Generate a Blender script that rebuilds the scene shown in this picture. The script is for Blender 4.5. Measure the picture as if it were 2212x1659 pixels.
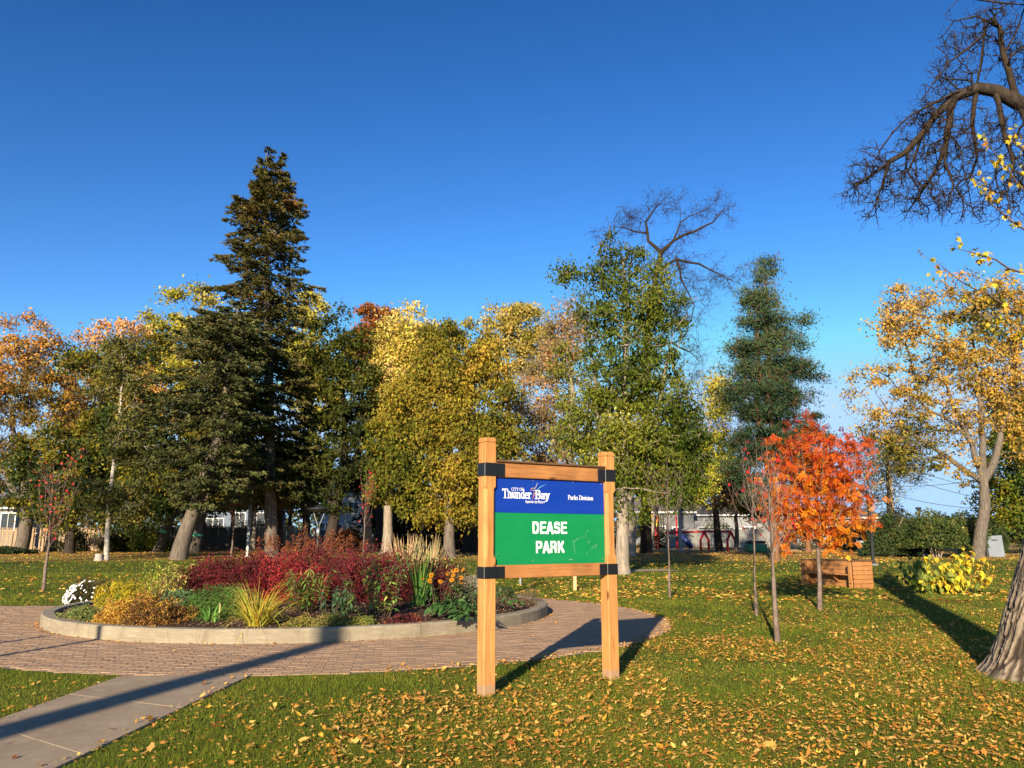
import bpy, math, random
import numpy as np
from math import radians, sin, cos, pi, tan, atan2, sqrt

# ------------------------------------------------------------------ clean
for o in list(bpy.data.objects):
    bpy.data.objects.remove(o, do_unlink=True)
S = bpy.context.scene
COL = S.collection
random.seed(7)
np.random.seed(7)

# ------------------------------------------------------------------ camera
EYE = 1.6
FPX = 1700.0                      # focal length on a 2212 px wide picture
PITCH = math.atan((1157 - 829.5) / FPX)
cam_d = bpy.data.cameras.new('camera')
cam = bpy.data.objects.new('camera', cam_d)
COL.objects.link(cam)
cam.location = (0, 0, EYE)
cam.rotation_euler = (pi / 2 + PITCH, 0, 0)
cam_d.sensor_width = 36
cam_d.lens = 36 * FPX / 2212
cam_d.clip_end = 3000
cam_d.clip_start = 0.05
S.camera = cam

# ------------------------------------------------------------------ light
SUN_EL = radians(19.0)
SUN_AZ = radians(194.8)           # clockwise from +Y (the view direction)
SKY_STRENGTH = 0.06
SUN_STRENGTH = 5.0
W = bpy.data.worlds.new('World')
S.world = W
W.use_nodes = True
wn = W.node_tree.nodes
wl = W.node_tree.links
wn.clear()
wo = wn.new('ShaderNodeOutputWorld')
wb = wn.new('ShaderNodeBackground')
sky = wn.new('ShaderNodeTexSky')
sky.sky_type = 'NISHITA'
sky.sun_disc = False
sky.sun_elevation = SUN_EL
sky.sun_rotation = SUN_AZ
sky.air_density = 1.0
sky.dust_density = 0.35
sky.ozone_density = 2.2
hs = wn.new('ShaderNodeHueSaturation')
hs.inputs['Saturation'].default_value = 1.13
hs.inputs['Hue'].default_value = 0.504
hs.inputs['Value'].default_value = 0.72
gm = wn.new('ShaderNodeGamma')
gm.inputs[1].default_value = 1.55
wl.new(sky.outputs[0], gm.inputs[0])
wl.new(gm.outputs[0], hs.inputs['Color'])
tc = wn.new('ShaderNodeTexCoord'); mp = wn.new('ShaderNodeMapping'); mp.inputs['Scale'].default_value = (1.5, 1.5, 22)
wl.new(tc.outputs['Generated'], mp.inputs[0])
cn = wn.new('ShaderNodeTexNoise'); cn.inputs['Scale'].default_value = 1.6; cn.inputs['Detail'].default_value = 5
wl.new(mp.outputs[0], cn.inputs['Vector'])
cr1 = wn.new('ShaderNodeMapRange'); cr1.inputs[1].default_value = .44; cr1.inputs[2].default_value = .66; wl.new(cn.outputs['Fac'], cr1.inputs[0])
sx = wn.new('ShaderNodeSeparateXYZ'); wl.new(tc.outputs['Generated'], sx.inputs[0])
cr2 = wn.new('ShaderNodeMapRange'); cr2.inputs[1].default_value = .13; cr2.inputs[2].default_value = .03; wl.new(sx.outputs[2], cr2.inputs[0])
mu = wn.new('ShaderNodeMath'); mu.operation = 'MULTIPLY'; wl.new(cr1.outputs[0], mu.inputs[0]); wl.new(cr2.outputs[0], mu.inputs[1])
mu2 = wn.new('ShaderNodeMath'); mu2.operation = 'MULTIPLY'; wl.new(mu.outputs[0], mu2.inputs[0]); mu2.inputs[1].default_value = .75
cm = wn.new('ShaderNodeMix'); cm.data_type = 'RGBA'; wl.new(mu2.outputs[0], cm.inputs[0]); wl.new(hs.outputs[0], cm.inputs[6]); cm.inputs[7].default_value = (5.2, 6.0, 7.6, 1)
dk = wn.new('ShaderNodeMix'); dk.data_type = 'RGBA'; dk.blend_type = 'DARKEN'; dk.inputs[0].default_value = 1.0
wl.new(cm.outputs[2], dk.inputs[6]); dk.inputs[7].default_value = (4.0, 6.3, 9.2, 1)
wl.new(dk.outputs[2], wb.inputs['Color'])
wl.new(wb.outputs[0], wo.inputs['Surface'])
wb.inputs['Strength'].default_value = SKY_STRENGTH

sun_d = bpy.data.lights.new('sun', 'SUN')
sun = bpy.data.objects.new('sun', sun_d)
COL.objects.link(sun)
sun_d.energy = SUN_STRENGTH
sun_d.angle = radians(0.55)
sun_d.color = (1.0, 0.84, 0.62)
SUNV = np.array([sin(SUN_AZ) * cos(SUN_EL), cos(SUN_AZ) * cos(SUN_EL), sin(SUN_EL)])  # towards the sun
from mathutils import Vector, Matrix
sun.rotation_euler = Vector(SUNV).to_track_quat('Z', 'Y').to_euler()
sun.location = (-8, -30, 14)

S.view_settings.view_transform = 'Standard'
try:
    S.view_settings.look = 'None'
except Exception:
    pass
S.view_settings.exposure = 1.02
S.view_settings.gamma = 1.0
S.view_settings.use_curve_mapping = False
S.render.resolution_x = 1024
S.render.resolution_y = 768
try:
    S.cycles.max_bounces = 6
    S.cycles.transparent_max_bounces = 6
except Exception:
    pass

# ------------------------------------------------------------------ helpers: space
CP, SP = cos(PITCH), sin(PITCH)


def terr(y):
    """height of the ground at distance y in front of the path"""
    t = np.clip((np.asarray(y, float) - 24) / 34.0, 0, 1)
    return 0.36 * t * t * (3 - 2 * t)


def P(px, py, Y):
    """world point at distance Y that stands in direction (px,py) of the 2212x1659 photograph"""
    a = (px - 1106) / FPX
    b = (829.5 - py) / FPX
    dy = CP - b * SP
    dz = SP + b * CP
    s = Y / dy
    return np.array([a * s, Y, EYE + dz * s])


def G(px, py):
    """ground point seen at (px,py)"""
    a = (px - 1106) / FPX
    b = (829.5 - py) / FPX
    dy = CP - b * SP
    dz = SP + b * CP
    h = 0.0
    for k in range(25):
        s = (h - EYE) / dz
        h = float(terr(s * dy))
    return np.array([a * s, s * dy, h])


def GY(px, Y):
    """ground point at distance Y in picture column px (taken near the horizon)"""
    p = P(px, 1157, Y)
    return np.array([p[0], Y, float(terr(Y))])


# ------------------------------------------------------------------ helpers: noise
_perm = np.random.default_rng(3).random(4096)


def vnoise(p, seed=0):
    p = np.asarray(p, float)
    i = np.floor(p).astype(np.int64)
    f = p - i
    f = f * f * (3 - 2 * f)
    out = np.zeros(len(p))
    for dx in (0, 1):
        for dy in (0, 1):
            for dz in (0, 1):
                h = ((i[:, 0] + dx) * 73856093 ^ (i[:, 1] + dy) * 19349663 ^ (i[:, 2] + dz) * 83492791 ^ (seed * 9176)) & 4095
                w = (f[:, 0] if dx else 1 - f[:, 0]) * (f[:, 1] if dy else 1 - f[:, 1]) * (f[:, 2] if dz else 1 - f[:, 2])
                out += w * _perm[h]
    return out


def norm(v):
    v = np.asarray(v, float)
    return v / np.maximum(np.linalg.norm(v, axis=-1, keepdims=True), 1e-9)


# ------------------------------------------------------------------ helpers: objects
def link(o, parent=None):
    COL.objects.link(o)
    if parent is not None:
        o.parent = parent
    return o


def tag(o, label=None, cat=None, group=None, kind=None, category=None):
    cat = cat or category
    if label: o['label'] = label
    if cat: o['category'] = cat
    if group: o['group'] = group
    if kind: o['kind'] = kind
    return o


def thing(name, label, cat, loc=(0, 0, 0), rz=0.0, group=None):
    o = bpy.data.objects.new(name, None)
    o.empty_display_size = 0.3
    COL.objects.link(o)
    o.location = tuple(float(v) for v in loc)
    o.rotation_euler = (0, 0, rz)
    return tag(o, label, cat, group)


def raw_mesh(name, V, F, mat=None, col=None, smooth=False, mats=None, midx=None):
    """V (n,3); F (m,k) array, or a list of such arrays / lists"""
    me = bpy.data.meshes.new(name)
    V = np.ascontiguousarray(V, dtype=np.float32)
    if isinstance(F, np.ndarray):
        Fs = [F]
    else:
        Fs = [np.asarray(f) for f in F if len(f)]
    loops = np.concatenate([f.reshape(-1) for f in Fs]).astype(np.int32)
    tot = np.concatenate([np.full(len(f), f.shape[1], np.int32) for f in Fs])
    start = np.concatenate([[0], np.cumsum(tot)[:-1]]).astype(np.int32)
    me.vertices.add(len(V))
    me.vertices.foreach_set('co', V.reshape(-1))
    me.loops.add(len(loops))
    me.loops.foreach_set('vertex_index', loops)
    me.polygons.add(len(tot))
    me.polygons.foreach_set('loop_start', start)
    try:
        me.polygons.foreach_set('loop_total', tot)
    except Exception:
        pass
    me.polygons.foreach_set('use_smooth', np.full(len(tot), bool(smooth)))
    if mat is not None:
        me.materials.append(mat)
    if mats:
        for m in mats: me.materials.append(m)
        me.polygons.foreach_set('material_index', np.asarray(midx, np.int32))
    me.update(calc_edges=True)
    me.validate()
    if col is not None:
        col = np.asarray(col, np.float32)
        if col.ndim == 1: col = np.tile(col, (len(V), 1))
        c4 = np.ones((len(V), 4), np.float32)
        c4[:, :3] = col
        at = me.color_attributes.new('Col', 'FLOAT_COLOR', 'POINT')
        at.data.foreach_set('color', c4.reshape(-1))
    return me


def obj(name, me, parent=None, **kw):
    o = bpy.data.objects.new(name, me)
    link(o, parent)
    if kw: tag(o, **kw)
    return o


class MB:
    """collects simple solids into one mesh"""
    def __init__(s):
        s.v = []; s.q = []; s.t = []; s.n = 0; s.poly = []

    def add(s, V, quads=(), tris=(), polys=()):
        V = np.asarray(V, float)
        s.v.append(V)
        if len(quads): s.q.append(np.asarray(quads) + s.n)
        if len(tris): s.t.append(np.asarray(tris) + s.n)
        for p in polys: s.poly.append([i + s.n for i in p])
        s.n += len(V)
        return s

    def box(s, c, d, rot=None, bev=0.0):
        """c centre, d full sizes, bev chamfer, rot 3x3"""
        hx, hy, hz = d[0] / 2, d[1] / 2, d[2] / 2
        b = min(bev, hx * .9, hy * .9, hz * .9)
        if b <= 0:
            V = np.array([[x, y, z] for x in (-hx, hx) for y in (-hy, hy) for z in (-hz, hz)])
            Q = [[0, 1, 3, 2], [4, 6, 7, 5], [0, 4, 5, 1], [2, 3, 7, 6], [0, 2, 6, 4], [1, 5, 7, 3]]
            T = []
        else:
            V = []
            idx = {}
            for sx in (-1, 1):
                for sy in (-1, 1):
                    for sz in (-1, 1):
                        for ax in range(3):
                            p = [sx * (hx - b), sy * (hy - b), sz * (hz - b)]
                            p[ax] = [hx, hy, hz][ax] * [sx, sy, sz][ax]
                            idx[(sx, sy, sz, ax)] = len(V)
                            V.append(p)
            V = np.array(V)
            Q = []; T = []
            for ax in range(3):
                a1, a2 = (ax + 1) % 3, (ax + 2) % 3
                for sg in (-1, 1):
                    f = []
                    for u, w in ((-1, -1), (1, -1), (1, 1), (-1, 1)):
                        k = [0, 0, 0]; k[ax] = sg; k[a1] = u; k[a2] = w
                        f.append(idx[(k[0], k[1], k[2], ax)])
                    Q.append(f if sg > 0 else f[::-1])
            for ax in range(3):            # edge chamfers along axis ax
                a1, a2 = (ax + 1) % 3, (ax + 2) % 3
                for u in (-1, 1):
                    for w in (-1, 1):
                        def K(t, which):
                            k = [0, 0, 0]; k[ax] = t; k[a1] = u; k[a2] = w
                            return idx[(k[0], k[1], k[2], which)]
                        f = [K(-1, a1), K(1, a1), K(1, a2), K(-1, a2)]
                        Q.append(f if u * w < 0 else f[::-1])
            for sx in (-1, 1):
                for sy in (-1, 1):
                    for sz in (-1, 1):
                        f = [idx[(sx, sy, sz, 0)], idx[(sx, sy, sz, 1)], idx[(sx, sy, sz, 2)]]
                        T.append(f if sx * sy * sz > 0 else f[::-1])
        if rot is not None: V = V @ np.asarray(rot).T
        V = V + np.asarray(c, float)
        return s.add(V, Q, T)

    def bar(s, a, b, w, h, bev=0.0):
        """box from a to b, w across, h in the upright direction"""
        a = np.asarray(a, float); b = np.asarray(b, float)
        d = b - a; L = np.linalg.norm(d); d = d / L
        up = np.array([0, 0, 1.]) if abs(d[2]) < .98 else np.array([0, 1., 0])
        sd = norm(np.cross(d, up)); up = np.cross(sd, d)
        R = np.stack([d, sd, up], 1)
        return s.box((a + b) / 2, (L, w, h), R, bev)

    def tube(s, pts, rad, n=12, cap=True):
        pts = np.asarray(pts, float); m = len(pts)
        rad = np.full(m, rad) if np.isscalar(rad) else np.asarray(rad, float)
        T = norm(np.gradient(pts, axis=0))
        ref = np.array([0., 1, 0]) if abs(T[0][1]) < .8 else np.array([1., 0, 0])
        ang = np.linspace(0, 2 * pi, n, endpoint=False)
        V = []
        u = norm(np.cross(T[0], ref))
        for i in range(m):
            u = norm(u - T[i] * np.dot(u, T[i])); w = np.cross(T[i], u)
            V.append(pts[i] + rad[i] * (np.cos(ang)[:, None] * u + np.sin(ang)[:, None] * w))
        V = np.concatenate(V)
        Q = [[i * n + j, i * n + (j + 1) % n, (i + 1) * n + (j + 1) % n, (i + 1) * n + j] for i in range(m - 1) for j in range(n)]
        pl = [list(range(n))[::-1], [(m - 1) * n + j for j in range(n)]] if cap else []
        return s.add(V, Q, (), pl)

    def lathe(s, prof, n=20, c=(0, 0, 0)):
        prof = np.asarray(prof, float); m = len(prof)
        ang = np.linspace(0, 2 * pi, n, endpoint=False)
        V = np.concatenate([np.stack([r * np.cos(ang), r * np.sin(ang), np.full(n, z)], 1) for r, z in prof]) + np.asarray(c, float)
        Q = [[i * n + j, i * n + (j + 1) % n, (i + 1) * n + (j + 1) % n, (i + 1) * n + j] for i in range(m - 1) for j in range(n)]
        return s.add(V, Q)

    def prism(s, poly, axis_vec, origin=(0, 0, 0), ex=(1, 0, 0), ey=(0, 0, 1)):
        poly = np.asarray(poly, float); n = len(poly)
        ex = np.asarray(ex, float); ey = np.asarray(ey, float)
        A = np.asarray(origin, float) + poly[:, :1] * ex + poly[:, 1:2] * ey
        V = np.concatenate([A, A + np.asarray(axis_vec, float)])
        Q = [[i, (i + 1) % n, n + (i + 1) % n, n + i] for i in range(n)]
        return s.add(V, Q, (), [list(range(n))[::-1], [n + i for i in range(n)]])

    def mesh(s, name, mat, smooth=False, col=None):
        Fs = []
        if s.q: Fs.append(np.concatenate(s.q))
        if s.t: Fs.append(np.concatenate(s.t))
        for k in sorted(set(len(p) for p in s.poly)):
            Fs.append(np.array([p for p in s.poly if len(p) == k]))
        return raw_mesh(name, np.concatenate(s.v), Fs, mat, smooth=smooth, col=col)

    def build(s, name, mat, parent=None, smooth=False, col=None, **kw):
        return obj(name, s.mesh(name, mat, smooth, col), parent, **kw)


# ------------------------------------------------------------------ materials
class NT:
    def __init__(s, name):
        s.m = bpy.data.materials.new(name); s.m.use_nodes = True
        s.t = s.m.node_tree; s.t.nodes.clear()
        s.out = s.new('ShaderNodeOutputMaterial')

    def new(s, ty, **kw):
        n = s.t.nodes.new(ty)
        for k, v in kw.items():
            if hasattr(n, k) and k not in n.inputs: setattr(n, k, v)
            else: n.inputs[k].default_value = v
        return n

    def link(s, a, b): s.t.links.new(a, b)

    def noise(s, scale, detail=4, rough=.55, vec=None, dist=0.0):
        n = s.new('ShaderNodeTexNoise'); n.inputs['Scale'].default_value = scale
        n.inputs['Detail'].default_value = detail; n.inputs['Roughness'].default_value = rough
        n.inputs['Distortion'].default_value = dist
        if vec is not None: s.link(vec, n.inputs['Vector'])
        return n.outputs['Fac']

    def ramp(s, fac, stops):
        r = s.new('ShaderNodeValToRGB'); e = r.color_ramp.elements
        while len(e) > 1: e.remove(e[0])
        e[0].position = stops[0][0]; e[0].color = (*stops[0][1], 1)
        for p, c in stops[1:]:
            k = e.new(p); k.color = (*c, 1)
        s.link(fac, r.inputs[0]); return r.outputs[0]

    def coord(s, kind='Object', scale=(1, 1, 1), rot=(0, 0, 0)):
        c = s.new('ShaderNodeTexCoord'); m = s.new('ShaderNodeMapping')
        m.inputs['Scale'].default_value = scale; m.inputs['Rotation'].default_value = rot
        s.link(c.outputs[kind], m.inputs[0]); return m.outputs[0]

    def mix(s, fac, a, b, bt='MIX'):
        m = s.new('ShaderNodeMix'); m.data_type = 'RGBA'; m.blend_type = bt
        for v, k in ((fac, 0), (a, 6), (b, 7)):
            if isinstance(v, (int, float)): m.inputs[k].default_value = v
            elif isinstance(v, tuple): m.inputs[k].default_value = (*v, 1) if len(v) == 3 else v
            else: s.link(v, m.inputs[k])
        return m.outputs[2]

    def bump(s, h, strength=.5, dist=.02):
        b = s.new('ShaderNodeBump'); b.inputs['Strength'].default_value = strength
        b.inputs['Distance'].default_value = dist; s.link(h, b.inputs['Height']); return b.outputs[0]

    def bsdf(s, col, rough=.7, normal=None, metal=0.0, spec=.3):
        p = s.new('ShaderNodeBsdfPrincipled')
        if isinstance(col, tuple): p.inputs['Base Color'].default_value = (*col, 1)
        else: s.link(col, p.inputs['Base Color'])
        if isinstance(rough, (int, float)): p.inputs['Roughness'].default_value = rough
        else: s.link(rough, p.inputs['Roughness'])
        p.inputs['Metallic'].default_value = metal
        p.inputs['Specular IOR Level'].default_value = spec
        if normal is not None: s.link(normal, p.inputs['Normal'])
        return p

    def done(s, sh):
        s.link(sh.outputs[0] if hasattr(sh, 'outputs') else sh, s.out.inputs[0]); return s.m


def attr_col(n):
    a = n.new('ShaderNodeAttribute'); a.attribute_name = 'Col'; return a.outputs['Color']


def m_leaf(name, transl=.22, rough=.65, spec=.10):
    n = NT(name); c = attr_col(n)
    p = n.bsdf(c, rough, spec=spec)
    t = n.new('ShaderNodeBsdfTranslucent'); n.link(c, t.inputs[0])
    m = n.new('ShaderNodeMixShader'); m.inputs[0].default_value = transl
    n.link(p.outputs[0], m.inputs[1]); n.link(t.outputs[0], m.inputs[2])
    return n.done(m)


def m_plain(name, col, rough=.6, metal=0.0, spec=.3, var=.12, vs=6.0, bump=0.0, bs=40.0):
    n = NT(name)
    v = n.noise(vs, 5)
    c = n.mix(v, tuple(x * (1 - var) for x in col), tuple(min(1, x * (1 + var)) for x in col))
    nm = n.bump(n.noise(bs, 4), bump, .01) if bump else None
    return n.done(n.bsdf(c, rough, nm, metal, spec))


def m_bark(name, dark, light, sx=9.0, sz=1.2, bump=.8, dist=.04):
    n = NT(name)
    vec = n.coord('Object', (sx, sx, sz))
    a = n.noise(1.6, 6, .6, vec, .6)
    b = n.noise(5, 4, .6, n.coord('Object', (sx * .35, sx * .35, sz * 2)))
    c = n.ramp(a, [(.36, dark), (.62, light)])
    c = n.mix(b, c, tuple(x * .55 for x in light), 'MIX')
    return n.done(n.bsdf(c, .9, n.bump(a, bump, dist), spec=.12))


def m_wood(name, c0, c1, knot, axis=(1, 1, .08), scale=22, bump=.12, rough=.62):
    n = NT(name)
    vec = n.coord('Object', axis)
    g = n.noise(scale, 6, .65, vec, 1.2)
    big = n.noise(1.7, 4, .6, n.coord('Object', (1.5, 1.5, .8)))
    c = n.ramp(g, [(.3, c0), (.55, c1), (.75, tuple(min(1, x * 1.15) for x in c1))])
    c = n.mix(n.ramp(big, [(.42, (0, 0, 0)), (.72, (.55, .55, .55))]), c, knot)
    vo = n.new('ShaderNodeTexVoronoi'); vo.inputs['Scale'].default_value = 5.5
    n.link(n.coord('Object', tuple(min(1, a * 1.0 + .25) for a in axis)), vo.inputs['Vector'])
    kf = n.ramp(vo.outputs['Distance'], [(.05, (1, 1, 1)), (.13, (0, 0, 0))])
    c = n.mix(kf, c, tuple(x * .45 for x in knot))
    if name == 'post_wood':
        sep = n.new('ShaderNodeSeparateXYZ'); n.link(n.coord('Object'), sep.inputs[0])
        ad = n.new('ShaderNodeMath'); ad.operation = 'MULTIPLY_ADD'; n.link(n.noise(9, 5, .7), ad.inputs[0]); ad.inputs[1].default_value = -.17; n.link(sep.outputs[2], ad.inputs[2])
        c = n.mix(n.ramp(ad.outputs[0], [(0.0, (.7, .7, .7)), (.03, (0, 0, 0))]), c, (.30, .22, .15))
    ck = n.noise(46, 3, .5, n.coord('Object', tuple(a * .9 if a == 1 else .035 for a in axis)))
    c = n.mix(n.ramp(ck, [(.70, (0, 0, 0)), (.76, (.8, .8, .8))]), c, tuple(x * .25 for x in c0))
    return n.done(n.bsdf(c, rough, n.bump(g, bump, .01), spec=.3))


M = {}
M['leaf'] = m_leaf('leaf')
M['needle'] = m_leaf('needle', .10, .7, .08)
M['bark_grey'] = m_bark('bark_grey', (.045, .035, .028), (.23, .19, .15))
M['bark_dark'] = m_bark('bark_dark', (.016, .012, .010), (.075, .058, .045))
M['bark_pale'] = m_bark('bark_pale', (.12, .09, .065), (.44, .37, .29), 7, 1.4)
M['bark_pine'] = m_bark('bark_pine', (.07, .035, .02), (.30, .15, .08))
M['bark_birch'] = m_bark('bark_birch', (.20, .165, .13), (.60, .54, .46), 2, 9, .3, .01)
M['bark_young'] = m_bark('bark_young', (.095, .062, .048), (.27, .205, .165), 5, 4, .3, .004)
M['twig'] = m_bark('twig', (.014, .010, .008), (.065, .046, .032), 8, 8, .2, .003)
M['twig_red'] = m_bark('twig_red', (.07, .04, .03), (.20, .13, .10), 8, 8, .2, .003)
M['post_wood'] = m_wood('post_wood', (.37, .155, .042), (.55, .265, .080), (.28, .10, .028))
M['rail_wood'] = m_wood('rail_wood', (.26, .10, .030), (.42, .185, .060), (.17, .065, .022), axis=(.08, 1, 1), scale=26)
M['rail_cap'] = m_wood('rail_cap', (.085, .040, .020), (.16, .08, .038), (.06, .03, .015), axis=(.08, 1, 1))
M['bench_wood'] = m_wood('bench_wood', (.27, .115, .038), (.45, .205, .070), (.16, .065, .025), axis=(.1, 1, 1), scale=20)
M['fence_wood'] = m_wood('fence_wood', (.24, .165, .095), (.38, .27, .165), (.18, .11, .06), scale=12)
M['fence_dark'] = m_wood('fence_dark', (.07, .052, .036), (.14, .105, .072), (.06, .04, .03), scale=12)
M['fence_grey'] = m_wood('fence_grey', (.15, .145, .135), (.28, .27, .25), (.12, .11, .10), scale=12)
M['black_steel'] = m_plain('black_steel', (.014, .014, .016), .38, .3, .5, .3, 30, .15, 90)
M['bolt'] = m_plain('bolt', (.05, .05, .055), .3, .8)
M['screw'] = m_plain('screw', (.55, .55, .55), .35, .9)
M['weld'] = m_plain('weld', (.34, .33, .31), .4, .6)
M['white_print'] = m_plain('white_print', (.86, .86, .86), .45, var=.03)
M['red'] = m_plain('red', (.56, .012, .02), .35, spec=.5)
M['yellow'] = m_plain('yellow', (.72, .50, .03), .4, spec=.5)
M['shaded_blue'] = m_plain('shaded_blue', (.015, .03, .16), .4, spec=.5)  # slide blue darkened, the shade is put into the colour
M['play_green'] = m_plain('play_green', (.02, .22, .10), .4, spec=.5)
M['dark_metal'] = m_plain('dark_metal', (.035, .037, .040), .42, .3)
M['grey_metal'] = m_plain('grey_metal', (.24, .25, .25), .45, .4)
M['white_wall'] = m_plain('white_wall', (.24, .245, .25), .7, var=.06)  # white lowered to grey, standing in for shade on the houses
M['blue_wall'] = m_plain('blue_wall', (.13, .165, .215), .7, var=.06)  # blue lowered so the colour carries the shade of tall trees
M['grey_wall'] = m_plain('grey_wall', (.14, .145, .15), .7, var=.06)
M['shingle'] = m_plain('shingle', (.12, .105, .10), .9, var=.3, vs=18)
M['pane'] = m_plain('pane', (.03, .04, .05), .3, spec=.3, var=.2)
M['trim'] = m_plain('trim', (.62, .62, .61), .5, var=.04)
M['mint'] = m_plain('mint', (.14, .62, .42), .5)
M['foam'] = m_plain('dimmed_white', (.24, .27, .31), .3, .2, var=.2, vs=2)  # white darkened so the colour carries the dim light on the panel
M['bin'] = m_plain('bin', (.012, .045, .035), .5)
M['truck_paint'] = m_plain('truck_paint', (.02, .022, .026), .25, .3, .6)
M['blue_paint'] = m_plain('blue_paint', (.20, .26, .34), .25, .3, .6)
M['tyre'] = m_plain('tyre', (.02, .02, .02), .8)
M['tail'] = m_plain('tail', (.6, .02, .02), .3)
M['stake'] = m_wood('stake', (.42, .26, .12), (.62, .42, .22), (.3, .18, .1))
M['wire'] = m_plain('wire', (.05, .05, .05), .6)
M['pole_wood'] = m_bark('pole_wood', (.22, .15, .08), (.48, .34, .19), 6, .5, .3, .01)


def m_sheet_paint(name, col, wear):
    n = NT(name)
    a = n.noise(3.0, 5, .6)
    c = n.mix(n.ramp(a, [(.35, (0, 0, 0)), (.75, (1, 1, 1))]), col, tuple(min(1, x * 1.10 + .004) for x in col))
    sp = n.ramp(n.noise(160, 2, .5), [(.74, (0, 0, 0)), (.80, (.35, .35, .35))])
    c = n.mix(sp, c, wear)
    rr = n.ramp(n.noise(5, 5, .7), [(.3, (.48, .48, .48)), (.7, (.6, .6, .6))])
    return n.done(n.bsdf(c, rr, n.bump(n.noise(2.2, 2), .03, .01), spec=.3))


M['sign_blue'] = m_sheet_paint('sign_blue', (.002, .033, .29), (.02, .07, .36))
M['sign_green'] = m_sheet_paint('sign_green', (.002, .20, .060), (.015, .24, .085))


def m_concrete(name, c0, c1, spots=True, sc=1.0):
    n = NT(name)
    a = n.noise(2.2 * sc, 6, .65); b = n.noise(60 * sc, 5, .7); d = n.noise(9 * sc, 5, .7)
    c = n.ramp(a, [(.3, c0), (.7, c1)])
    c = n.mix(n.ramp(b, [(.35, (0, 0, 0)), (.7, (.5, .5, .5))]), c, tuple(x * .62 for x in c0))
    c = n.mix(n.ramp(d, [(.52, (0, 0, 0)), (.7, (.45, .45, .45))]), c, tuple(min(1, x * 1.3) for x in c1))
    if not spots:
        st = n.noise(.9, 6, .75)
        c = n.mix(n.ramp(st, [(.48, (0, 0, 0)), (.66, (.55, .55, .55))]), c, (c0[0] * .66, c0[1] * .62, c0[2] * .56))
        st2 = n.noise(14, 3, .6)
        c = n.mix(n.ramp(st2, [(.66, (0, 0, 0)), (.74, (.6, .6, .6))]), c, (c0[0] * .5, c0[1] * .46, c0[2] * .4))
    if spots:
        st = n.noise(1.0, 5, .7, n.coord('Object', (3, 3, .9)), .8)
        c = n.mix(n.ramp(st, [(.55, (0, 0, 0)), (.72, (.6, .6, .6))]), c, (c0[0] * .45, c0[1] * .42, c0[2] * .36))
    return n.done(n.bsdf(c, .88, n.bump(b, .35, .006), spec=.2))


M['concrete'] = m_concrete('concrete', (.25, .21, .145), (.35, .30, .215))
M['slab'] = m_concrete('slab', (.31, .235, .155), (.385, .30, .205), False, 1.2)
M['joint_sand'] = m_plain('joint_sand', (.27, .195, .135), .95, var=.4, vs=30)


def m_attr(name, rough=.8, spec=.2, bump=.3, bs=70, var=.25, vs=25):
    n = NT(name); c = attr_col(n)
    v = n.noise(vs, 5, .6)
    c2 = n.mix(n.ramp(v, [(.3, (0, 0, 0)), (.7, (var * 2,) * 3)]), c, n.mix(.5, c, (0.02, .015, .01)))
    return n.done(n.bsdf(c2, rough, n.bump(n.noise(bs, 4), bump, .006), spec=spec))


M['paver'] = m_attr('paver', .86)
M['mulch'] = m_attr('mulch', .95, .1)


def m_ground():
    n = NT('lawn_ground')
    geo = n.new('ShaderNodeNewGeometry')
    pos = geo.outputs['Position']
    a = n.noise(.35, 5, .6, pos); b = n.noise(7, 5, .7, pos); d = n.noise(38, 4, .6, pos)
    g = n.ramp(a, [(.3, (.070, .098, .010)), (.7, (.125, .14, .018))])
    g = n.mix(n.ramp(b, [(.35, (0, 0, 0)), (.75, (.6, .6, .6))]), g, (.030, .045, .010))
    g = n.mix(n.ramp(d, [(.5, (0, 0, 0)), (.62, (.5, .5, .5))]), g, (.14, .15, .035))
    # fallen leaves far off, where single ones cannot be told apart
    sep = n.new('ShaderNodeSeparateXYZ'); n.link(pos, sep.inputs[0])
    mr = n.new('ShaderNodeMapRange'); n.link(sep.outputs[1], mr.inputs[0])
    mr.inputs[1].default_value = 42; mr.inputs[2].default_value = 52
    wob = n.noise(.12, 4, .6, pos)
    ad = n.new('ShaderNodeMath'); ad.operation = 'ADD'; n.link(mr.outputs[0], ad.inputs[0]); n.link(wob, ad.inputs[1])
    fl = n.ramp(ad.outputs[0], [(.55, (0, 0, 0)), (.95, (1, 1, 1))])
    leafc = n.ramp(n.noise(2.6, 6, .8, pos), [(.32, (.16, .085, .028)), (.6, (.40, .25, .085))])
    mx = n.mix(.82, (0, 0, 0), fl)
    c = n.mix(mx, g, leafc)
    return n.done(n.bsdf(c, .95, n.bump(n.noise(24, 5, .7, pos), .6, .05), spec=.08))


M['ground'] = m_ground()


def m_soil():
    n = NT('bed_soil')
    a = n.noise(45, 6, .75); b = n.noise(9, 4, .6)
    c = n.ramp(a, [(.35, (.030, .018, .012)), (.55, (.10, .060, .040)), (.72, (.24, .16, .11))])
    c = n.mix(b, c, (.05, .03, .02))
    return n.done(n.bsdf(c, .95, n.bump(a, 1.0, .03), spec=.1))


M['soil'] = m_soil()
M['gravel'] = m_plain('play_chips', (.40, .27, .13), .95, var=.35, vs=5, bump=.8, bs=8)

# palettes (linear)
GOLD = (.52, .29, .025); PALE = (.60, .44, .10); PEACH = (.66, .34, .14); ORNG = (.62, .22, .03)
OLIVE = (.19, .165, .018); GREEN = (.085, .125, .014); DKGREEN = (.038, .058, .010); RUST = (.30, .105, .025)
YGREEN = (.32, .31, .025); RED = (.42, .025, .025); MAROON = (.22, .022, .035); TAN = (.44, .25, .10)


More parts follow.
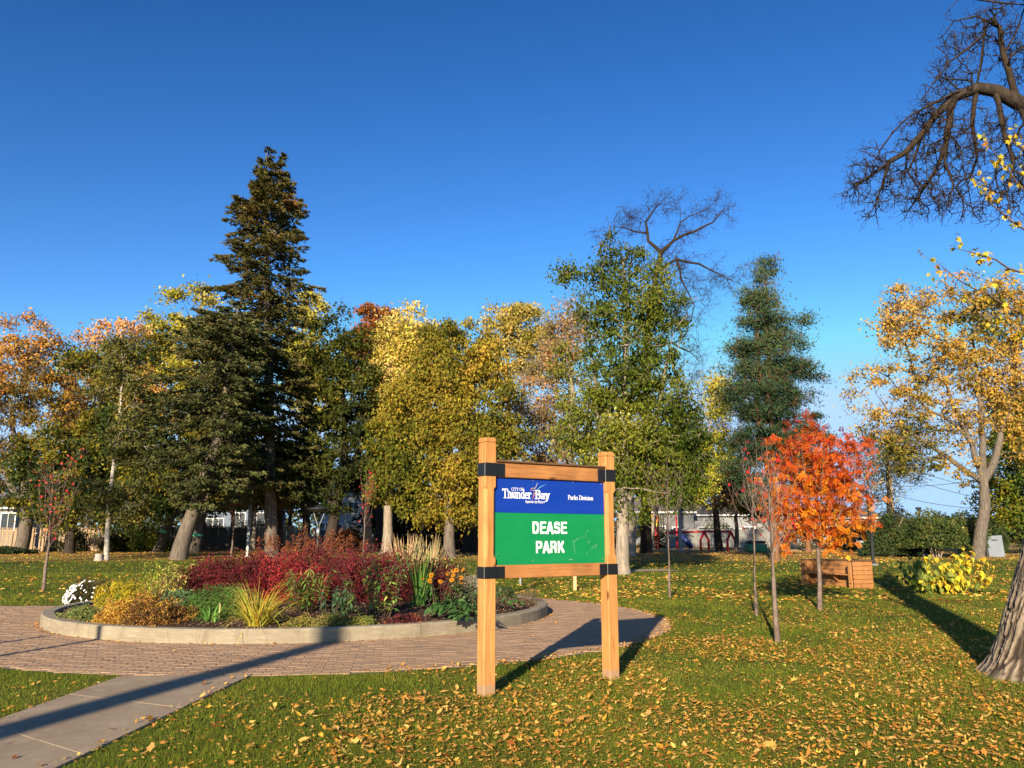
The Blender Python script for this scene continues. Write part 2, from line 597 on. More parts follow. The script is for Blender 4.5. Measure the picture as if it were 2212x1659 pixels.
# ------------------------------------------------------------------ leaves
def leaf_shape_quads(C, size, rng, aspect=.55, droop=.4, up=None, jit=.35):
    """one folded quad for each point of C"""
    n = len(C)
    d = rng.normal(size=(n, 3)); d[:, 2] -= droop * 1.5
    d = norm(d)
    s = norm(np.cross(d, rng.normal(size=(n, 3))))
    nn = np.cross(d, s)
    sz = size * (1 + jit * rng.uniform(-1, 1, n))[:, None]
    fold = .22
    V = np.empty((n, 4, 3))
    V[:, 0] = C - d * sz * .5
    V[:, 1] = C + s * sz * aspect * .5 + nn * sz * fold * .5 - d * sz * .08
    V[:, 2] = C + d * sz * .5
    V[:, 3] = C - s * sz * aspect * .5 + nn * sz * fold * .5 - d * sz * .08
    F = np.arange(n * 4).reshape(n, 4)
    return V.reshape(-1, 3), F


def leaf_shape_tris(C, size, rng, aspect=.55, droop=.4, jit=.35):
    n = len(C)
    d = rng.normal(size=(n, 3)); d[:, 2] -= droop * 1.5
    d = norm(d); s = norm(np.cross(d, rng.normal(size=(n, 3))))
    sz = size * (1 + jit * rng.uniform(-1, 1, n))[:, None]
    V = np.empty((n, 3, 3))
    V[:, 0] = C - d * sz * .4 + s * sz * aspect * .5
    V[:, 1] = C - d * sz * .4 - s * sz * aspect * .5
    V[:, 2] = C + d * sz * .6
    return V.reshape(-1, 3), np.arange(n * 3).reshape(n, 3)


def pick_cols(n, palette, weights, rng, t=None, jit=.18):
    """t (n) in 0..1 shifts the choice along the palette"""
    w = np.asarray(weights, float); w = w / w.sum(); cw = np.cumsum(w)
    u = rng.random(n) if t is None else np.clip(t * .75 + rng.random(n) * .25, 0, .9999)
    k = np.minimum(np.searchsorted(cw, u), len(w) - 1)
    c = np.asarray(palette, float)[k]
    v = 1 + jit * rng.normal(size=(n, 1))
    h = 1 + .08 * rng.normal(size=(n, 3))
    return np.clip(c * np.clip(v, .5, 1.7) * h, .004, .9)


# ------------------------------------------------------------------ skeletons
def skel_mesh(name, pos, par, rad, mat, parent, kind_name='trunk', nmax=12, rmin=0, rmax=9e9):
    pos = np.asarray(pos); par = np.asarray(par); rad = np.asarray(rad)
    n = len(pos)
    T = np.zeros((n, 3)); has = par >= 0
    T[has] = norm(pos[has] - pos[par[has]])
    T[~has] = (0, 0, 1)
    main = np.full(n, -1)
    order = np.argsort(rad)
    for i in order:
        if par[i] >= 0: main[par[i]] = i
    Ts = T.copy()
    k = main >= 0
    Ts[k] = norm(T[k] + T[main[k]])
    idx = np.where(has & (rad >= rmin) & (rad < rmax))[0]
    is_main = main[par[idx]] == idx
    V = []; F = []; off = 0
    for lo, hi, ns in ((.09, 9e9, nmax), (.03, .09, 6), (0, .03, 3)):
        m = (rad[idx] >= lo) & (rad[idx] < hi)
        ii = idx[m]
        if len(ii) == 0: continue
        im = is_main[m]; pp = par[ii]
        t0 = np.where(im[:, None], Ts[pp], T[ii]); t1 = Ts[ii]
        r0 = np.where(im, rad[pp], np.minimum(rad[pp], rad[ii] * 1.35)); r1 = rad[ii]
        r0 = np.minimum(r0, np.maximum(r1 * 1.7, r1 + .02)) if lo < .09 else r0
        ang = np.linspace(0, 2 * pi, ns, endpoint=False)
        def ring(c, t, r):
            ref = np.array([.31, .93, .19])
            u = norm(np.cross(t, ref)); w = np.cross(t, u)
            return c[:, None] + r[:, None, None] * (np.cos(ang)[None, :, None] * u[:, None] + np.sin(ang)[None, :, None] * w[:, None])
        A = ring(pos[pp], t0, r0); B = ring(pos[ii], t1, r1)
        vv = np.concatenate([A, B], 1).reshape(-1, 3)
        j = np.arange(ns); j2 = (j + 1) % ns
        q = np.stack([j, j2, ns + j2, ns + j], 1)
        ff = (q[None] + (np.arange(len(ii)) * 2 * ns)[:, None, None]).reshape(-1, 4) + off
        V.append(vv); F.append(ff); off += len(vv)
    return obj(kind_name, raw_mesh(kind_name, np.concatenate(V), np.concatenate(F), mat, smooth=True), parent)


class Skel:
    def __init__(s): s.p = []; s.par = []; s.pl = []; s.d = []; s.fix = {}

    def add(s, p, par):
        p = np.asarray(p, float)
        s.p.append(p); s.par.append(par)
        if par >= 0:
            L = np.linalg.norm(p - s.p[par]); s.pl.append(s.pl[par] + L); s.d.append((p - s.p[par]) / max(L, 1e-6))
        else:
            s.pl.append(0.); s.d.append(np.array([0, 0, 1.]))
        return len(s.p) - 1

    def stem(s, pts, radii, rng, start=-1, step=.7, wig=.06):
        pts = np.asarray(pts, float)
        cur = start
        if cur < 0:
            cur = s.add(pts[0], -1); s.fix[cur] = radii[0]
        for a in range(len(pts) - 1):
            L = np.linalg.norm(pts[a + 1] - pts[a]); k = max(1, int(L / step))
            for j in range(1, k + 1):
                t = j / k
                q = pts[a] * (1 - t) + pts[a + 1] * t
                if j < k: q = q + rng.normal(size=3) * wig
                r = radii[a] * (1 - t) + radii[a + 1] * t
                cur = s.add(q, cur); s.fix[cur] = r
        return cur

    def nearest(s, q):
        return int(np.argmin(np.linalg.norm(np.array(s.p) - q, axis=1)))

    def grow(s, targets, rng, hmin, kpath=.3, step=.8, up=.3, wig=.12, down_pen=.6, sag=0.0, deadbase=None):
        for t in targets:
            A = np.array(s.p); D = np.array(s.d); L = np.array(s.pl)
            v = t - A; dist = np.linalg.norm(v, axis=1)
            c = dist + kpath * L + down_pen * np.maximum(0, A[:, 2] - t[2]) + 1.2 * np.maximum(0, -np.sum(v * D, 1))
            c[A[:, 2] < hmin] += 50
            a = int(np.argmin(c)); d = dist[a]
            if d < .05: continue
            k = max(2, int(d / step))
            dirb = norm(.55 * D[a] + .6 * norm(v[a]) + np.array([0, 0, up]))
            c1 = A[a] + dirb * d * .45
            c2 = t + np.array([0, 0, -sag * d])
            cur = a
            for j in range(1, k + 1):
                u = j / k
                q = (1 - u) ** 2 * A[a] + 2 * u * (1 - u) * c1 + u * u * t
                q = q + rng.normal(size=3) * wig * (d / k) * (1 if j < k else .3)
                q[2] -= sag * d * sin(pi * u) * .0
                cur = s.add(q, cur)

    def radii(s, r0=.012, pw=2.3, cap=.8):
        n = len(s.p); acc = np.zeros(n); r = np.zeros(n)
        par = s.par
        for i in range(n - 1, -1, -1):
            r[i] = max(acc[i], r0 ** pw) ** (1 / pw)
            if par[i] >= 0: acc[par[i]] += r[i] ** pw
        for i in range(n):
            if i in s.fix: r[i] = s.fix[i] if par[i] < 0 else max(s.fix[i], min(r[i], r[par[i]]))
            elif par[i] >= 0: r[i] = min(r[i], r[par[i]] * (.98 if par[i] not in s.fix else cap))
        return r


def twigs(pos, par, rad, src_idx, rng, k=6, L=.6, segs=3, r=.007, out=None, grav=0.0, center=None, jag=.5, spread=1.0):
    """add k jagged twigs at every source node; returns extended arrays and the twig points"""
    pos = list(pos); par = list(par); rad = list(rad); tips = []
    n0 = len(pos)
    src = np.repeat(src_idx, k)
    m = len(src)
    A = np.asarray(pos)[src]
    PA = np.asarray(pos)[np.maximum(np.asarray(par)[src], 0)]
    base = norm(A - PA)
    d = norm(base * .9 + rng.normal(size=(m, 3)) * spread * .8 + np.array([0, 0, -grav]))
    ln = L * rng.uniform(.45, 1.2, m)[:, None] / segs
    prev = src.copy(); cur = A
    P_ = [np.asarray(pos)]; R_ = [np.asarray(rad)]; Q_ = [np.asarray(par)]
    cnt = n0
    for j in range(segs):
        d = norm(d + rng.normal(size=(m, 3)) * jag + np.array([0, 0, -grav * .5]))
        cur = cur + d * ln
        P_.append(cur); Q_.append(prev.copy()); R_.append(np.full(m, r * (1 - .25 * j)))
        prev = np.arange(cnt, cnt + m); cnt += m
        tips.append(cur)
    return np.concatenate(P_), np.concatenate(Q_), np.concatenate(R_), np.concatenate(tips), prev


def blob_points(blobs, n, rng, shell=.33, gap=.0):
    """blobs: list of (c(3), r(3)); n points spread through their volume"""
    vol = np.array([b[1][0] * b[1][1] * b[1][2] for b in blobs]) ** .8
    cnt = rng.multinomial(n, vol / vol.sum())
    out = []
    for (c, r), k in zip(blobs, cnt):
        d = norm(rng.normal(size=(k * 3 + 4, 3)))
        rr = rng.random(len(d)) ** shell
        p = d * rr[:, None]
        lum = 1 + .35 * (vnoise(d * 2.3 + np.asarray(c) * .1, 5) - .5)
        p = p * lum[:, None] * np.asarray(r) + np.asarray(c)
        keep = []
        mind = .75 * (r[0] * r[1] * r[2] * 4.2 / max(k, 1)) ** (1 / 3) * .8
        for q in p:
            if len(keep) >= k: break
            if keep and np.min(np.linalg.norm(np.array(keep) - q, axis=1)) < mind: continue
            keep.append(q)
        out += keep
    return np.array(out)


def tree(name, label, stems, blobs, Y, nclust=160, nleaf=16000, leaf=.17, clump=.75, palette=(GREEN,), weights=(1,), bark='bark_grey',
         hmin=2.5, group=None, seed=1, droop=.4, flat=.65, aspect=.6, cat='tree', kpath=.28, up=.3, leafmat='leaf', tw=3, toneamp=1.0,
         depth=1.0, twig_mat=None, shell=.33, bare_n=0, step=.9, twr=.011, sunhue=None, jitc=.18, rootflare=.45):
    """stems: list of polylines [(px,py,radius,dY)], blobs: (px,py,rx,ry[,dY]) in photograph pixels at distance Y"""
    rng = np.random.default_rng(seed)
    b0 = stems[0][0]
    base = GY(b0[0], Y)
    # column of the foot: the photograph's own x at the foot
    f = P(b0[0], b0[1], Y); base[0] = f[0]
    root = thing(name, label, cat, base, 0, group)
    sk = Skel()
    for si, st in enumerate(stems):
        pts = []
        rr = []
        for q in st:
            w = P(q[0], q[1], Y + (q[3] if len(q) > 3 else 0)) - base
            pts.append(w); rr.append(q[2])
        pts = np.array(pts)
        if si == 0:
            pts[0] = (0, 0, -.15)
            a = pts[0]; b = pts[1]
            t1 = a + (b - a) * min(1, .45 / max(b[2], .5))
            t1[0] *= .7
            pts = np.concatenate([[a], [t1], pts[1:]]); rr = [rr[0] * (1 + rootflare), rr[0] * 1.0] + rr[1:]
            sk.stem(pts, rr, rng, -1, wig=.04)
        else:
            s0 = sk.nearest(pts[0])
            pts[0] = sk.p[s0]
            sk.stem(pts, rr, rng, s0, wig=.08)
    B = []
    sc = Y / FPX
    for b in blobs:
        w = P(b[0], b[1], Y + (b[4] if len(b) > 4 else 0)) - base
        B.append((w, (b[2] * sc * 1.06, (b[2] + b[3]) * .5 * sc * depth * .8, b[3] * sc * 1.09)))
    C = blob_points(B, nclust, rng, shell)
    st = np.array(sk.p)
    dd = np.array([np.min(np.linalg.norm(st - c, axis=1)) for c in C])
    C = C[np.argsort(dd * rng.uniform(.8, 1.2, len(dd)))]
    n_st = len(sk.p)
    sk.grow(C, rng, hmin, kpath, step, up)
    rad = sk.radii(.016 if nleaf else .012)
    pos = np.array(sk.p); par = np.array(sk.par)
    ends = np.where(~np.isin(np.arange(len(pos)), par))[0]
    ends = ends[ends >= n_st] if len(ends) > 3 else ends
    if tw:
        pos, par, rad, tips, last = twigs(pos, par, rad, ends, rng, tw, clump * 1.3, 2, twr)
    if bare_n:
        br = np.where((rad < .05) & (np.arange(len(rad)) >= n_st))[0]
        br = rng.choice(br, min(len(br), bare_n), replace=False)
        pos, par, rad, tips, last = twigs(pos, par, rad, br, rng, 4, clump * 1.1, 3, twr * .9)
        pos, par, rad, tips, last = twigs(pos, par, rad, last[rng.random(len(last)) < .7], rng, 3, clump * .7, 2, twr * .7)
    skel_mesh('trunk', pos, par, rad, M[bark], root)
    if nleaf:
        tri = Y >= 44
        if tri: nleaf = int(nleaf * 1.75)
        n_c = len(C)
        w = rng.uniform(.35, 1.6, n_c); w /= w.sum()
        cnt = rng.multinomial(nleaf, w)
        ci = np.repeat(np.arange(n_c), cnt)
        cr = (clump * rng.uniform(.6, 1.35, n_c))[ci]
        o = rng.normal(size=(len(ci), 3)) * .52
        o = o * np.array([1, 1, flat]) * cr[:, None]
        o[:, 2] -= .12 * (o[:, 0] ** 2 + o[:, 1] ** 2) / np.maximum(cr, .1)
        Pn = C[ci] + o
        t = vnoise(C * .35 + seed, seed)[ci] * .55 + .45 * vnoise(Pn * .9, seed + 1)
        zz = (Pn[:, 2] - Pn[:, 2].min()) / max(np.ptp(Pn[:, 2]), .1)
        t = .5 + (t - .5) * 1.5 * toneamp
        if sunhue is not None: t = t + sunhue * (zz - .5)  # leaf hue shifts along the palette with height in the crown
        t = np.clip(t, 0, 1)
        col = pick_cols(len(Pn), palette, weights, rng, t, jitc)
        V, F = leaf_shape_tris(Pn, leaf * 1.15, rng, aspect * 1.15, droop) if tri else leaf_shape_quads(Pn, leaf, rng, aspect, droop)
        obj('crown', raw_mesh('crown', V, F, M[leafmat], col=np.repeat(col, 3 if tri else 4, 0)), root)
    return root


# ================================================================== GROUND
ys = np.concatenate([np.linspace(-60, 20, 9), np.linspace(24, 58, 18), [70, 90, 130, 200, 400, 900]])
xs = np.array([-700, -200, -80, -40, -20, 0, 20, 40, 80, 200, 700.])
V = np.array([[x, y, float(terr(y))] for y in ys for x in xs])
nx = len(xs)
F = np.array([[j * nx + i, j * nx + i + 1, (j + 1) * nx + i + 1, (j + 1) * nx + i] for j in range(len(ys) - 1) for i in range(nx - 1)])
obj('lawn', raw_mesh('lawn', V, F, M['ground'], smooth=True), None, kind='structure')

RC = np.array([-4.20, 17.18]); R_IN = 4.95; OC = np.array([-3.52, 16.03]); R_OUT = 6.50; CURB_H = .225; CURB_W = .22

# concrete walk: quadrilateral strip in the left foreground
EL = [G(262, 1463), G(120, 1515), G(0, 1556)]
ER = [G(540, 1462), G(370, 1530), G(262, 1591), G(130, 1659)]
ua = norm((EL[2] - EL[0])[:2]); ub = norm((ER[3] - ER[0])[:2])
PL0 = EL[0][:2] - ua * .0; PL1 = EL[0][:2] + ua * 9
PR0 = ER[0][:2] - ub * .0; PR1 = ER[0][:2] + ub * 9


def in_walk(x, y, m=0.0):
    def side(a, b):
        return (b[0] - a[0]) * (y - a[1]) - (b[1] - a[1]) * (x - a[0])
    dl = side(PL0, PL1) / np.linalg.norm(PL1 - PL0); dr = side(PR0, PR1) / np.linalg.norm(PR1 - PR0)
    # left line: inside on its right/east ; going down-left direction
    return (dl > -m) & (dr < m) & (y < 9.75)


def in_ring(x, y, m=0.0):
    r = np.hypot(x - OC[0], y - OC[1])
    return (r < R_OUT + m) | ((x < -5.9) & (y > 10.2 - m) & (y < 18.8 + m))


BP = [G(1075, 1262)[:2] + np.array([0, 0]), ]
back_path_pts = np.array([[-1.6, 22.8], [-1.75, 26], [-1.55, 29.5], [-.4, 32.5], [2.5, 34.6], [7, 35.6]])


def in_back(x, y, m=0.0):
    x = np.asarray(x); y = np.asarray(y)
    d = np.full(x.shape, 1e9)
    for a, b in zip(back_path_pts[:-1], back_path_pts[1:]):
        ab = b - a; t = np.clip(((x - a[0]) * ab[0] + (y - a[1]) * ab[1]) / (ab @ ab), 0, 1)
        d = np.minimum(d, np.hypot(x - a[0] - t * ab[0], y - a[1] - t * ab[1]))
    return d < .75 + m


def on_lawn(x, y, m=0.0):
    return ~(in_ring(x, y, m) | in_walk(x, y, m) | in_back(x, y, m))


# slabs of the walk
walk = tag(bpy.data.objects.new('concrete_path', None), kind='structure')
COL.objects.link(walk)
ts = [0.0, 1.75, 3.35, 4.95, 6.55, 8.2]
offs = [.9 + .02, .55 + .02]
for k in range(len(ts) - 1):
    g = .0035
    if k == 0:
        l0 = PL0; r0 = PR0
    else:
        l0 = EL[0][:2] + ua * (ts[k] * .80 - .32 + g); r0 = ER[0][:2] + ub * (ts[k] + g)
    l1 = EL[0][:2] + ua * (ts[k + 1] * .80 - .32 - g); r1 = ER[0][:2] + ub * (ts[k + 1] - g)
    top = .020
    c = [l0, r0, r1, l1]
    b = .005
    cen = sum(c) / 4
    ci = [p + (cen - p) / np.linalg.norm(cen - p) * b for p in c]
    V = [(p[0], p[1], -.05) for p in c] + [(p[0], p[1], top - .003) for p in c] + [(p[0], p[1], top) for p in ci]
    mb = MB(); mb.add(V, [[i, (i + 1) % 4, 4 + (i + 1) % 4, 4 + i] for i in range(4)] + [[4 + i, 4 + (i + 1) % 4, 8 + (i + 1) % 4, 8 + i] for i in range(4)] + [[8, 9, 10, 11]])
    mb.build('slab', M['slab'], walk)

# back walk
mb = MB()
bp = back_path_pts
for i in range(len(bp) - 1):
    pass
T = norm(np.gradient(bp, axis=0)); N = np.stack([-T[:, 1], T[:, 0]], 1)
V = []
for p, n_ in zip(bp, N):
    for sgn in (-1, 1):
        q = p + n_ * .75 * sgn
        V.append([q[0], q[1], float(terr(q[1])) + .02])
mb.add(V, [[2 * i, 2 * i + 1, 2 * i + 3, 2 * i + 2] for i in range(len(bp) - 1)])
mb.build('back_path', M['slab'], None, kind='structure')

# ------------------------------------------------------------------ paved ring
ring = tag(bpy.data.objects.new('paved_ring', None), kind='structure')
COL.objects.link(ring)
nseg = 96
ang = np.linspace(0, 2 * pi, nseg, endpoint=False)
V = np.concatenate([np.stack([c_[0] + r * np.cos(ang), c_[1] + r * np.sin(ang), np.full(nseg, .005)], 1) for c_, r in ((RC, R_IN - .35), (OC, R_OUT))])
F = np.array([[j, (j + 1) % nseg, nseg + (j + 1) % nseg, nseg + j] for j in range(nseg)])
obj('joint_sand', raw_mesh('joint_sand', V, F, M['joint_sand']), ring)
obj('joint_sand', raw_mesh('joint_sand', np.array([[-30, 10.2, .009], [-6.0, 10.2, .009], [-6.0, 18.8, .009], [-30, 18.8, .009]])[:, :] , np.array([[0, 1, 2, 3]]), M['joint_sand']), ring)
PLn, PWd = .225, .1125
rot = radians(8)
cr_, sr_ = cos(rot), sin(rot)
pav = []
rngp = np.random.default_rng(12)
for j in range(-140, 141):
    for i in range(-92, 73):
        u = i * PLn + (.5 * PLn if j % 2 else 0); v = j * PWd
        if abs(v) > 9.6: continue
        x = RC[0] + u * cr_ - v * sr_; y = RC[1] + u * sr_ + v * cr_
        r = math.hypot(x - RC[0], y - RC[1])
        if R_IN - .22 < r and in_ring(x, y, -.05) and y > 9.60 and x > -20: pav.append((x, y))
pav = np.array(pav)


def paver_geo(l, w, top=.016, b=.005):
    hx, hy = l / 2, w / 2
    return np.array([[-hx, -hy, 0], [hx, -hy, 0], [hx, hy, 0], [-hx, hy, 0],
                     [-hx, -hy, top - b * .8], [hx, -hy, top - b * .8], [hx, hy, top - b * .8], [-hx, hy, top - b * .8],
                     [-hx + b, -hy + b, top], [hx - b, -hy + b, top], [hx - b, hy - b, top], [-hx + b, hy - b, top]]), \
        np.array([[i, (i + 1) % 4, 4 + (i + 1) % 4, 4 + i] for i in range(4)] + [[4 + i, 4 + (i + 1) % 4, 8 + (i + 1) % 4, 8 + i] for i in range(4)] + [[8, 9, 10, 11]])


gv, gf = paver_geo(PLn - .005, PWd - .005)
pcols = np.array([(.37, .265, .20), (.39, .28, .215), (.36, .26, .205), (.385, .27, .20), (.38, .28, .22), (.35, .25, .195)]) * np.array([1.05, .96, .77])
infr = np.abs(pav[:, 0] / pav[:, 1]) < .66
d = np.where(infr, pav[:, 1], 99)
order = np.argsort(d)
near = order[:300]; rest = order[300:]
pm = [raw_mesh('paver', gv, gf, M['paver'], col=c) for c in pcols]
for k in near:
    o = bpy.data.objects.new('paver', pm[rngp.integers(len(pm))]); link(o, ring)
    o.location = (pav[k, 0], pav[k, 1], rngp.uniform(-.0025, .0025)); o.rotation_euler = (rngp.normal() * .006, rngp.normal() * .006, rot + rngp.normal() * .006)
# the rest in one mesh
n = len(rest)
Rz = np.array([[cr_, -sr_, 0], [sr_, cr_, 0], [0, 0, 1]])
g = gv @ Rz.T
V = g[None] + np.concatenate([pav[rest], rngp.uniform(-.0025, .0025, (n, 1))], 1)[:, None, :]
F = gf[None] + (np.arange(n) * 12)[:, None, None]
c = pcols[rngp.integers(len(pcols), size=n)] * (1 + .08 * rngp.normal(size=(n, 1)))
obj('pavers', raw_mesh('pavers', V.reshape(-1, 3), F.reshape(-1, 4), M['paver'], col=np.repeat(c, 12, 0)), ring, kind='stuff')

# ------------------------------------------------------------------ raised bed kerb
bed = thing('planter_kerb', 'round low concrete kerb holding the raised flower bed inside the paved ring', 'kerb', (RC[0], RC[1], 0))
nS = 14
for k in range(nS):
    a0 = 2 * pi * k / nS + .12; a1 = 2 * pi * (k + 1) / nS + .12 - .0002
    m = 9; aa = np.linspace(a0 + .0002, a1, m)
    prof = [(R_IN, -.05), (R_IN, CURB_H - .025), (R_IN - .022, CURB_H), (R_IN - CURB_W + .02, CURB_H), (R_IN - CURB_W, CURB_H - .02), (R_IN - CURB_W, -.05)]
    V = np.array([[r * cos(a), r * sin(a), z] for a in aa for r, z in prof])
    np_ = len(prof)
    Q = [[i * np_ + j, (i + 1) * np_ + j, (i + 1) * np_ + j + 1, i * np_ + j + 1] for i in range(m - 1) for j in range(np_ - 1)]
    mb = MB(); mb.add(V, Q, (), [list(range(np_)), [(m - 1) * np_ + j for j in range(np_)][::-1]])
    mb.build('kerb_segment', M['concrete'], bed)


def soil_h(x, y):
    r = np.hypot(np.asarray(x) - RC[0], np.asarray(y) - RC[1])
    return .165 + .16 * np.clip(1 - (r / (R_IN - .2)) ** 2, 0, 1)


nr, na = 26, 90
V = []
for i in range(nr + 1):
    r = (R_IN - CURB_W - .001) * i / nr
    for j in range(na):
        a = 2 * pi * j / na
        x = RC[0] + r * cos(a); y = RC[1] + r * sin(a)
        V.append([x, y, float(soil_h(x, y))])
V = np.array(V); V[:, 2] += (vnoise(V * 3.1, 2) - .5) * .05 * (np.hypot(V[:, 0] - RC[0], V[:, 1] - RC[1]) < R_IN - .4)
F = np.array([[i * na + j, i * na + (j + 1) % na, (i + 1) * na + (j + 1) % na, (i + 1) * na + j] for i in range(nr) for j in range(na)])
obj('bed_soil', raw_mesh('bed_soil', V, F, M['soil'], smooth=True), None, kind='structure')
# bark chips
rng = np.random.default_rng(31)
n = 16000
a = rng.random(n) * 2 * pi; r = np.sqrt(rng.random(n)) * (R_IN - CURB_W - .03)
x = RC[0] + r * np.cos(a); y = RC[1] + r * np.sin(a)
k = y < RC[1] + 1.5
x = x[k]; y = y[k]
C = np.stack([x, y, soil_h(x, y) + rng.uniform(0, .025, len(x))], 1)
V, F = leaf_shape_quads(C, .055, rng, .5, -.0)
V[:, 2] = np.repeat(C[:, 2], 4) + (V[:, 2] - np.repeat(C[:, 2], 4)) * .45
col = pick_cols(len(C), [(.10, .055, .035), (.20, .12, .08), (.34, .24, .17), (.40, .20, .08), (.05, .03, .02)], (3, 3, 2, 1, 2), rng)
obj('bark_mulch', raw_mesh('bark_mulch', V, F, M['mulch'], col=np.repeat(col, 4, 0)), None, label='dark brown bark mulch with leaf scraps covering the raised bed', category='mulch', kind='stuff')


# ------------------------------------------------------------------ grass blades
def grass():
    rng = np.random.default_rng(5)
    out_c = []; out_h = []; out_w = []
    for y0, y1, dens, h, w in ((4.4, 7, 5200, .040, .0038), (7, 10, 2900, .042, .0055), (10, 15, 1250, .044, .0085), (15, 22, 520, .05, .013), (22, 34, 150, .055, .022), (34, 52, 10, .06, .08)):
        x1 = y1 * .80 + .8
        n = int(dens * .86 * (y1 - y0) * 2 * x1)
        x = rng.uniform(-x1, x1, n); y = rng.uniform(y0, y1, n)
        k = (np.abs(x) < y * .80 + .7) & on_lawn(x, y, .02 if y0 < 20 else 0)
        x = x[k]; y = y[k]
        pn = vnoise(np.stack([x * 1.3, y * 1.3, x * 0], 1), 4)
        k = rng.random(len(x)) < .55 + .6 * pn
        x = x[k]; y = y[k]; pn = pn[k]
        out_c.append(np.stack([x, y, terr(y)], 1)); out_h.append(h * rng.uniform(.5, 1.35, len(x)) * (.7 + .6 * pn)); out_w.append(np.full(len(x), w))
    C = np.concatenate(out_c); h = np.concatenate(out_h); w = np.concatenate(out_w); n = len(C)
    a = rng.random(n) * 2 * pi
    s = np.stack([np.cos(a), np.sin(a), a * 0], 1)
    lean = rng.normal(size=(n, 3)) * .45; lean[:, 2] = 1; lean = norm(lean)
    V = np.empty((n, 3, 3))
    V[:, 0] = C - s * w[:, None] * .5 - [0, 0, .003]; V[:, 1] = C + s * w[:, None] * .5 - [0, 0, .003]; V[:, 2] = C + lean * h[:, None]
    pn = vnoise(np.stack([C[:, 0] * .6, C[:, 1] * .6, a * 0], 1), 8)
    col = pick_cols(n, [(.056, .088, .009), (.12, .152, .014), (.19, .20, .026), (.32, .25, .06)], (2.2, 3.6, 2.8, 1.3), rng, pn * .7 + rng.random(n) * .3, .2)
    F = np.arange(n * 3).reshape(n, 3)
    obj('grass', raw_mesh('grass', V.reshape(-1, 3), F, M['leaf'], col=np.repeat(col, 3, 0)), None, label='short green lawn grass growing across the park', category='grass', kind='stuff')
    return n


NG = grass()

# ------------------------------------------------------------------ fallen leaves
LEAF2D = np.array([(-.50, 0), (-.22, .16), (-.20, .42), (.02, .24), (.20, .44), (.26, .17), (.56, 0), (.26, -.17), (.20, -.44), (.02, -.24), (-.20, -.42), (-.22, -.16)])
OVAL2D = np.array([(-.52, 0), (-.22, .22), (.14, .25), (.62, .02), (.16, -.22), (-.20, -.24)])


def fallen(C, size, rng, cols, flatness=.28, SH=None):
    """lobed curled leaves: a 12-point fan round a raised or sunken middle"""
    SH = LEAF2D if SH is None else SH
    n = len(C); m = len(SH)
    a = rng.random(n) * 2 * pi
    cu = rng.uniform(-.6, 1.5, n)
    sz = size * np.clip(np.exp(rng.normal(size=n) * .33), .45, 2.1)
    P2 = np.concatenate([[(0, 0)], SH])
    P2 = P2[None] * (1 + .17 * rng.normal(size=(n, m + 1, 2))) * rng.uniform(.7, 1.15, (n, 1, 2))
    z = cu[:, None] * (P2[:, :, 1] ** 2 * 1.3 + P2[:, :, 0] ** 2 * rng.uniform(0, .9, n)[:, None])
    loc = np.stack([P2[:, :, 0], P2[:, :, 1], z], 2) * sz[:, None, None]
    # tilt
    tx = rng.normal(size=n) * flatness; ty = rng.normal(size=n) * flatness
    zz = loc[:, :, 2] + loc[:, :, 0] * tx[:, None] + loc[:, :, 1] * ty[:, None]
    ca, sa = np.cos(a)[:, None], np.sin(a)[:, None]
    X = loc[:, :, 0] * ca - loc[:, :, 1] * sa; Y_ = loc[:, :, 0] * sa + loc[:, :, 1] * ca
    zz = zz - zz.min(1)[:, None] * .8
    V = np.stack([X, Y_, zz], 2) + C[:, None, :]
    j = np.arange(m)
    f = np.stack([np.zeros(m, int), 1 + j, 1 + (j + 1) % m], 1)
    F = (f[None] + (np.arange(n) * (m + 1))[:, None, None]).reshape(-1, 3)
    return V.reshape(-1, 3), F, np.repeat(cols, m + 1, 0)


LPAL = [(.26, .095, .02), (.50, .24, .05), (.64, .38, .10), (.64, .30, .04), (.66, .48, .08), (.32, .05, .018)]


def leaf_density(x, y):
    d = np.where(x > -1.5, 1.0, .62)
    d = d * np.clip(.40 + .25 * (x + 2), .4, 1.25)
    pn = vnoise(np.stack([x * .9, y * .9, x * 0], 1), 21)
    pn2 = vnoise(np.stack([x * .3, y * .3, x * 0], 1), 22)
    return d * np.clip((pn - .22) * 2.3, .10, 1.5) * np.clip(pn2 * 2.0 - .1, .4, 1.4)


rng = np.random.default_rng(8)
parts = []
for y0, y1, dens in ((4.5, 8, 600), (8, 13, 520), (13, 20, 200)):
    x1 = y1 * .8 + .7; n = int(dens * .95 * (y1 - y0) * 2 * x1)
    x = rng.uniform(-x1, x1, n); y = rng.uniform(y0, y1, n)
    k = on_lawn(x, y, .0) & (np.abs(x) < y * .8 + .7)
    x = x[k]; y = y[k]; k = rng.random(len(x)) < leaf_density(x, y)
    if y0 == 13: k &= rng.random(len(x)) < np.clip(1.1 - (y - 13) / 12, .3, 1)
    x = x[k]; y = y[k]
    parts.append(np.stack([x, y, terr(y) + rng.uniform(.012, .034, len(x))], 1))
# blown against the kerb and along the paving edge
a = rng.uniform(-2.9, -.1, 520); r = R_IN + np.abs(rng.normal(size=520)) * .07 + .02
k = rng.random(520) < np.clip(vnoise(np.stack([a * 5, a * 0, a * 0], 1), 2) * 1.5 - .1, .05, 1)
parts.append(np.stack([RC[0] + r * np.cos(a), RC[1] + r * np.sin(a), np.full(520, .026)], 1)[k])
a = rng.uniform(-1.3, 1.25, 1500); r = R_OUT - np.abs(rng.normal(size=1500)) * .16 + .05
parts.append(np.stack([OC[0] + r * np.cos(a), OC[1] + r * np.sin(a), np.full(1500, .026)], 1)[rng.random(1500) < .75])
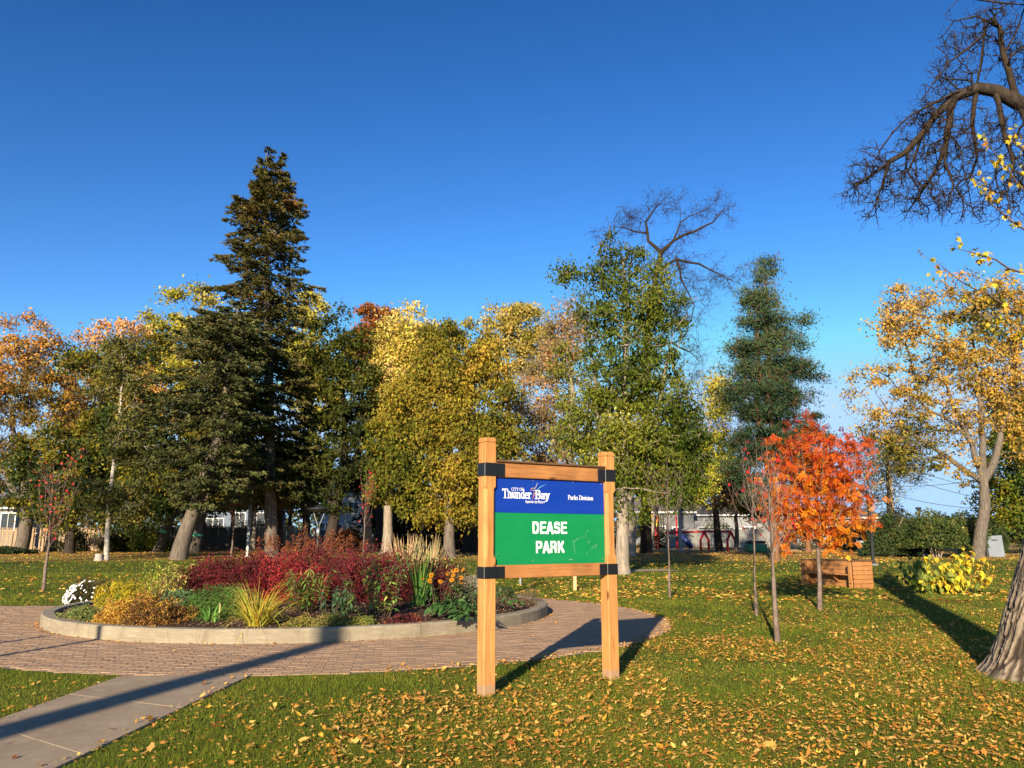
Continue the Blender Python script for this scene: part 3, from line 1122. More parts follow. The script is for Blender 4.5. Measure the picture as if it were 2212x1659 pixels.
# a few scattered on the paving and in the bed
a = rng.uniform(-pi, .4, 60); r = rng.uniform(R_IN + .1, R_IN + 2.0, 60)
parts.append(np.stack([RC[0] + r * np.cos(a), RC[1] + r * np.sin(a), np.full(60, .026)], 1))
# along the edges of the walk
for q0, dr, sg in ((EL[0][:2], ua, 1), (ER[0][:2], ub, -1)):
    t = rng.random(75) * 5; nrm = np.array([-dr[1], dr[0]]) * sg
    of = rng.normal(size=75) * .07
    p = q0 + t[:, None] * dr + of[:, None] * nrm
    parts.append(np.stack([p[:, 0], p[:, 1], np.full(75, .03)], 1))
C = np.concatenate(parts)
pn = vnoise(C * [1.2, 1.2, 0], 6)
cols = pick_cols(len(C), LPAL, (2.2, 3.2, 2.8, 2.4, .8, .6), rng, np.clip(rng.random(len(C)) * .8 + pn * .2, 0, 1), .16)
kk = rng.random(len(C)) < .12
V, F, cc = fallen(C[~kk], .034, rng, cols[~kk], SH=OVAL2D)
V2, F2, cc2 = fallen(C[kk], .043, rng, cols[kk])
V = np.concatenate([V, V2]); F = np.concatenate([F, F2 + len(V) - len(V2)]); cc = np.concatenate([cc, cc2])
obj('fallen_leaves', raw_mesh('fallen_leaves', V, F, M['leaf'], col=cc), None, label='tan and orange fallen leaves scattered over the near lawn and paving edges', category='leaves', kind='stuff')
# farther leaves: simpler
parts = []
for y0, y1, dens in ((20, 32, 26), (32, 46, 13), (46, 74, 9)):
    x1 = y1 * .7; n = int(dens * (y1 - y0) * 2 * x1)
    x = rng.uniform(-x1, x1, n); y = rng.uniform(y0, y1, n)
    dn = leaf_density(x, y) if y0 < 40 else np.full(len(x), .8)
    k = on_lawn(x, y) & (rng.random(n) < dn)
    if y0 == 32: k &= rng.random(n) < .25 + .75 * (y - 32) / 14
    parts.append(np.stack([x, y, terr(y) + .03], 1)[k])
C = np.concatenate(parts)
V, F = leaf_shape_quads(C, .12, rng, .8, 0)
V[:, 2] = np.repeat(C[:, 2], 4) + (V[:, 2] - np.repeat(C[:, 2], 4)) * .35
cols = pick_cols(len(C), LPAL, (1, 3, 3.5, 2, 2, .2), rng)
obj('distant_leaves', raw_mesh('distant_leaves', V, F, M['leaf'], col=np.repeat(cols, 4, 0)), None, label='pale fallen leaves strewn over the far lawn under the trees', category='leaves', kind='stuff')
# single leaves on the walk
for i, (px, py, lab) in enumerate([(505, 1543, 'curled orange leaf lying on the nearest slab but one of the walk'), (500, 1470, 'small brown leaf near the paving end of the walk'),
                                   (318, 1560, 'dark curled leaf with a shadow in the middle of the walk'), (455, 1507, 'thin brown leaf on the first slab of the walk'),
                                   (205, 1628, 'tan leaf lying flat on the lowest slab in view'), (30, 1645, 'small leaf at the bottom left corner of the walk'),
                                   (440, 1483, 'reddish leaf scrap on the upper left of the first slab'), (610, 1447, 'orange leaf on the brick paving above the walk')]):
    g = G(px if px < 600 else px, py)
    if lab.startswith('curled orange'): g = G(322, 1562); 
    if lab.startswith('dark curled'): g = G(240, 1583)
    c_ = pick_cols(1, LPAL, (2, 3, 2, 2, 0, 0), rng)
    V, F, cc = fallen(np.zeros((1, 3)), .075, rng, c_, SH=OVAL2D)
    o = obj('fallen_leaf', raw_mesh('fallen_leaf', V, F, M['leaf'], col=cc), None, label=lab, category='leaf', group='single leaves on the path')
    o.location = (g[0], g[1], .026)

# ================================================================== SIGN
A0 = G(1050, 1500)[:2]; A1 = G(1320, 1466)[:2]
PW = .142
u2 = norm(A1 - A0); SANG = atan2(u2[1], u2[0]); SW = float(np.linalg.norm(A1 - A0))
sign = thing('park_sign', 'wooden two-post park sign with blue and green panel on the lawn', 'sign', (A0[0], A0[1], 0), SANG)
HP = [P(1057, 946, A0[1])[2], P(1315, 977, A1[1])[2]]


def sign_post(x, H, name='post'):
    h = PW / 2; c = .006
    def sec(z, ch, w=h):                # square with the front-left corner chamfered by ch
        e = c
        pts = [(-w + e, w), (w - e, w), (w, w - e), (w, -w + ch), (w - ch, -w), (-w + ch, -w), (-w, -w + ch), (-w, w - e)]
        return [(x + a, b, z) for a, b in pts]
    zs = [(-.3, .008, h), (1.295 - .10, .008, h), (1.36, .008, h), (1.39, .032, h - .001), (2.09, .032, h - .001), (2.12, .008, h), (H - .062, .008, h), (H - .058, .008, h - .006), (H - .052, .008, h - .006), (H - .048, .008, h + .003), (H - .014, .012, h + .003), (H, .02, h - .010)]
    V = []
    for z, ch, w in zs: V += sec(z, ch, w)
    n = 8; m = len(zs)
    mb = MB(); mb.add(V, [[i * n + j, (i + 1) * n + j, (i + 1) * n + (j + 1) % n, i * n + (j + 1) % n] for i in range(m - 1) for j in range(n)], (), [list(range(n)), [(m - 1) * n + j for j in range(n)][::-1]])
    return mb.build(name, M['post_wood'], sign)


sign_post(0, HP[0]); sign_post(SW, HP[1])


def zl(py): return P(1077, py, A0[1] + .05)[2]


ZT0, ZT1 = zl(1031), zl(999)          # top rail
ZP0, ZP1 = zl(1219), zl(1033)         # panel
ZB0, ZB1 = zl(1250), zl(1221)         # bottom rail
ZBG = zl(1107)
x0, x1 = PW / 2 + .002, SW - PW / 2 - .002
RF = -PW / 2 + .012                    # front face of the rails (local y)
for z0, z1 in ((ZT0, ZT1), (ZB0, ZB1)):
    MB().box(((x0 + x1) / 2, RF + .042, (z0 + z1) / 2), (x1 - x0, .084, z1 - z0), None, .006).build('rail', M['rail_wood'], sign)
MB().box(((x0 + x1) / 2, RF + .036, ZT1 + .012), (x1 - x0 - .004, .118, .022), None, .004).build('rail_cap', M['rail_cap'], sign)
# panel: a sheet standing behind the front of the rails
PF = RF + .030
pz0, pz1 = ZB1 + .001, ZT0 - .001
panel = MB().box(((x0 + x1) / 2, PF + .011, (pz0 + ZBG) / 2 - .0005), (x1 - x0, .018, ZBG - pz0 - .001)).build('panel', M['sign_green'], sign, label='green lower panel face with the park name and scratches')
panel2 = MB().box(((x0 + x1) / 2, PF + .011, (pz1 + ZBG) / 2 + .0005), (x1 - x0, .018, pz1 - ZBG - .001)).build('panel', M['sign_blue'], sign, label='blue upper panel face with the city name')
MB().box(((x0 + x1) / 2, PF + .027, (pz0 + pz1) / 2), (x1 - x0, .012, pz1 - pz0 - .004)).build('backing_board', M['rail_cap'], sign)
PWID = x1 - x0
TF = PF + .002 - .0015                  # plane of the print


def text_part(txt, xa, xb, ztop, zbot, mat, parent, off=.012, name='lettering'):
    cu = bpy.data.curves.new('lettering', 'FONT'); cu.body = txt; cu.size = 1; cu.extrude = .0; cu.offset = off; cu.resolution_u = 5
    o = bpy.data.objects.new('tmp', cu); COL.objects.link(o)
    dg = bpy.context.evaluated_depsgraph_get(); me = bpy.data.meshes.new_from_object(o.evaluated_get(dg))
    bpy.data.objects.remove(o)
    nv = len(me.vertices); co = np.empty(nv * 3); me.vertices.foreach_get('co', co); co = co.reshape(-1, 3)
    mn, mx = co.min(0), co.max(0)
    X = xa + (co[:, 0] - mn[0]) / (mx[0] - mn[0]) * (xb - xa); Z = zbot + (co[:, 1] - mn[1]) / (mx[1] - mn[1]) * (ztop - zbot)
    co = np.stack([X, np.full(nv, TF), Z], 1)
    me.vertices.foreach_set('co', co.reshape(-1).astype(np.float32)); me.materials.clear(); me.materials.append(mat)
    me.name = name; me.update()
    return obj(name, me, parent)


# a broad-nib serif alphabet
def arc(cx, cy, rx, ry, a0, a1, n=9):
    return [(cx + rx * cos(radians(a)), cy + ry * sin(radians(a))) for a in np.linspace(a0, a1, n)]


GL = {
    'T': (.78, [[(.39, 0), (.39, .96)], [(.04, .97), (.74, .97)], [(.04, .97), (.02, .80)], [(.74, .97), (.76, .80)], [(.24, .01), (.54, .01)]]),
    'h': (.66, [[(.14, 0), (.14, 1)], [(.14, .48)] + arc(.32, .42, .18, .22, 140, 0) + [(.50, 0)], [(.02, .01), (.27, .01)], [(.38, .01), (.62, .01)], [(.03, .98), (.14, .98)]]),
    'u': (.66, [[(.14, .64), (.14, .22)] + arc(.32, .22, .18, .2, 180, 340), [(.50, .64), (.50, .02)], [(.03, .63), (.14, .63)], [(.39, .63), (.50, .63)], [(.50, .02), (.62, .02)]]),
    'n': (.66, [[(.14, 0), (.14, .64)], [(.14, .48)] + arc(.32, .42, .18, .22, 140, 0) + [(.50, 0)], [(.02, .01), (.27, .01)], [(.38, .01), (.62, .01)], [(.03, .63), (.14, .63)]]),
    'd': (.64, [arc(.29, .32, .20, .30, 50, 320, 14), [(.48, 0), (.48, 1)], [(.36, .98), (.48, .98)], [(.48, .01), (.60, .01)]]),
    'e': (.56, [arc(.28, .32, .20, .30, 0, 310, 14), [(.08, .34), (.48, .34)]]),
    'r': (.50, [[(.14, 0), (.14, .64)], [(.14, .46)] + arc(.32, .42, .15, .20, 140, 50, 5), [(.02, .01), (.30, .01)], [(.03, .63), (.14, .63)], [(.42, .56), (.43, .52)]]),
    'B': (.74, [[(.16, 0), (.16, 1)], [(.16, .98), (.36, .98)] + arc(.38, .75, .22, .23, 90, -90, 8) + [(.16, .52)], [(.36, .52)] + arc(.40, .26, .25, .25, 90, -90, 8) + [(.16, .01)], [(.03, .98), (.16, .98)], [(.03, .01), (.16, .01)]]),
    'a': (.58, [arc(.27, .44, .18, .19, 160, 0, 8) + [(.45, .02)], arc(.25, .18, .17, .17, 60, 330, 10), [(.45, .02), (.55, .02)]]),
    'y': (.60, [[(.10, .64), (.32, .06)], [(.52, .64), (.28, -.10), (.18, -.26), (.06, -.27)], [(.0, .63), (.22, .63)], [(.42, .63), (.60, .63)]]),
    'P': (.66, [[(.16, 0), (.16, 1)], [(.16, .98), (.34, .98)] + arc(.36, .72, .23, .26, 90, -90, 8) + [(.16, .46)], [(.03, .98), (.16, .98)], [(.03, .01), (.32, .01)]]),
    'k': (.64, [[(.14, 0), (.14, 1)], [(.16, .28), (.46, .62)], [(.26, .38), (.52, .02)], [(.02, .01), (.26, .01)], [(.34, .62), (.58, .62)], [(.42, .01), (.62, .01)], [(.03, .98), (.14, .98)]]),
    's': (.48, [arc(.24, .48, .15, .15, 30, 220, 8) + arc(.24, .17, .16, .16, 60, -150, 8)]),
    'D': (.80, [[(.16, 0), (.16, 1)], [(.16, .98), (.34, .98)] + arc(.36, .5, .34, .48, 90, -90, 12) + [(.16, .01)], [(.03, .98), (.16, .98)], [(.03, .01), (.16, .01)]]),
    'i': (.32, [[(.16, 0), (.16, .64)], [(.16, .84), (.16, .90)], [(.04, .63), (.16, .63)], [(.03, .01), (.29, .01)]]),
    'v': (.58, [[(.08, .64), (.30, .02)], [(.50, .64), (.30, .02)], [(.0, .63), (.2, .63)], [(.40, .63), (.58, .63)]]),
    'o': (.58, [arc(.29, .32, .20, .30, 0, 360, 18)]),
    'C': (.74, [arc(.40, .5, .30, .48, 45, 315, 16), [(.62, .84), (.64, .70)]]),
    'I': (.36, [[(.18, 0), (.18, 1)], [(.04, .98), (.32, .98)], [(.04, .01), (.32, .01)]]),
    'Y': (.72, [[(.10, .98), (.36, .46), (.36, 0)], [(.62, .98), (.36, .46)], [(.0, .98), (.22, .98)], [(.52, .98), (.72, .98)], [(.24, .01), (.48, .01)]]),
    'O': (.80, [arc(.40, .5, .32, .48, 0, 360, 20)]),
    'F': (.62, [[(.16, 0), (.16, 1)], [(.03, .98), (.56, .98), (.58, .80)], [(.16, .52), (.44, .52)], [(.03, .01), (.32, .01)]]),
    'S': (.58, [arc(.30, .74, .20, .23, 30, 230, 9) + arc(.28, .26, .21, .25, 60, -150, 9)]),
    'p': (.64, [[(.14, -.28), (.14, .64)], arc(.33, .32, .20, .30, 140, -140, 12), [(.02, -.27), (.28, -.27)], [(.03, .63), (.14, .63)]]),
    'b': (.62, [[(.14, 0), (.14, 1)], arc(.32, .32, .20, .30, 140, -140, 12), [(.03, .98), (.14, .98)]]),
    'N': (.82, [[(.14, 0), (.14, 1)], [(.14, 1), (.64, 0)], [(.66, 0), (.66, 1)], [(.03, .98), (.14, .98)], [(.54, .98), (.78, .98)], [(.03, .01), (.26, .01)]]),
    't': (.40, [[(.18, .85), (.18, .14)] + arc(.28, .14, .10, .12, 180, 330, 5), [(.04, .63), (.36, .63)]]),
    'H': (.66, [[(.14, 0), (.14, .74)], [(.14, .48)] + arc(.32, .42, .18, .22, 140, 0) + [(.50, 0)], [(.02, .01), (.27, .01)], [(.38, .01), (.62, .01)], [(.03, .72), (.14, .72)]]),
    ' ': (.32, []),
}


def hull(pts):
    pts = sorted(set((round(a, 6), round(b, 6)) for a, b in pts))
    def half(ps):
        h = []
        for p in ps:
            while len(h) >= 2 and (h[-1][0] - h[-2][0]) * (p[1] - h[-2][1]) - (h[-1][1] - h[-2][1]) * (p[0] - h[-2][0]) <= 0: h.pop()
            h.append(p)
        return h
    return half(pts)[:-1] + half(pts[::-1])[:-1]


def serif_text(txt, xa, xb, zbase, cap, mat, parent, nib=(.13, .05), slant=0.0):
    W_ = sum(GL[c][0] for c in txt); sx = (xb - xa) / W_
    mb = MB(); cur = 0; cnt = 0
    for ch in txt:
        w, strokes = GL[ch]
        for st in strokes:
            for a, b in zip(st[:-1], st[1:]):
                pts = []
                for q in (a, b):
                    for dx in (-.5, .5):
                        for dy in (-.5, .5):
                            pts.append((cur + q[0] + dx * nib[0], q[1] + dy * nib[1]))
                h = hull(pts)
                yy = TF - .00004 * (cnt % 14); cnt += 1
                mb.add([(xa + (x + slant * z) * sx, yy, zbase + z * cap) for x, z in h], (), (), [list(range(len(h)))])
        cur += w
    return mb.build('lettering', mat, parent)


def sarc(cx, cy, rx, ry, a0, a1, n=12): return arc(cx, cy, rx, ry, a0, a1, n)


GL.update({
    '1D': (.74, [[(.14, .09), (.14, .91)], [(.14, .91), (.34, .91)] + sarc(.34, .5, .26, .41, 90, -90) + [(.14, .09)]]),
    '1E': (.66, [[(.14, .09), (.14, .91)], [(.14, .91), (.56, .91)], [(.14, .52), (.52, .52)], [(.14, .09), (.57, .09)]]),
    '1A': (.72, [[(.10, .06), (.34, .91), (.38, .91), (.62, .06)], [(.20, .30), (.52, .30)]]),
    '1S': (.70, [sarc(.35, .70, .21, .21, 20, 230) + sarc(.34, .30, .23, .21, 70, -160)]),
    '1P': (.70, [[(.14, .09), (.14, .91)], [(.14, .91), (.36, .91)] + sarc(.36, .68, .22, .23, 90, -90) + [(.14, .45)]]),
    '1R': (.74, [[(.14, .09), (.14, .91)], [(.14, .91), (.38, .91)] + sarc(.38, .70, .20, .21, 90, -90) + [(.14, .49)], [(.38, .49), (.55, .40), (.58, .09)]]),
    '1K': (.74, [[(.14, .09), (.14, .91)], [(.18, .36), (.58, .91)], [(.32, .55), (.62, .09)]]),
})
GH = ZBG - pz0; kg = GH / .52
for word, ta, tb, d0, d1 in (('DEASE', .322, .640, .085, .212), ('PARK', .352, .615, .284, .409)):
    serif_text(['1' + c for c in word], x0 + ta * PWID, x0 + tb * PWID, ZBG - d1 * kg, (d1 - d0) * kg, M['white_print'], panel, (.18, .16))
PT = pz1
kb = (PT - ZBG) / .35
serif_text('THunder', x0 + .068 * PWID, x0 + .318 * PWID, PT - .203 * kb, .092 * kb, M['white_print'], panel2, (.17, .07))
serif_text('Bay', x0 + .352 * PWID, x0 + .480 * PWID, PT - .203 * kb, .088 * kb, M['white_print'], panel2, (.19, .07))
serif_text('CITY OF', x0 + .142 * PWID, x0 + .246 * PWID, PT - .127 * kb, .030 * kb, M['white_print'], panel2, (.11, .06))
serif_text('Superior by Nature', x0 + .262 * PWID, x0 + .436 * PWID, PT - .246 * kb, .027 * kb, M['white_print'], panel2, (.12, .07), .2)
serif_text('Parks Division', x0 + .652 * PWID, x0 + .895 * PWID, PT - .200 * kb, .046 * kb, M['white_print'], panel2, (.15, .06))


# the bird emblem between the words
def emb(poly, col, name='emblem'):
    pass


def m_emblem():
    n = NT('emblem_print'); c = attr_col(n); return n.done(n.bsdf(c, .45, spec=.3))


M['emblem'] = m_emblem()


def ex(cx, cy):
    """crop coordinates of the sign close-up -> panel"""
    f = (cx - 235) / 1560.0
    z0_, z1_ = A0[1], A1[1]
    t = f * z0_ / (z1_ - f * (z1_ - z0_))
    top = 113 + f * 127; bot = 618 + f * 64
    return x0 + t * PWID, PT - (cy - top) / (bot - top) * (PT - ZBG)


def ribbon2d(pts, ws, cols, mb_store):
    pts = np.array([ex(*p) for p in pts]); 
    T = norm(np.gradient(pts, axis=0)); N = np.stack([-T[:, 1], T[:, 0]], 1)
    ws = np.array(ws) * .000275
    L = pts + N * ws[:, None]; R = pts - N * ws[:, None]
    n = len(pts); st = mb_store['n']
    mb_store['k'] += 1
    yy = TF - .0002 - .00008 * mb_store['k']
    for i in range(n):
        mb_store['v'] += [(L[i, 0], yy, L[i, 1]), (R[i, 0], yy, R[i, 1])]; mb_store['c'] += [cols[i], cols[i]]
    mb_store['f'] += [[st + 2 * i, st + 2 * i + 1, st + 2 * i + 3, st + 2 * i + 2] for i in range(n - 1)]
    mb_store['n'] += 2 * n


es = dict(v=[], c=[], f=[], n=0, k=0)
OR, YE, GN_, CY, PK = (.85, .25, .02), (.85, .65, .06), (.15, .62, .22), (.25, .6, .8), (.8, .25, .35)
ribbon2d([(783, 455), (800, 400), (822, 360), (850, 315), (890, 280), (935, 256), (982, 241)], [1, 5, 9, 10, 9, 6, 1], [PK, OR, YE, GN_, CY, CY, (.3, .45, .8)], es)
ribbon2d([(783, 455), (787, 420), (797, 390), (800, 365)], [1, 8, 10, 3], [PK, OR, OR, YE], es)
ribbon2d([(756, 325), (758, 300), (782, 287), (806, 292), (824, 287), (838, 255), (850, 225), (862, 208)], [3, 8, 8, 5, 9, 8, 5, 1], [OR, OR, YE, YE, YE, (.8, .8, .6), (.8, .85, .8), (.85, .85, .85)], es)
ribbon2d([(756, 322), (785, 318), (810, 318), (800, 345), (792, 365), (812, 352)], [5, 6, 7, 6, 5, 1], [OR, YE, YE, OR, OR, YE], es)
obj('emblem', raw_mesh('emblem', np.array(es['v']), np.array(es['f']), M['emblem'], col=np.array(es['c'])), panel2)

# scratches, dents and screws
def m_scr():
    n = NT('scratch'); return n.done(n.bsdf((.45, .62, .50), .6))


M['scratch'] = m_scr()
ss = dict(v=[], c=[], f=[], n=0, k=0)


def exg(cx, cy):
    f = (cx - 235) / 1565.0; z0_, z1_ = A0[1], A1[1]
    t = f * z0_ / (z1_ - f * (z1_ - z0_)); top = 620 + f * 65; bot = 1372 - f * 12
    return x0 + t * PWID, ZBG - (cy - top) / (bot - top) * (ZBG - pz0)


_ex = ex
ex = exg
for pts, w in (([(1352, 1035), (1362, 1085), (1372, 1160), (1380, 1225)], 3), ([(1365, 1068), (1400, 1035), (1432, 1018)], 3), ([(1432, 1018), (1470, 1003), (1520, 998)], 1.3),
               ([(1605, 1172), (1640, 1132), (1682, 1102)], 2.6), ([(1682, 1110), (1660, 1165)], 2.4), ([(1565, 1085), (1590, 1062)], 5), ([(1535, 940), (1542, 990)], 1.6), ([(1562, 907), (1570, 922)], 5),
               ([(1545, 1218), (1556, 1236)], 4), ([(1768, 720), (1772, 765)], 1.5), ([(235, 1258), (262, 1225), (298, 1192)], 1.5), ([(1285, 1310), (1345, 1308)], 3), ([(1308, 1325), (1325, 1300)], 3)):
    ribbon2d(pts, [w * 1.1] * len(pts), [(0, 0, 0)] * len(pts), ss)
obj('scratches', raw_mesh('scratches', np.array(ss['v']), np.array(ss['f']), M['scratch']), panel, kind='stuff')
ds = dict(v=[], c=[], f=[], n=0, k=0)
for pts, w in (([(1520, 985), (1560, 1010), (1590, 1050)], 11), ([(1530, 1040), (1580, 1062)], 7), ([(240, 1355), (430, 1343), (620, 1352), (830, 1362), (1010, 1350), (1180, 1340), (1330, 1328), (1480, 1330), (1600, 1338), (1790, 1336)], 2.2), ([(1555, 740), (1590, 712), (1612, 742)], 2.5)):
    ribbon2d(pts, [w] * len(pts), [(0, 0, 0)] * len(pts), ds)
M['scuff'] = m_plain('scuff', (.03, .20, .08), .7, var=.5, vs=90)
obj('scuffs', raw_mesh('scuffs', np.array(ds['v']), np.array(ds['f']), M['scuff']), panel, kind='stuff')
ex = _ex
for f_, z_, pp, mm in ((.335, pz1 - .02, panel2, 'screw'), (.70, pz1 - .02, panel2, 'screw'), (.98, pz1 - .02, panel2, 'screw'), (.33, pz0 + .035, panel, 'screw'), (.70, pz0 + .02, panel, 'rail_cap'), (.98, pz0 + .04, panel, 'rail_wood')):
    MB().lathe([(0.0001, .002), (.004, .0018), (.0055, 0), (.0055, -.002)], 10).build('screw', M[mm], pp).matrix_local = Matrix.Translation((x0 + f_ * PWID, TF - .001, z_)) @ Matrix.Rotation(pi / 2, 4, 'X')

# steel straps: a collar round each post with a tongue on the rail, and bolts
for pi_, (xp, sg) in enumerate(((0, 1), (SW, -1))):
    for z0, z1 in ((ZT0, ZT1), (ZB0, ZB1)):
        zc = (z0 + z1) / 2 - .003; hh = (z1 - z0) * .88
        t = .006; h = PW / 2 + t / 2 + .001
        mb = MB()
        mb.box((xp, -h, zc), (PW + 2 * t + .002, t, hh), None, .0015)
        mb.box((xp, h, zc), (PW + 2 * t + .002, t, hh), None, .0015)
        mb.box((xp - h, 0, zc), (t, PW + .001, hh), None, .0015)
        mb.box((xp + h, 0, zc), (t, PW + .001, hh), None, .0015)
        tl = .105
        mb.box((xp + sg * (PW / 2 + t + .003 + tl / 2), RF - t / 2 - .001, zc), (tl, t, hh), None, .0015)
        st = mb.build('strap', M['black_steel'], sign)
        bx = [xp - .035, xp + .035, xp + sg * (PW / 2 + .04), xp + sg * (PW / 2 + .09)]
        for q, bxx in enumerate(bx):
            yb = -h - t / 2 if q < 2 else RF - t - .002
            o = MB().lathe([(0.0001, .006), (.006, .005), (.008, 0)], 8).build('bolt', M['bolt'], st)
            o.matrix_local = Matrix.Translation((bxx, yb, zc)) @ Matrix.Rotation(pi / 2, 4, 'X')
        MB().tube([(xp - PW / 2 - t - .0005, -h - t / 2, zc - hh * .48), (xp - PW / 2 - t - .0005, -h - t / 2, zc + hh * .48)], .003, 6).build('weld', M['weld'], st)

# ================================================================== BIG NEAR TREE AT THE RIGHT
def near_trunk():
    root = thing('maple_tree', 'massive rough-barked trunk leaning right at the right edge, bare drooping boughs above', 'tree')
    b = G(2243, 1462); root.location = tuple(b)
    rng = np.random.default_rng(77)
    # centre line (px at distance) and radii
    Yb = b[1]
    pts = [np.array([0, 0, -.1])]
    for px, py in ((2262, 1330), (2284, 1200), (2312, 1050), (2350, 800), (2390, 520)):
        pts.append(P(px, py, Yb + .0) - b)
    pts = np.array(pts)
    rs = np.array([.52, .44, .375, .35, .33, .30])
    # resample
    seg = np.linalg.norm(np.diff(pts, axis=0), axis=1); cum = np.concatenate([[0], np.cumsum(seg)]); L = cum[-1]
    m = 330; n = 200
    tt = np.concatenate([np.linspace(0, 2.3, 190), np.linspace(2.3, L, 50)[1:]]); m = len(tt)
    C = np.stack([np.interp(tt, cum, pts[:, k]) for k in range(3)], 1)
    R = np.interp(tt, cum, rs); R = R * (1 + .55 * np.exp(-tt / .17))
    for _ in range(12): C[1:-1] = (C[:-2] + C[2:] + C[1:-1] * 2) / 4
    ang = np.linspace(0, 2 * pi, n, endpoint=False)
    X = np.cos(ang)[None] * np.ones((m, 1)); Yc = np.sin(ang)[None] * np.ones((m, 1)); Z = tt[:, None] * np.ones((1, n))
    q = np.stack([(X * 4.4).ravel(), (Yc * 4.4).ravel(), (Z * 1.9).ravel()], 1)
    w = np.stack([vnoise(q * .8, 3), vnoise(q * .8, 4), vnoise(q, 5)], 1)
    q1 = np.stack([(X * 11.0).ravel(), (Yc * 11.0).ravel(), (Z * 2.4).ravel()], 1) + w * 2.0
    rid = 1 - np.abs(2 * vnoise(q1, 11) - 1)
    q2 = np.stack([(X * 19).ravel(), (Yc * 19).ravel(), (Z * 9).ravel()], 1) + w * 2.5
    rid2 = 1 - np.abs(2 * vnoise(q2, 12) - 1)
    q3 = np.stack([(X * 38).ravel(), (Yc * 38).ravel(), (Z * 30).ravel()], 1)
    fine = vnoise(q3, 13)
    fur = np.clip((rid - .70) / .22, 0, 1); fur2 = np.clip((rid2 - .74) / .22, 0, 1)
    disp = (-.034 * fur - .016 * fur2 + .012 * fine).reshape(m, n)
    flut = 1 + .10 * np.exp(-tt / .3)[:, None] * np.cos(ang * 5 + 1.0)[None] + .03 * (vnoise(np.stack([(X * 1.5).ravel(), (Yc * 1.5).ravel(), (Z * .8).ravel()], 1), 2).reshape(m, n) - .5)
    rr = R[:, None] * flut + disp
    V = C[:, None, :] + np.stack([rr * X, rr * Yc, np.zeros_like(rr)], 2)
    V = V.reshape(-1, 3)
    i = np.arange(m - 1)[:, None]; j = np.arange(n)[None]
    F = np.stack([i * n + j, i * n + (j + 1) % n, (i + 1) * n + (j + 1) % n, (i + 1) * n + j], 2).reshape(-1, 4)
    pl = vnoise(np.stack([(X * 2).ravel(), (Yc * 2).ravel(), (Z * 1.3).ravel()], 1), 9)
    base = np.array([.30, .235, .165])[None] * (.75 + .5 * fine[:, None]) * (.8 + .4 * pl[:, None])
    gap = np.array([.055, .040, .028])[None]
    k = np.clip(fur + .6 * fur2, 0, 1)[:, None]
    k = np.clip(k * 1.25, 0, 1); col = base * (1 - k) + gap * k
    mat = m_attr('near_bark', .92, .1, .6, 60, .2, 40)
    obj('trunk', raw_mesh('trunk', V, F, mat, col=col, smooth=True), root)
    top = C[-1] - norm(C[-1] - C[-6]) * .5
    # boughs over the frame
    sk = Skel()
    Yq = Yb + 1.6

    def W_(px, py, dy=0.): return P(px, py, Yq + dy) - b
    s0 = sk.add(top, -1); sk.fix[s0] = .30
    up1 = sk.stem([top, top + [.35, .1, 1.3], top + [.6, .5, 3.2], top + [.4, .9, 5.6], top + [.9, 1.0, 8.0]], [.29, .27, .2, .13, .05], rng, s0, .4, .03)
    for q0, q1, q2 in (((.4, .2, 1.8), (1.6, -.2, 3.6), (2.8, -.3, 5.6)), ((.6, .5, 3.2), (1.2, 1.8, 5.0), (1.3, 2.9, 7.2)), ((.5, .7, 4.4), (1.9, .9, 5.8), (3.0, 1.4, 8.0))):
        sq = sk.nearest(top + np.array(q0)); sk.stem([sk.p[sq], top + q1, top + q2], [.15, .1, .03], rng, sq, .4, .05)
    sk.stem([top, W_(2420, 330, 0), W_(2340, 262, 0), W_(2262, 240), W_(2200, 222), W_(2150, 196), W_(2110, 190), W_(2060, 212), W_(2020, 250), W_(1990, 292), W_(1955, 330), W_(1920, 350), W_(1890, 372), W_(1858, 395), W_(1832, 412)],
            [.26, .20, .13, .085, .062, .050, .042, .036, .031, .026, .021, .017, .013, .010, .007], rng, s0, .25, .012)

    def br(pp, r0, r1, dy=0):
        pts_ = [W_(a, c, dy * k_ / max(1, len(pp) - 1)) for k_, (a, c) in enumerate(pp)]
        st_ = sk.nearest(pts_[0]); pts_[0] = sk.p[st_]
        sk.stem(pts_, list(np.linspace(r0, r1, len(pts_))), rng, st_, .22, .012)
    br([(2180, 215), (2168, 120), (2160, 60), (2140, 40), (2125, 75), (2090, 105), (2050, 135), (2020, 175), (1990, 215)], .032, .009, -.3)
    br([(2125, 75), (2120, 130), (2110, 180)], .03, .02, .0)
    br([(2110, 190), (2060, 200), (2010, 225), (1965, 250), (1925, 290), (1900, 325)], .026, .008, -.4)
    br([(1990, 292), (1975, 340), (1960, 370), (1985, 410), (1972, 440)], .026, .008, .4)
    br([(1920, 350), (1905, 400), (1890, 440), (1895, 480)], .018, .007, .2)
    br([(2060, 212), (2045, 290), (2040, 350), (2060, 400), (2048, 440), (2035, 470)], .020, .006, -.4)
    br([(2045, 330), (2005, 390), (1980, 430), (1962, 455), (1955, 470)], .022, .006, .3)
    br([(2110, 190), (2100, 270), (2110, 340), (2090, 400), (2100, 455)], .020, .006, .5)
    br([(2165, 205), (2170, 290), (2190, 350), (2175, 420), (2185, 480)], .020, .006, -.5)
    br([(2210, 222), (2222, 290), (2215, 370), (2235, 430)], .020, .007, .2)
    br([(2160, 60), (2110, 35), (2060, 45), (2035, 80)], .022, .007, .4)
    br([(2170, 110), (2200, 60), (2215, 10), (2200, -30)], .022, .008, -.4)
    br([(2180, 30), (2120, 0), (2080, -10), (2050, 20)], .02, .007, -.2)
    bl = []
    sc = Yq / FPX
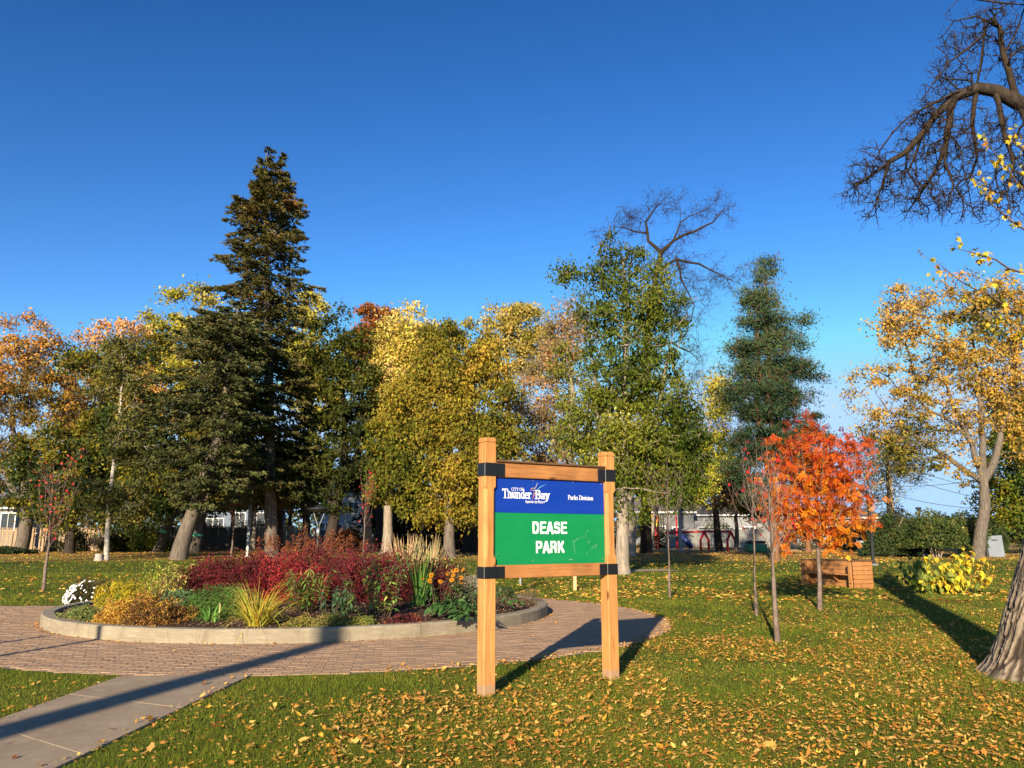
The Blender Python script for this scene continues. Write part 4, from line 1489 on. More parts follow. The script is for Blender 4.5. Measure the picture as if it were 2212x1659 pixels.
    for px, py, rx, ry in ((1880, 370, 55, 60), (1950, 380, 85, 75), (2020, 330, 95, 120), (2100, 330, 90, 130), (2180, 300, 70, 140), (1900, 430, 50, 45), (2060, 180, 70, 60), (2130, 60, 90, 50), (2000, 430, 50, 40), (1840, 400, 18, 40), (2040, 440, 40, 30), (2190, 120, 60, 90), (2200, 400, 50, 80), (2060, 110, 50, 50), (2000, 250, 50, 40), (2120, 440, 50, 50)):
        bl.append((W_(px, py), (rx * sc, .55, ry * sc)))
    Cc = blob_points(bl, 700, rng, .8)
    st_ = np.array(sk.p); dd = np.array([np.min(np.linalg.norm(st_ - c_, axis=1)) for c_ in Cc]); Cc = Cc[np.argsort(dd)]
    sk.grow(Cc, rng, 0, .10, .16, -.15, .12, -.25)
    rad = sk.radii(.0068, 2.1)
    pos = np.array(sk.p); par = np.array(sk.par)
    br_ = np.where((rad < .03))[0]
    br_ = rng.choice(br_, min(1700, len(br_)), replace=False)
    pos, par, rad, tips, last = twigs(pos, par, rad, br_, rng, 2, .20, 4, .0052, jag=.7, grav=.1)
    pos, par, rad, tips, last = twigs(pos, par, rad, last, rng, 1, .09, 2, .0042, jag=.8)
    skel_mesh('boughs', pos, par, rad, M['twig'], root, 'boughs', rmax=.052)
    skel_mesh('limb', pos, par, rad, M['bark_dark'], root, 'limb', rmin=.052)
    return root


near_trunk()

# ------------------------------------------------------------------ leafy boughs reaching in at the right
def lobed_leaf_mesh(size, col, name='leaf', fold=.25):
    p = LEAF2D * size
    V = [(0, 0, 0)] + [(x + size * .5, y, fold * abs(y) - .25 * ((x + size * .5) ** 2) / size) for x, y in p]
    V[0] = (size * .5, 0, -.05 * size)
    m = len(p)
    F = np.array([[0, 1 + j, 1 + (j + 1) % m] for j in range(m)])
    return raw_mesh(name, np.array(V), F, M['leaf'], col=col)


def oval_leaf_mesh(L, Wd, col, name='leaf', curl=.3, heart=.0):
    ts_ = np.linspace(0, 1, 6)
    prof = np.array([.0, .75, 1., .82, .45, 0.]) * Wd / 2
    if heart: prof[0] = Wd * .16; prof[1] = Wd * .5
    V = []; z = -curl * ts_ ** 2 * L
    for t, w, zz in zip(ts_, prof, z):
        V += [(t * L, w, zz + w * .35), (t * L, 0, zz), (t * L, -w, zz + w * .35)]
    F = []
    for i in range(5):
        F += [[3 * i, 3 * i + 1, 3 * i + 4, 3 * i + 3], [3 * i + 1, 3 * i + 2, 3 * i + 5, 3 * i + 4]]
    return raw_mesh(name, np.array(V), np.array(F), M['leaf'], col=col)


def place_leaf(me, p, d, rng, parent, sc=1.0, name='leaf'):
    d = norm(np.asarray(d, float))
    o = bpy.data.objects.new(name, me); link(o, parent)
    q = Vector(d).to_track_quat('X', 'Z')
    from mathutils import Quaternion
    q = q @ Quaternion((1, 0, 0), rng.normal() * .6)
    o.rotation_mode = 'QUATERNION'; o.rotation_quaternion = q
    o.location = tuple(p); s = sc * rng.uniform(.75, 1.2); o.scale = (s, s, s)
    return o


def edge_maple():
    Y = 7.2
    base = P(2520, 1157, Y); base[2] = 0
    root = thing('young_maple', 'slender tree just outside the right edge reaching in with yellow-green leafy boughs', 'tree', base)
    rng = np.random.default_rng(5)
    sk = Skel()
    def W_(px, py, dy=0): return P(px, py, Y + dy) - base
    sk.stem([np.array([0, 0, -.05]), W_(2500, 900), W_(2470, 600), W_(2440, 350), W_(2400, 200)], [.09, .075, .06, .045, .03], rng, -1, .3, .02)
    paths = [([(2470, 700), (2330, 700), (2212, 680), (2140, 640), (2080, 610), (2040, 580), (2022, 562)], .4),
             ([(2480, 620), (2330, 600), (2212, 590), (2150, 560), (2100, 545), (2060, 535)], -.3),
             ([(2470, 560), (2340, 540), (2250, 520), (2190, 480), (2140, 440), (2120, 400), (2115, 370)], .5),
             ([(2460, 470), (2350, 460), (2260, 440), (2200, 400), (2160, 345), (2135, 310)], -.4),
             ([(2450, 400), (2340, 370), (2260, 340), (2210, 320), (2180, 300)], .2),
             ([(2480, 760), (2350, 760), (2250, 745), (2180, 700), (2140, 690)], -.5)]
    for pp, dy in paths:
        pts = [W_(a, b_, dy * k / 5) for k, (a, b_) in enumerate(pp)]
        s0 = sk.nearest(pts[0]); pts[0] = sk.p[s0]
        sk.stem(pts, list(np.linspace(.018, .0022, len(pts))), rng, s0, .12, .012)
    n0 = len(sk.p); A = np.array(sk.p)
    src = np.where((A[:, 0] < W_(2230, 500)[0] + .15) & (A[:, 2] > 2))[0]
    rad = sk.radii(.0022)
    pos, par, rad, tips, last = twigs(A, np.array(sk.par), rad, src, rng, 1, .22, 3, .0018, jag=.35)
    skel_mesh('trunk', pos, par, rad, M['twig_red'], root)
    ms = [lobed_leaf_mesh(.064, c_) for c_ in ((.60, .42, .035), (.50, .36, .03), (.26, .26, .03), (.62, .30, .04), (.36, .16, .05), (.45, .40, .04))]
    allp = np.concatenate([tips, A[src], tips])
    k = 0
    sel = rng.choice(len(allp), min(298, len(allp)), replace=False)
    for i in sel:
        p = allp[i] + rng.normal(size=3) * .02
        place_leaf(ms[rng.choice(len(ms), p=[.3, .2, .17, .12, .06, .15])], p, rng.normal(size=3) * .8 + [0, 0, -.9], rng, root)


edge_maple()

# ================================================================== TREES
mk = tree
L3 = [RUST, TAN, PEACH, PEACH, ORNG]
# far left orange maple with forked trunk
mk('maple_tree', 'thick forked maple with peach orange leaves beside the fence at the left edge',
   [[(45, 1185, .52), (62, 1110, .42), (55, 1040, .30), (35, 960, .2), (20, 860, .12)], [(62, 1105, .3), (30, 1060, .25), (0, 1000, .2), (-30, 900, .12)], [(60, 1090, .28), (100, 1030, .2), (120, 950, .14), (110, 850, .08)], [(66, 1090, .22), (130, 1020, .16), (170, 960, .1)]],
   [(20, 800, 90, 105), (90, 860, 100, 90), (110, 760, 60, 65), (-60, 880, 70, 120), (0, 980, 80, 60), (140, 930, 60, 50)], 60,
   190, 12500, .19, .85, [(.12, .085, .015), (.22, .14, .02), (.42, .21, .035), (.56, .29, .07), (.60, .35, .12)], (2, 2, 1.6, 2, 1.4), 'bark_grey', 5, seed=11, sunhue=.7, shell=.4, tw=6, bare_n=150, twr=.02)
mk('maple_tree', 'second peach-topped maple behind the birch, its crown split by sky',
   [[(285, 1190, .4), (280, 1080, .3), (270, 900, .2), (262, 780, .1)]], [(262, 740, 50, 50), (240, 850, 90, 80), (300, 880, 60, 80), (200, 930, 80, 60), (170, 860, 45, 60)], 68,
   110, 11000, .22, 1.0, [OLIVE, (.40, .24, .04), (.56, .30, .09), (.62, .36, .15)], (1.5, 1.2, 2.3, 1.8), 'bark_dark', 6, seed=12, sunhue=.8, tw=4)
mk('maple_tree', 'dark olive-brown maple in front of the orange trees at the left',
   [[(150, 1188, .35), (160, 1100, .26), (190, 960, .18), (230, 820, .1)]], [(275, 790, 38, 55), (210, 780, 65, 45), (160, 1000, 110, 90), (250, 960, 90, 110), (300, 1060, 80, 80), (190, 1100, 110, 50), (95, 1060, 70, 60)], 56,
   230, 26000, .19, .85, [DKGREEN, (.05, .07, .016), OLIVE, (.22, .15, .03), TAN], (2.6, 2.2, 2.2, 1.1, .7), 'bark_dark', 3, seed=13, tw=4)
# birch
mk('birch_tree', 'white-barked birch leaning slightly, beside a pale stump on the far lawn',
   [[(229, 1214, .15), (232, 1150, .13), (240, 1050, .11), (250, 960, .09), (258, 900, .075), (268, 820, .05), (262, 750, .025)]],
   [(262, 770, 45, 45), (225, 820, 50, 40), (300, 850, 40, 50), (285, 950, 55, 50), (215, 1080, 55, 40), (270, 1090, 50, 40), (320, 1010, 35, 40)], 45,
   110, 6500, .15, .6, [(.05, .06, .018), (.10, .10, .025), (.22, .18, .04), (.4, .25, .05)], (2, 2.3, 1.4, .7), 'bark_birch', 3.2, seed=14, tw=2, shell=.4)
g = G(213, 1211)
st = thing('tree_stump', 'short pale stump standing close beside the birch', 'stump', g)
MB().lathe([(.30, -.1), (.24, .05), (.20, .2), (.21, .34), (.17, .37), (.001, .36)], 12).build('wood', M['bark_birch'], st, smooth=True)

# yellow trees behind the spruce
mk('poplar_tree', 'tall yellow-green tree rising behind the left side of the big spruce',
   [[(440, 1180, .4), (430, 1000, .3), (415, 800, .2), (408, 680, .08)]], [(412, 655, 48, 55), (365, 720, 55, 55), (430, 760, 70, 80), (345, 800, 50, 65), (390, 880, 80, 80)], 72,
   110, 14000, .24, 1.0, [OLIVE, (.26, .25, .03), (.38, .32, .045), (.50, .40, .08)], (1, 1.6, 2.4, 2.4), 'bark_dark', 6, seed=15, tw=3)
mk('poplar_tree', 'narrow yellow-green tree showing behind the right side of the big spruce',
   [[(660, 1180, .35), (665, 1000, .28), (672, 800, .15), (670, 690, .06)]], [(672, 690, 26, 60), (660, 790, 50, 70), (700, 850, 50, 70)], 72,
   80, 8000, .24, .9, [OLIVE, (.26, .25, .03), (.38, .32, .045), (.50, .40, .08)], (1.6, 1.8, 2, 1.4), 'bark_dark', 6, seed=16, tw=3)


# ------------------------------------------------------------------ spruce builder
def spruce(label, base_px, base_py, Y, tops, prof, seed, trunk_r=.45, pal=None, hb=3.0, dens=1.0, nsp=34, wts=(3, 3, 2, 1.2), sprig=.34, lean=None, whorl=.36, cat='tree', name='spruce_tree'):
    """tops: [(px,py,rank)]; prof: [(py, left half-width px, right half-width px, centre px)]"""
    rng = np.random.default_rng(seed)
    f = P(base_px, base_py, Y); base = np.array([f[0], Y, float(terr(Y))])
    root = thing(name, label, cat, base)
    sk = Skel()
    pys = np.array([q[0] for q in prof][::-1], float)
    lw = np.array([q[1] for q in prof][::-1], float); rw = np.array([q[2] for q in prof][::-1], float); cx = np.array([q[3] for q in prof][::-1], float)
    zs = np.array([P(1106, py, Y)[2] for py in pys]) - base[2]        # ascending heights since reversed
    scs = np.array([P(2106, py, Y)[0] for py in pys]) / 1000.0
    cxx = np.array([P(c_, py, Y)[0] for c_, py in zip(cx, pys)]) - base[0]
    lw = lw * scs; rw = rw * scs
    V_all = []; C_all = []
    SEG_P0 = []; SEG_P1 = []; R0 = []; R1 = []
    first = None
    for ti, (tx, ty, hlow) in enumerate(tops):
        tip = P(tx, ty, Y) - base
        H = tip[2]
        if ti == 0:
            mid = np.array([np.interp(H * .45, zs, cxx), 0, H * .45])
            if lean: mid = np.array(lean)
            sk.stem([np.array([0, 0, -.1]), np.array([mid[0] * .15, 0, 1.5]), mid, np.array([np.interp(H * .75, zs, cxx) * .5 + tip[0] * .5, 0, H * .75]), tip], [trunk_r * 1.25, trunk_r, trunk_r * .68, trunk_r * .36, .02], rng, -1, .6, .02)
        else:
            s0 = sk.nearest(np.array([tip[0] * .8, 0, hlow])); a_ = sk.p[s0]
            sk.stem([a_, np.array([tip[0], .1, hlow + 1.6]), tip], [.2, .16, .02], rng, s0, .6, .02)
    P_st = np.array(sk.p)
    z = hb
    Hmax = max((P(t_[0], t_[1], Y) - base)[2] for t_ in tops)
    while z < Hmax - .15:
        L_, R_ = np.interp(z, zs, lw), np.interp(z, zs, rw); cc = np.interp(z, zs, cxx)
        frac = z / Hmax
        nb = int(rng.integers(5, 8) * dens) if frac < .93 else 4
        for k in range(nb):
            a = rng.random() * 2 * pi
            # choose the axis
            cand = [t_ for t_ in tops if (P(t_[0], t_[1], Y) - base)[2] > z + .1 and (t_ is tops[0] or z > t_[2] + .8)]
            if not cand: continue
            tc = cand[rng.integers(len(cand))]
            dz = np.abs(P_st[:, 2] - z)
            tipx = (P(tc[0], tc[1], Y) - base)[0]
            near_ = np.where(dz < .7)[0]
            if len(near_) == 0: continue
            ax = near_[np.argmin(np.abs(P_st[near_, 0] - (tipx if z > Hmax * .6 else P_st[near_, 0].mean())) + dz[near_])]
            O = P_st[ax].copy(); O[2] = z + rng.uniform(-.3, .3) * (1 if frac < .85 else .5)
            hx = (R_ + (cc - O[0])) if cos(a) > 0 else (L_ - (cc - O[0]))
            hd = (L_ + R_) / 2
            Lb = math.hypot(max(hx, .15) * cos(a), hd * sin(a)) * rng.choice([rng.uniform(.5, .9), rng.uniform(.85, 1.08), rng.uniform(1.0, 1.22)], p=[.46, .45, .09])
            if z > Hmax * .86: Lb *= (.72 if z > Hmax * .93 else .82)
            if Lb < .12: Lb = .12
            dr = np.array([cos(a), sin(a), 0])
            nS_ = max(3, int(Lb / .45))
            droopk = (.42 if frac < .55 else .26 if frac < .75 else .10 - .5 * max(0, frac - .8))
            tt = np.linspace(0, 1, nS_ + 1)
            path = O + dr * (tt[:, None] * Lb) + np.array([0, 0, 1])[None] * ((-droopk * tt + .22 * droopk * 2 * tt ** 3) * Lb)[:, None]
            path[1:] += rng.normal(size=(nS_, 3)) * .03
            rb = np.linspace(.012 + Lb * .012, .008, nS_ + 1)
            SEG_P0.append(path[:-1]); SEG_P1.append(path[1:]); R0.append(rb[:-1]); R1.append(rb[1:])
            # sprays
            ns = int(nsp * (Lb / 2.5) ** 1.15 * rng.uniform(.75, 1.2)) + 8
            t = .12 + .88 * rng.random(ns) ** .75
            pc = np.stack([np.interp(t, tt, path[:, q]) for q in range(3)], 1)
            side = np.array([-sin(a), cos(a), 0])
            w_ = (1.05 - t) * .42 * min(Lb, 2.6) + .10
            so = rng.uniform(-1, 1, ns) * w_
            pc = pc + side * so[:, None] + dr * (np.abs(so) * .55)[:, None] + np.array([0, 0, -1]) * (np.abs(rng.normal(size=ns)) * .16 * (1 - .6 * frac) + np.abs(so) * .22)[:, None]
            C_all.append(pc)
            dd_ = norm(dr * .8 + side * np.sign(so)[:, None] * .55 + rng.normal(size=(ns, 3)) * .35 + np.array([0, 0, -.45 + .4 * frac]))
            V_all.append(dd_)
        z += whorl * rng.uniform(.7, 1.3) * (1.0 if frac < .8 else .62)
    C = np.concatenate(C_all); D = np.concatenate(V_all); n = len(C)
    s_ = norm(np.cross(D, rng.normal(size=(n, 3)))); sz = sprig * rng.uniform(.55, 1.3, n)[:, None]
    N_ = np.cross(D, s_)
    V = np.empty((n, 2, 3, 3))
    for q, sd in enumerate((s_, N_)):
        V[:, q, 0] = C - D * sz * .4 + sd * sz * .22; V[:, q, 1] = C - D * sz * .4 - sd * sz * .22; V[:, q, 2] = C + D * sz * .6
    F = np.arange(n * 6).reshape(-1, 3)
    pal = pal or [(.060, .062, .018), (.115, .105, .032), (.19, .15, .045), (.23, .11, .035)]
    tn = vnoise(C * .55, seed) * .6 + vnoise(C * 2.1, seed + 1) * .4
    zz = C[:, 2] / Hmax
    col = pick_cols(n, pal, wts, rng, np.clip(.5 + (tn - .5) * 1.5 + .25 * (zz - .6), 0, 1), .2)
    obj('crown', raw_mesh('crown', V.reshape(-1, 3), F, M['needle'], col=np.repeat(col, 6, 0)), root)
    pos = list(sk.p); par = list(sk.par); rad = list(sk.radii(.02))
    skel_mesh('trunk', np.array(pos), np.array(par), np.array(rad), M['bark_grey'], root)
    # branches
    A = np.concatenate(SEG_P0); B = np.concatenate(SEG_P1); ra = np.concatenate(R0); rb_ = np.concatenate(R1)
    m = len(A); pos = np.concatenate([A, B]); par = np.concatenate([np.full(m, -1), np.arange(m)]); rad = np.concatenate([ra, rb_])
    skel_mesh('branches', pos, par, rad, M['bark_dark'], root, 'branches')
    return n


spruce('tallest dark spruce with a twin tip, its crown brown with cones', 588, 1190, 50,
       [(576, 313, 0), (608, 324, 20.0)],
       [(313, 4, 4, 590), (335, 26, 34, 592), (370, 44, 44, 592), (400, 58, 56, 590), (460, 92, 72, 588), (530, 120, 88, 586), (600, 146, 98, 584), (640, 110, 92, 582), (700, 130, 95, 580), (800, 145, 100, 580), (950, 150, 100, 580), (1050, 110, 80, 585)],
       21, .40, nsp=78, dens=1.4, hb=4.0, sprig=.26)
spruce('broad grey-green spruce standing in front of the tallest one at its left', 385, 1206, 46,
       [(520, 640, 0)],
       [(640, 5, 10, 520), (680, 120, 60, 510), (740, 150, 90, 490), (820, 160, 110, 470), (900, 150, 120, 460), (980, 130, 110, 455), (1040, 90, 90, 450)],
       22, .42, [(.058, .068, .024), (.10, .108, .038), (.155, .15, .055), (.19, .125, .045)], hb=3.8, nsp=72, dens=1.5, lean=(2.0, 0, 7.5), sprig=.26)
# trunks with mint bands (the trees' crowns join the dark mass above)
mk('maple_tree', 'leaning trunk with a mint green band, left of the big spruce trunk',
   [[(342, 1183, .36), (362, 1140, .30), (385, 1090, .25), (410, 1000, .18), (430, 900, .1)]], [(360, 980, 70, 50), (430, 900, 60, 60), (340, 1060, 60, 35)], 62,
   60, 7000, .2, .8, [DKGREEN, OLIVE, (.24, .20, .03), (.45, .38, .05)], (3, 2, 1, .8), 'bark_grey', 3, seed=23)
mk('maple_tree', 'upright trunk with a mint green band, right of the big spruce trunk',
   [[(420, 1187, .40), (428, 1140, .34), (445, 1080, .30), (450, 950, .2)]], [(460, 960, 70, 60), (500, 1040, 60, 40)], 60,
   60, 6000, .2, .8, [DKGREEN, OLIVE, (.10, .11, .02)], (3, 2, 1), 'bark_grey', 4, seed=24)
for px, py, Y, r, tilt, lab in ((356, 1148, 62 - .0, .345, .35, 'mint green marking band wrapped round the leaning trunk left of the spruce'), (426, 1155, 60, .375, .12, 'mint green marking band wrapped round the upright trunk right of the spruce')):
    p = P(px, py, Y)
    o = MB().lathe([(r - .01, -.11), (r + .02, -.11), (r + .02, .11), (r - .01, .11)], 20).build('trunk_band', M['mint'], None, label=lab, category='band', group='mint bands on trunks')
    o.location = tuple(p); o.rotation_euler = (0, tilt, 0)

# dark maples between the spruce and the golden ones
mk('maple_tree', 'dark green maple with a black leaning trunk and small sky gaps, right of the spruce',
   [[(706, 1197, .42), (722, 1120, .34), (742, 1030, .26), (745, 900, .18), (735, 780, .1)], [(722, 1110, .24), (690, 1010, .18), (670, 900, .12)], [(742, 1040, .2), (790, 960, .15), (800, 880, .1)]],
   [(735, 745, 65, 70), (690, 840, 60, 100), (770, 850, 55, 100), (720, 960, 80, 80), (660, 1010, 45, 70), (790, 1000, 40, 70), (700, 1070, 70, 35)], 52,
   200, 13500, .19, .68, [(.026, .038, .009), (.045, .055, .011), (.08, .09, .014), (.16, .14, .02), (.36, .27, .03)], (3, 2.6, 1.8, 1.6, .8), 'bark_dark', 3.5, seed=25, tw=4, shell=.36)
mk('oak_tree', 'rust-brown tree top showing between the dark maple and the pale yellow one',
   [[(820, 1180, .35), (818, 900, .22), (820, 740, .1)]], [(820, 690, 38, 36), (800, 760, 50, 60)], 70,
   50, 6000, .22, .85, [(.10, .05, .02), RUST, (.38, .15, .05), (.2, .1, .03)], (1.5, 3, 1.5, 1), 'bark_dark', 6, seed=26)
# golden trio
mk('maple_tree', 'pale yellow-green maple left of the densest golden one',
   [[(834, 1194, .36), (838, 1120, .30), (848, 950, .2), (865, 800, .12)]], [(875, 735, 65, 60), (850, 830, 70, 80), (925, 770, 60, 70), (840, 900, 50, 60)], 54,
   190, 20000, .19, .85, [OLIVE, (.34, .28, .04), (.50, .39, .07), (.62, .48, .14)], (1.1, 1.8, 2.4, 2.2), 'bark_pale', 5, seed=27, tw=3, sunhue=.4)
mk('maple_tree', 'dense golden-olive maple in the middle, drooping yellow leaves down to its grey trunk',
   [[(971, 1200, .36), (972, 1130, .30), (968, 950, .2), (975, 780, .1)]],
   [(985, 770, 85, 85), (940, 870, 95, 90), (1040, 860, 85, 100), (880, 960, 80, 80), (980, 980, 120, 90), (1070, 980, 75, 90), (870, 1050, 60, 55), (950, 1080, 90, 50), (1040, 1090, 80, 45), (840, 1010, 40, 60)], 48,
   380, 42000, .165, .68, [(.045, .065, .008), (.11, .115, .014), (.22, .18, .022), (.36, .25, .034), (.46, .26, .04)], (2.2, 2.6, 2.8, 2.0, .9), 'bark_grey', 3.0, seed=28, droop=.9, tw=3, flat=.8)
mk('poplar_tree', 'row-back poplar with a bare-tipped yellow crown behind the golden maple',
   [[(1090, 1180, .35), (1100, 900, .2), (1095, 740, .08)]], [(1080, 690, 32, 40), (1130, 700, 45, 55), (1090, 770, 70, 60), (1170, 760, 40, 60)], 74,
   90, 9000, .22, .9, [OLIVE, (.36, .28, .06), (.56, .42, .12), (.60, .44, .18)], (1, 2, 2.2, 1.4), 'bark_dark', 6, seed=29, tw=5)
mk('maple_tree', 'sparse brownish tree between the golden and the tall green maple, pale trunk showing',
   [[(1225, 1190, .40), (1228, 1050, .34), (1236, 900, .28), (1232, 780, .16), (1220, 690, .08)]], [(1190, 820, 60, 80), (1150, 900, 60, 90), (1200, 960, 70, 80), (1230, 720, 40, 60), (1180, 1040, 70, 50)], 56,
   130, 9500, .16, .85, [OLIVE, (.20, .14, .05), TAN, (.36, .22, .09)], (1.2, 2, 2, 1.4), 'bark_pale', 4, seed=30, tw=7, bare_n=140, twr=.015)
# tall green maple
mk('maple_tree', 'tallest leafy green maple in the middle, pale trunk just right of the sign',
   [[(1344, 1252, .30), (1345, 1150, .25), (1348, 1000, .21), (1350, 820, .15), (1355, 650, .09), (1345, 560, .05)], [(1348, 1050, .12), (1290, 900, .10), (1280, 780, .06)], [(1348, 1000, .12), (1420, 900, .10), (1440, 780, .06)]],
   [(1335, 560, 55, 55), (1400, 600, 45, 50), (1290, 610, 60, 35), (1345, 680, 95, 80), (1430, 690, 60, 80), (1330, 800, 90, 90), (1420, 830, 75, 90), (1270, 920, 80, 80), (1360, 950, 110, 100), (1450, 960, 90, 90), (1300, 1030, 60, 60), (1400, 1060, 100, 60), (1500, 930, 50, 60), (1500, 1010, 45, 40), (1220, 780, 40, 35), (1225, 590, 22, 20)], 33,
   440, 52000, .14, .47, [(.042, .065, .009), (.085, .11, .013), (.16, .17, .020), (.30, .28, .045), (.46, .44, .15)], (2.2, 3, 2.4, 1.3, .8), 'bark_pale', 2.6, seed=31, droop=.9, tw=3, flat=.85, jitc=.24)
mk('maple_tree', 'pale leaning trunk standing close behind the tall green maple, right of its foot',
   [[(1363, 1196, .32), (1362, 1120, .28), (1355, 1000, .2), (1360, 880, .1)]], [(1480, 1040, 60, 45), (1540, 980, 40, 50), (1400, 980, 80, 60), (1560, 800, 25, 25), (1545, 860, 40, 40)], 50,
   90, 10000, .16, .75, [(.10, .12, .02), YGREEN, (.42, .36, .06), (.5, .42, .1)], (1.5, 2, 1.6, 1), 'bark_pale', 4, seed=32)
# bare elm behind
mk('elm_tree', 'bare leafless elm with spreading dark limbs above the tall green maple',
   [[(1395, 1190, .42), (1395, 900, .34), (1400, 700, .26), (1418, 590, .22), (1428, 545, .19)],
    [(1428, 545, .15), (1400, 520, .12), (1395, 480, .09), (1415, 450, .06), (1440, 425, .03)], [(1395, 500, .08), (1370, 500, .06), (1330, 490, .03), (1300, 492, .015)],
    [(1428, 545, .15), (1455, 520, .12), (1500, 500, .10), (1540, 480, .06), (1565, 450, .03)], [(1455, 520, .08), (1470, 480, .05), (1530, 450, .03), (1545, 435, .02)],
    [(1415, 590, .13), (1460, 560, .11), (1510, 570, .08), (1550, 590, .05), (1590, 610, .02)], [(1460, 575, .09), (1480, 620, .06), (1500, 660, .04), (1490, 700, .02)],
    [(1402, 760, .1), (1450, 740, .08), (1490, 760, .05), (1510, 780, .02)], [(1402, 880, .1), (1480, 850, .07), (1520, 880, .03)]],
   [(1430, 432, 42, 26), (1370, 475, 45, 34), (1315, 500, 32, 18), (1548, 460, 42, 42), (1500, 480, 42, 28), (1560, 600, 45, 32), (1490, 640, 50, 50), (1460, 560, 50, 40), (1500, 750, 35, 40), (1500, 840, 40, 45), (1450, 700, 40, 40)], 58,
   280, 0, 0, .62, bark='twig', hmin=9, seed=33, tw=4, bare_n=430, twr=.010, kpath=.16, step=.6, up=.1)
# pine
PINE = [(.020, .040, .020), (.038, .066, .030), (.068, .10, .042), (.11, .135, .050)]
mk('pine_tree', 'tall pine with two reddish trunks and layered grey-green tufts',
   [[(1675, 1212, .26), (1672, 1100, .20), (1666, 900, .15), (1660, 760, .11), (1655, 640, .06), (1651, 560, .02)], [(1672, 1090, .17), (1640, 950, .14), (1636, 850, .11), (1640, 760, .07), (1632, 640, .03)]],
   [(1652, 585, 22, 32), (1655, 640, 42, 26), (1630, 640, 22, 30), (1665, 690, 55, 22), (1620, 700, 42, 18), (1700, 735, 50, 18), (1615, 750, 60, 16), (1730, 700, 22, 20), (1690, 790, 75, 20), (1600, 800, 45, 16), (1740, 810, 42, 22), (1650, 840, 75, 22), (1668, 725, 40, 40), (1655, 790, 60, 45), (1665, 870, 60, 45), (1655, 960, 60, 50), (1590, 850, 42, 20), (1715, 860, 50, 22), (1640, 890, 70, 20), (1700, 910, 40, 18), (1620, 950, 55, 20), (1690, 960, 60, 20), (1600, 1010, 50, 22), (1710, 1010, 50, 20), (1640, 1060, 60, 18)], 44,
   440, 34000, .19, .62, PINE, (2, 2.4, 2.2, 1.4), 'bark_pine', 5.2, seed=34, droop=-.3, flat=.55, aspect=.2, leafmat='needle', tw=5, kpath=.10, up=0, shell=.5, jitc=.22, depth=1.6)
mk('pine_tree', 'smaller pine half hidden behind the orange rowan',
   [[(1745, 1180, .22), (1745, 1050, .16), (1742, 950, .08), (1742, 890, .03)]], [(1742, 900, 30, 18), (1745, 940, 50, 20), (1740, 990, 60, 20), (1770, 1040, 60, 25), (1590, 1000, 30, 20)], 62,
   70, 9000, .22, .8, PINE, (2, 2.5, 2, 1), 'bark_pine', 3, seed=35, droop=0, flat=.45, aspect=.22, leafmat='needle')
mk('elm_tree', 'thin bare tree with drooping twigs between the green maple and the pine',
   [[(1555, 1185, .3), (1545, 1100, .22), (1530, 1000, .16), (1525, 930, .1)]], [(1530, 960, 40, 50), (1550, 1040, 55, 50), (1505, 1080, 45, 30), (1560, 900, 30, 40)], 62,
   110, 500, .15, .9, [TAN], (1,), bark='twig', hmin=3, seed=36, tw=8, bare_n=180, twr=.014)
mk('small_tree', 'low brown-green tree in front of the white bungalow, left of the pine trunks',
   [[(1590, 1190, .2), (1592, 1100, .12)]], [(1590, 1060, 45, 35), (1620, 1090, 40, 30)], 66, 60, 6000, .18, .8, [(.05, .07, .02), OLIVE, (.22, .16, .05)], (2, 2, 1), 'bark_grey', 2, seed=37)
# right golden tree
mk('maple_tree', 'golden-leaved spreading maple with a pale forked trunk at the right',
   [[(2112, 1206, .36), (2118, 1150, .32), (2128, 1085, .30), (2125, 1040, .24), (2100, 960, .15), (2060, 880, .10), (2030, 790, .05)], [(2125, 1060, .22), (2090, 1020, .15), (2020, 970, .11), (1960, 930, .07), (1900, 860, .03)], [(2128, 1060, .24), (2150, 990, .2), (2180, 900, .15), (2195, 800, .1), (2200, 700, .06)], [(2124, 1040, .2), (2120, 900, .16), (2110, 800, .1), (2100, 680, .05)], [(2100, 960, .1), (2040, 900, .08), (1960, 850, .05), (1890, 800, .03)]],
   [(1960, 670, 65, 55), (2080, 650, 75, 65), (2180, 680, 75, 90), (1930, 720, 55, 40), (1890, 800, 55, 35), (1860, 870, 50, 30), (2020, 760, 80, 60), (2120, 790, 90, 70), (2000, 860, 80, 50), (1940, 920, 80, 40), (2190, 850, 70, 90), (2080, 930, 60, 45), (2210, 960, 50, 60), (1980, 990, 50, 40), (2060, 1010, 40, 35), (1930, 980, 35, 30)], 46,
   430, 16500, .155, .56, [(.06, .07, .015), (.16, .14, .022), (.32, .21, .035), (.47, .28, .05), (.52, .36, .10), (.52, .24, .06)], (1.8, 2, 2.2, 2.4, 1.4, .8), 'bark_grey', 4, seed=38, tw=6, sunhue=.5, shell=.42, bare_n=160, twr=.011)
mk('maple_tree', 'dark green and yellow-tipped tree filling the right edge behind the golden maple',
   [[(2230, 1200, .4), (2225, 1100, .3), (2215, 900, .15)]], [(2200, 930, 60, 70), (2190, 1040, 65, 70), (2250, 1000, 80, 150), (2160, 1100, 45, 45), (2220, 1130, 60, 50)], 56,
   150, 18000, .18, .85, [(.026, .045, .013), GREEN, OLIVE, YGREEN, (.45, .4, .06)], (3, 2.4, 1.6, 1.2, .7), 'bark_dark', 2, seed=39)
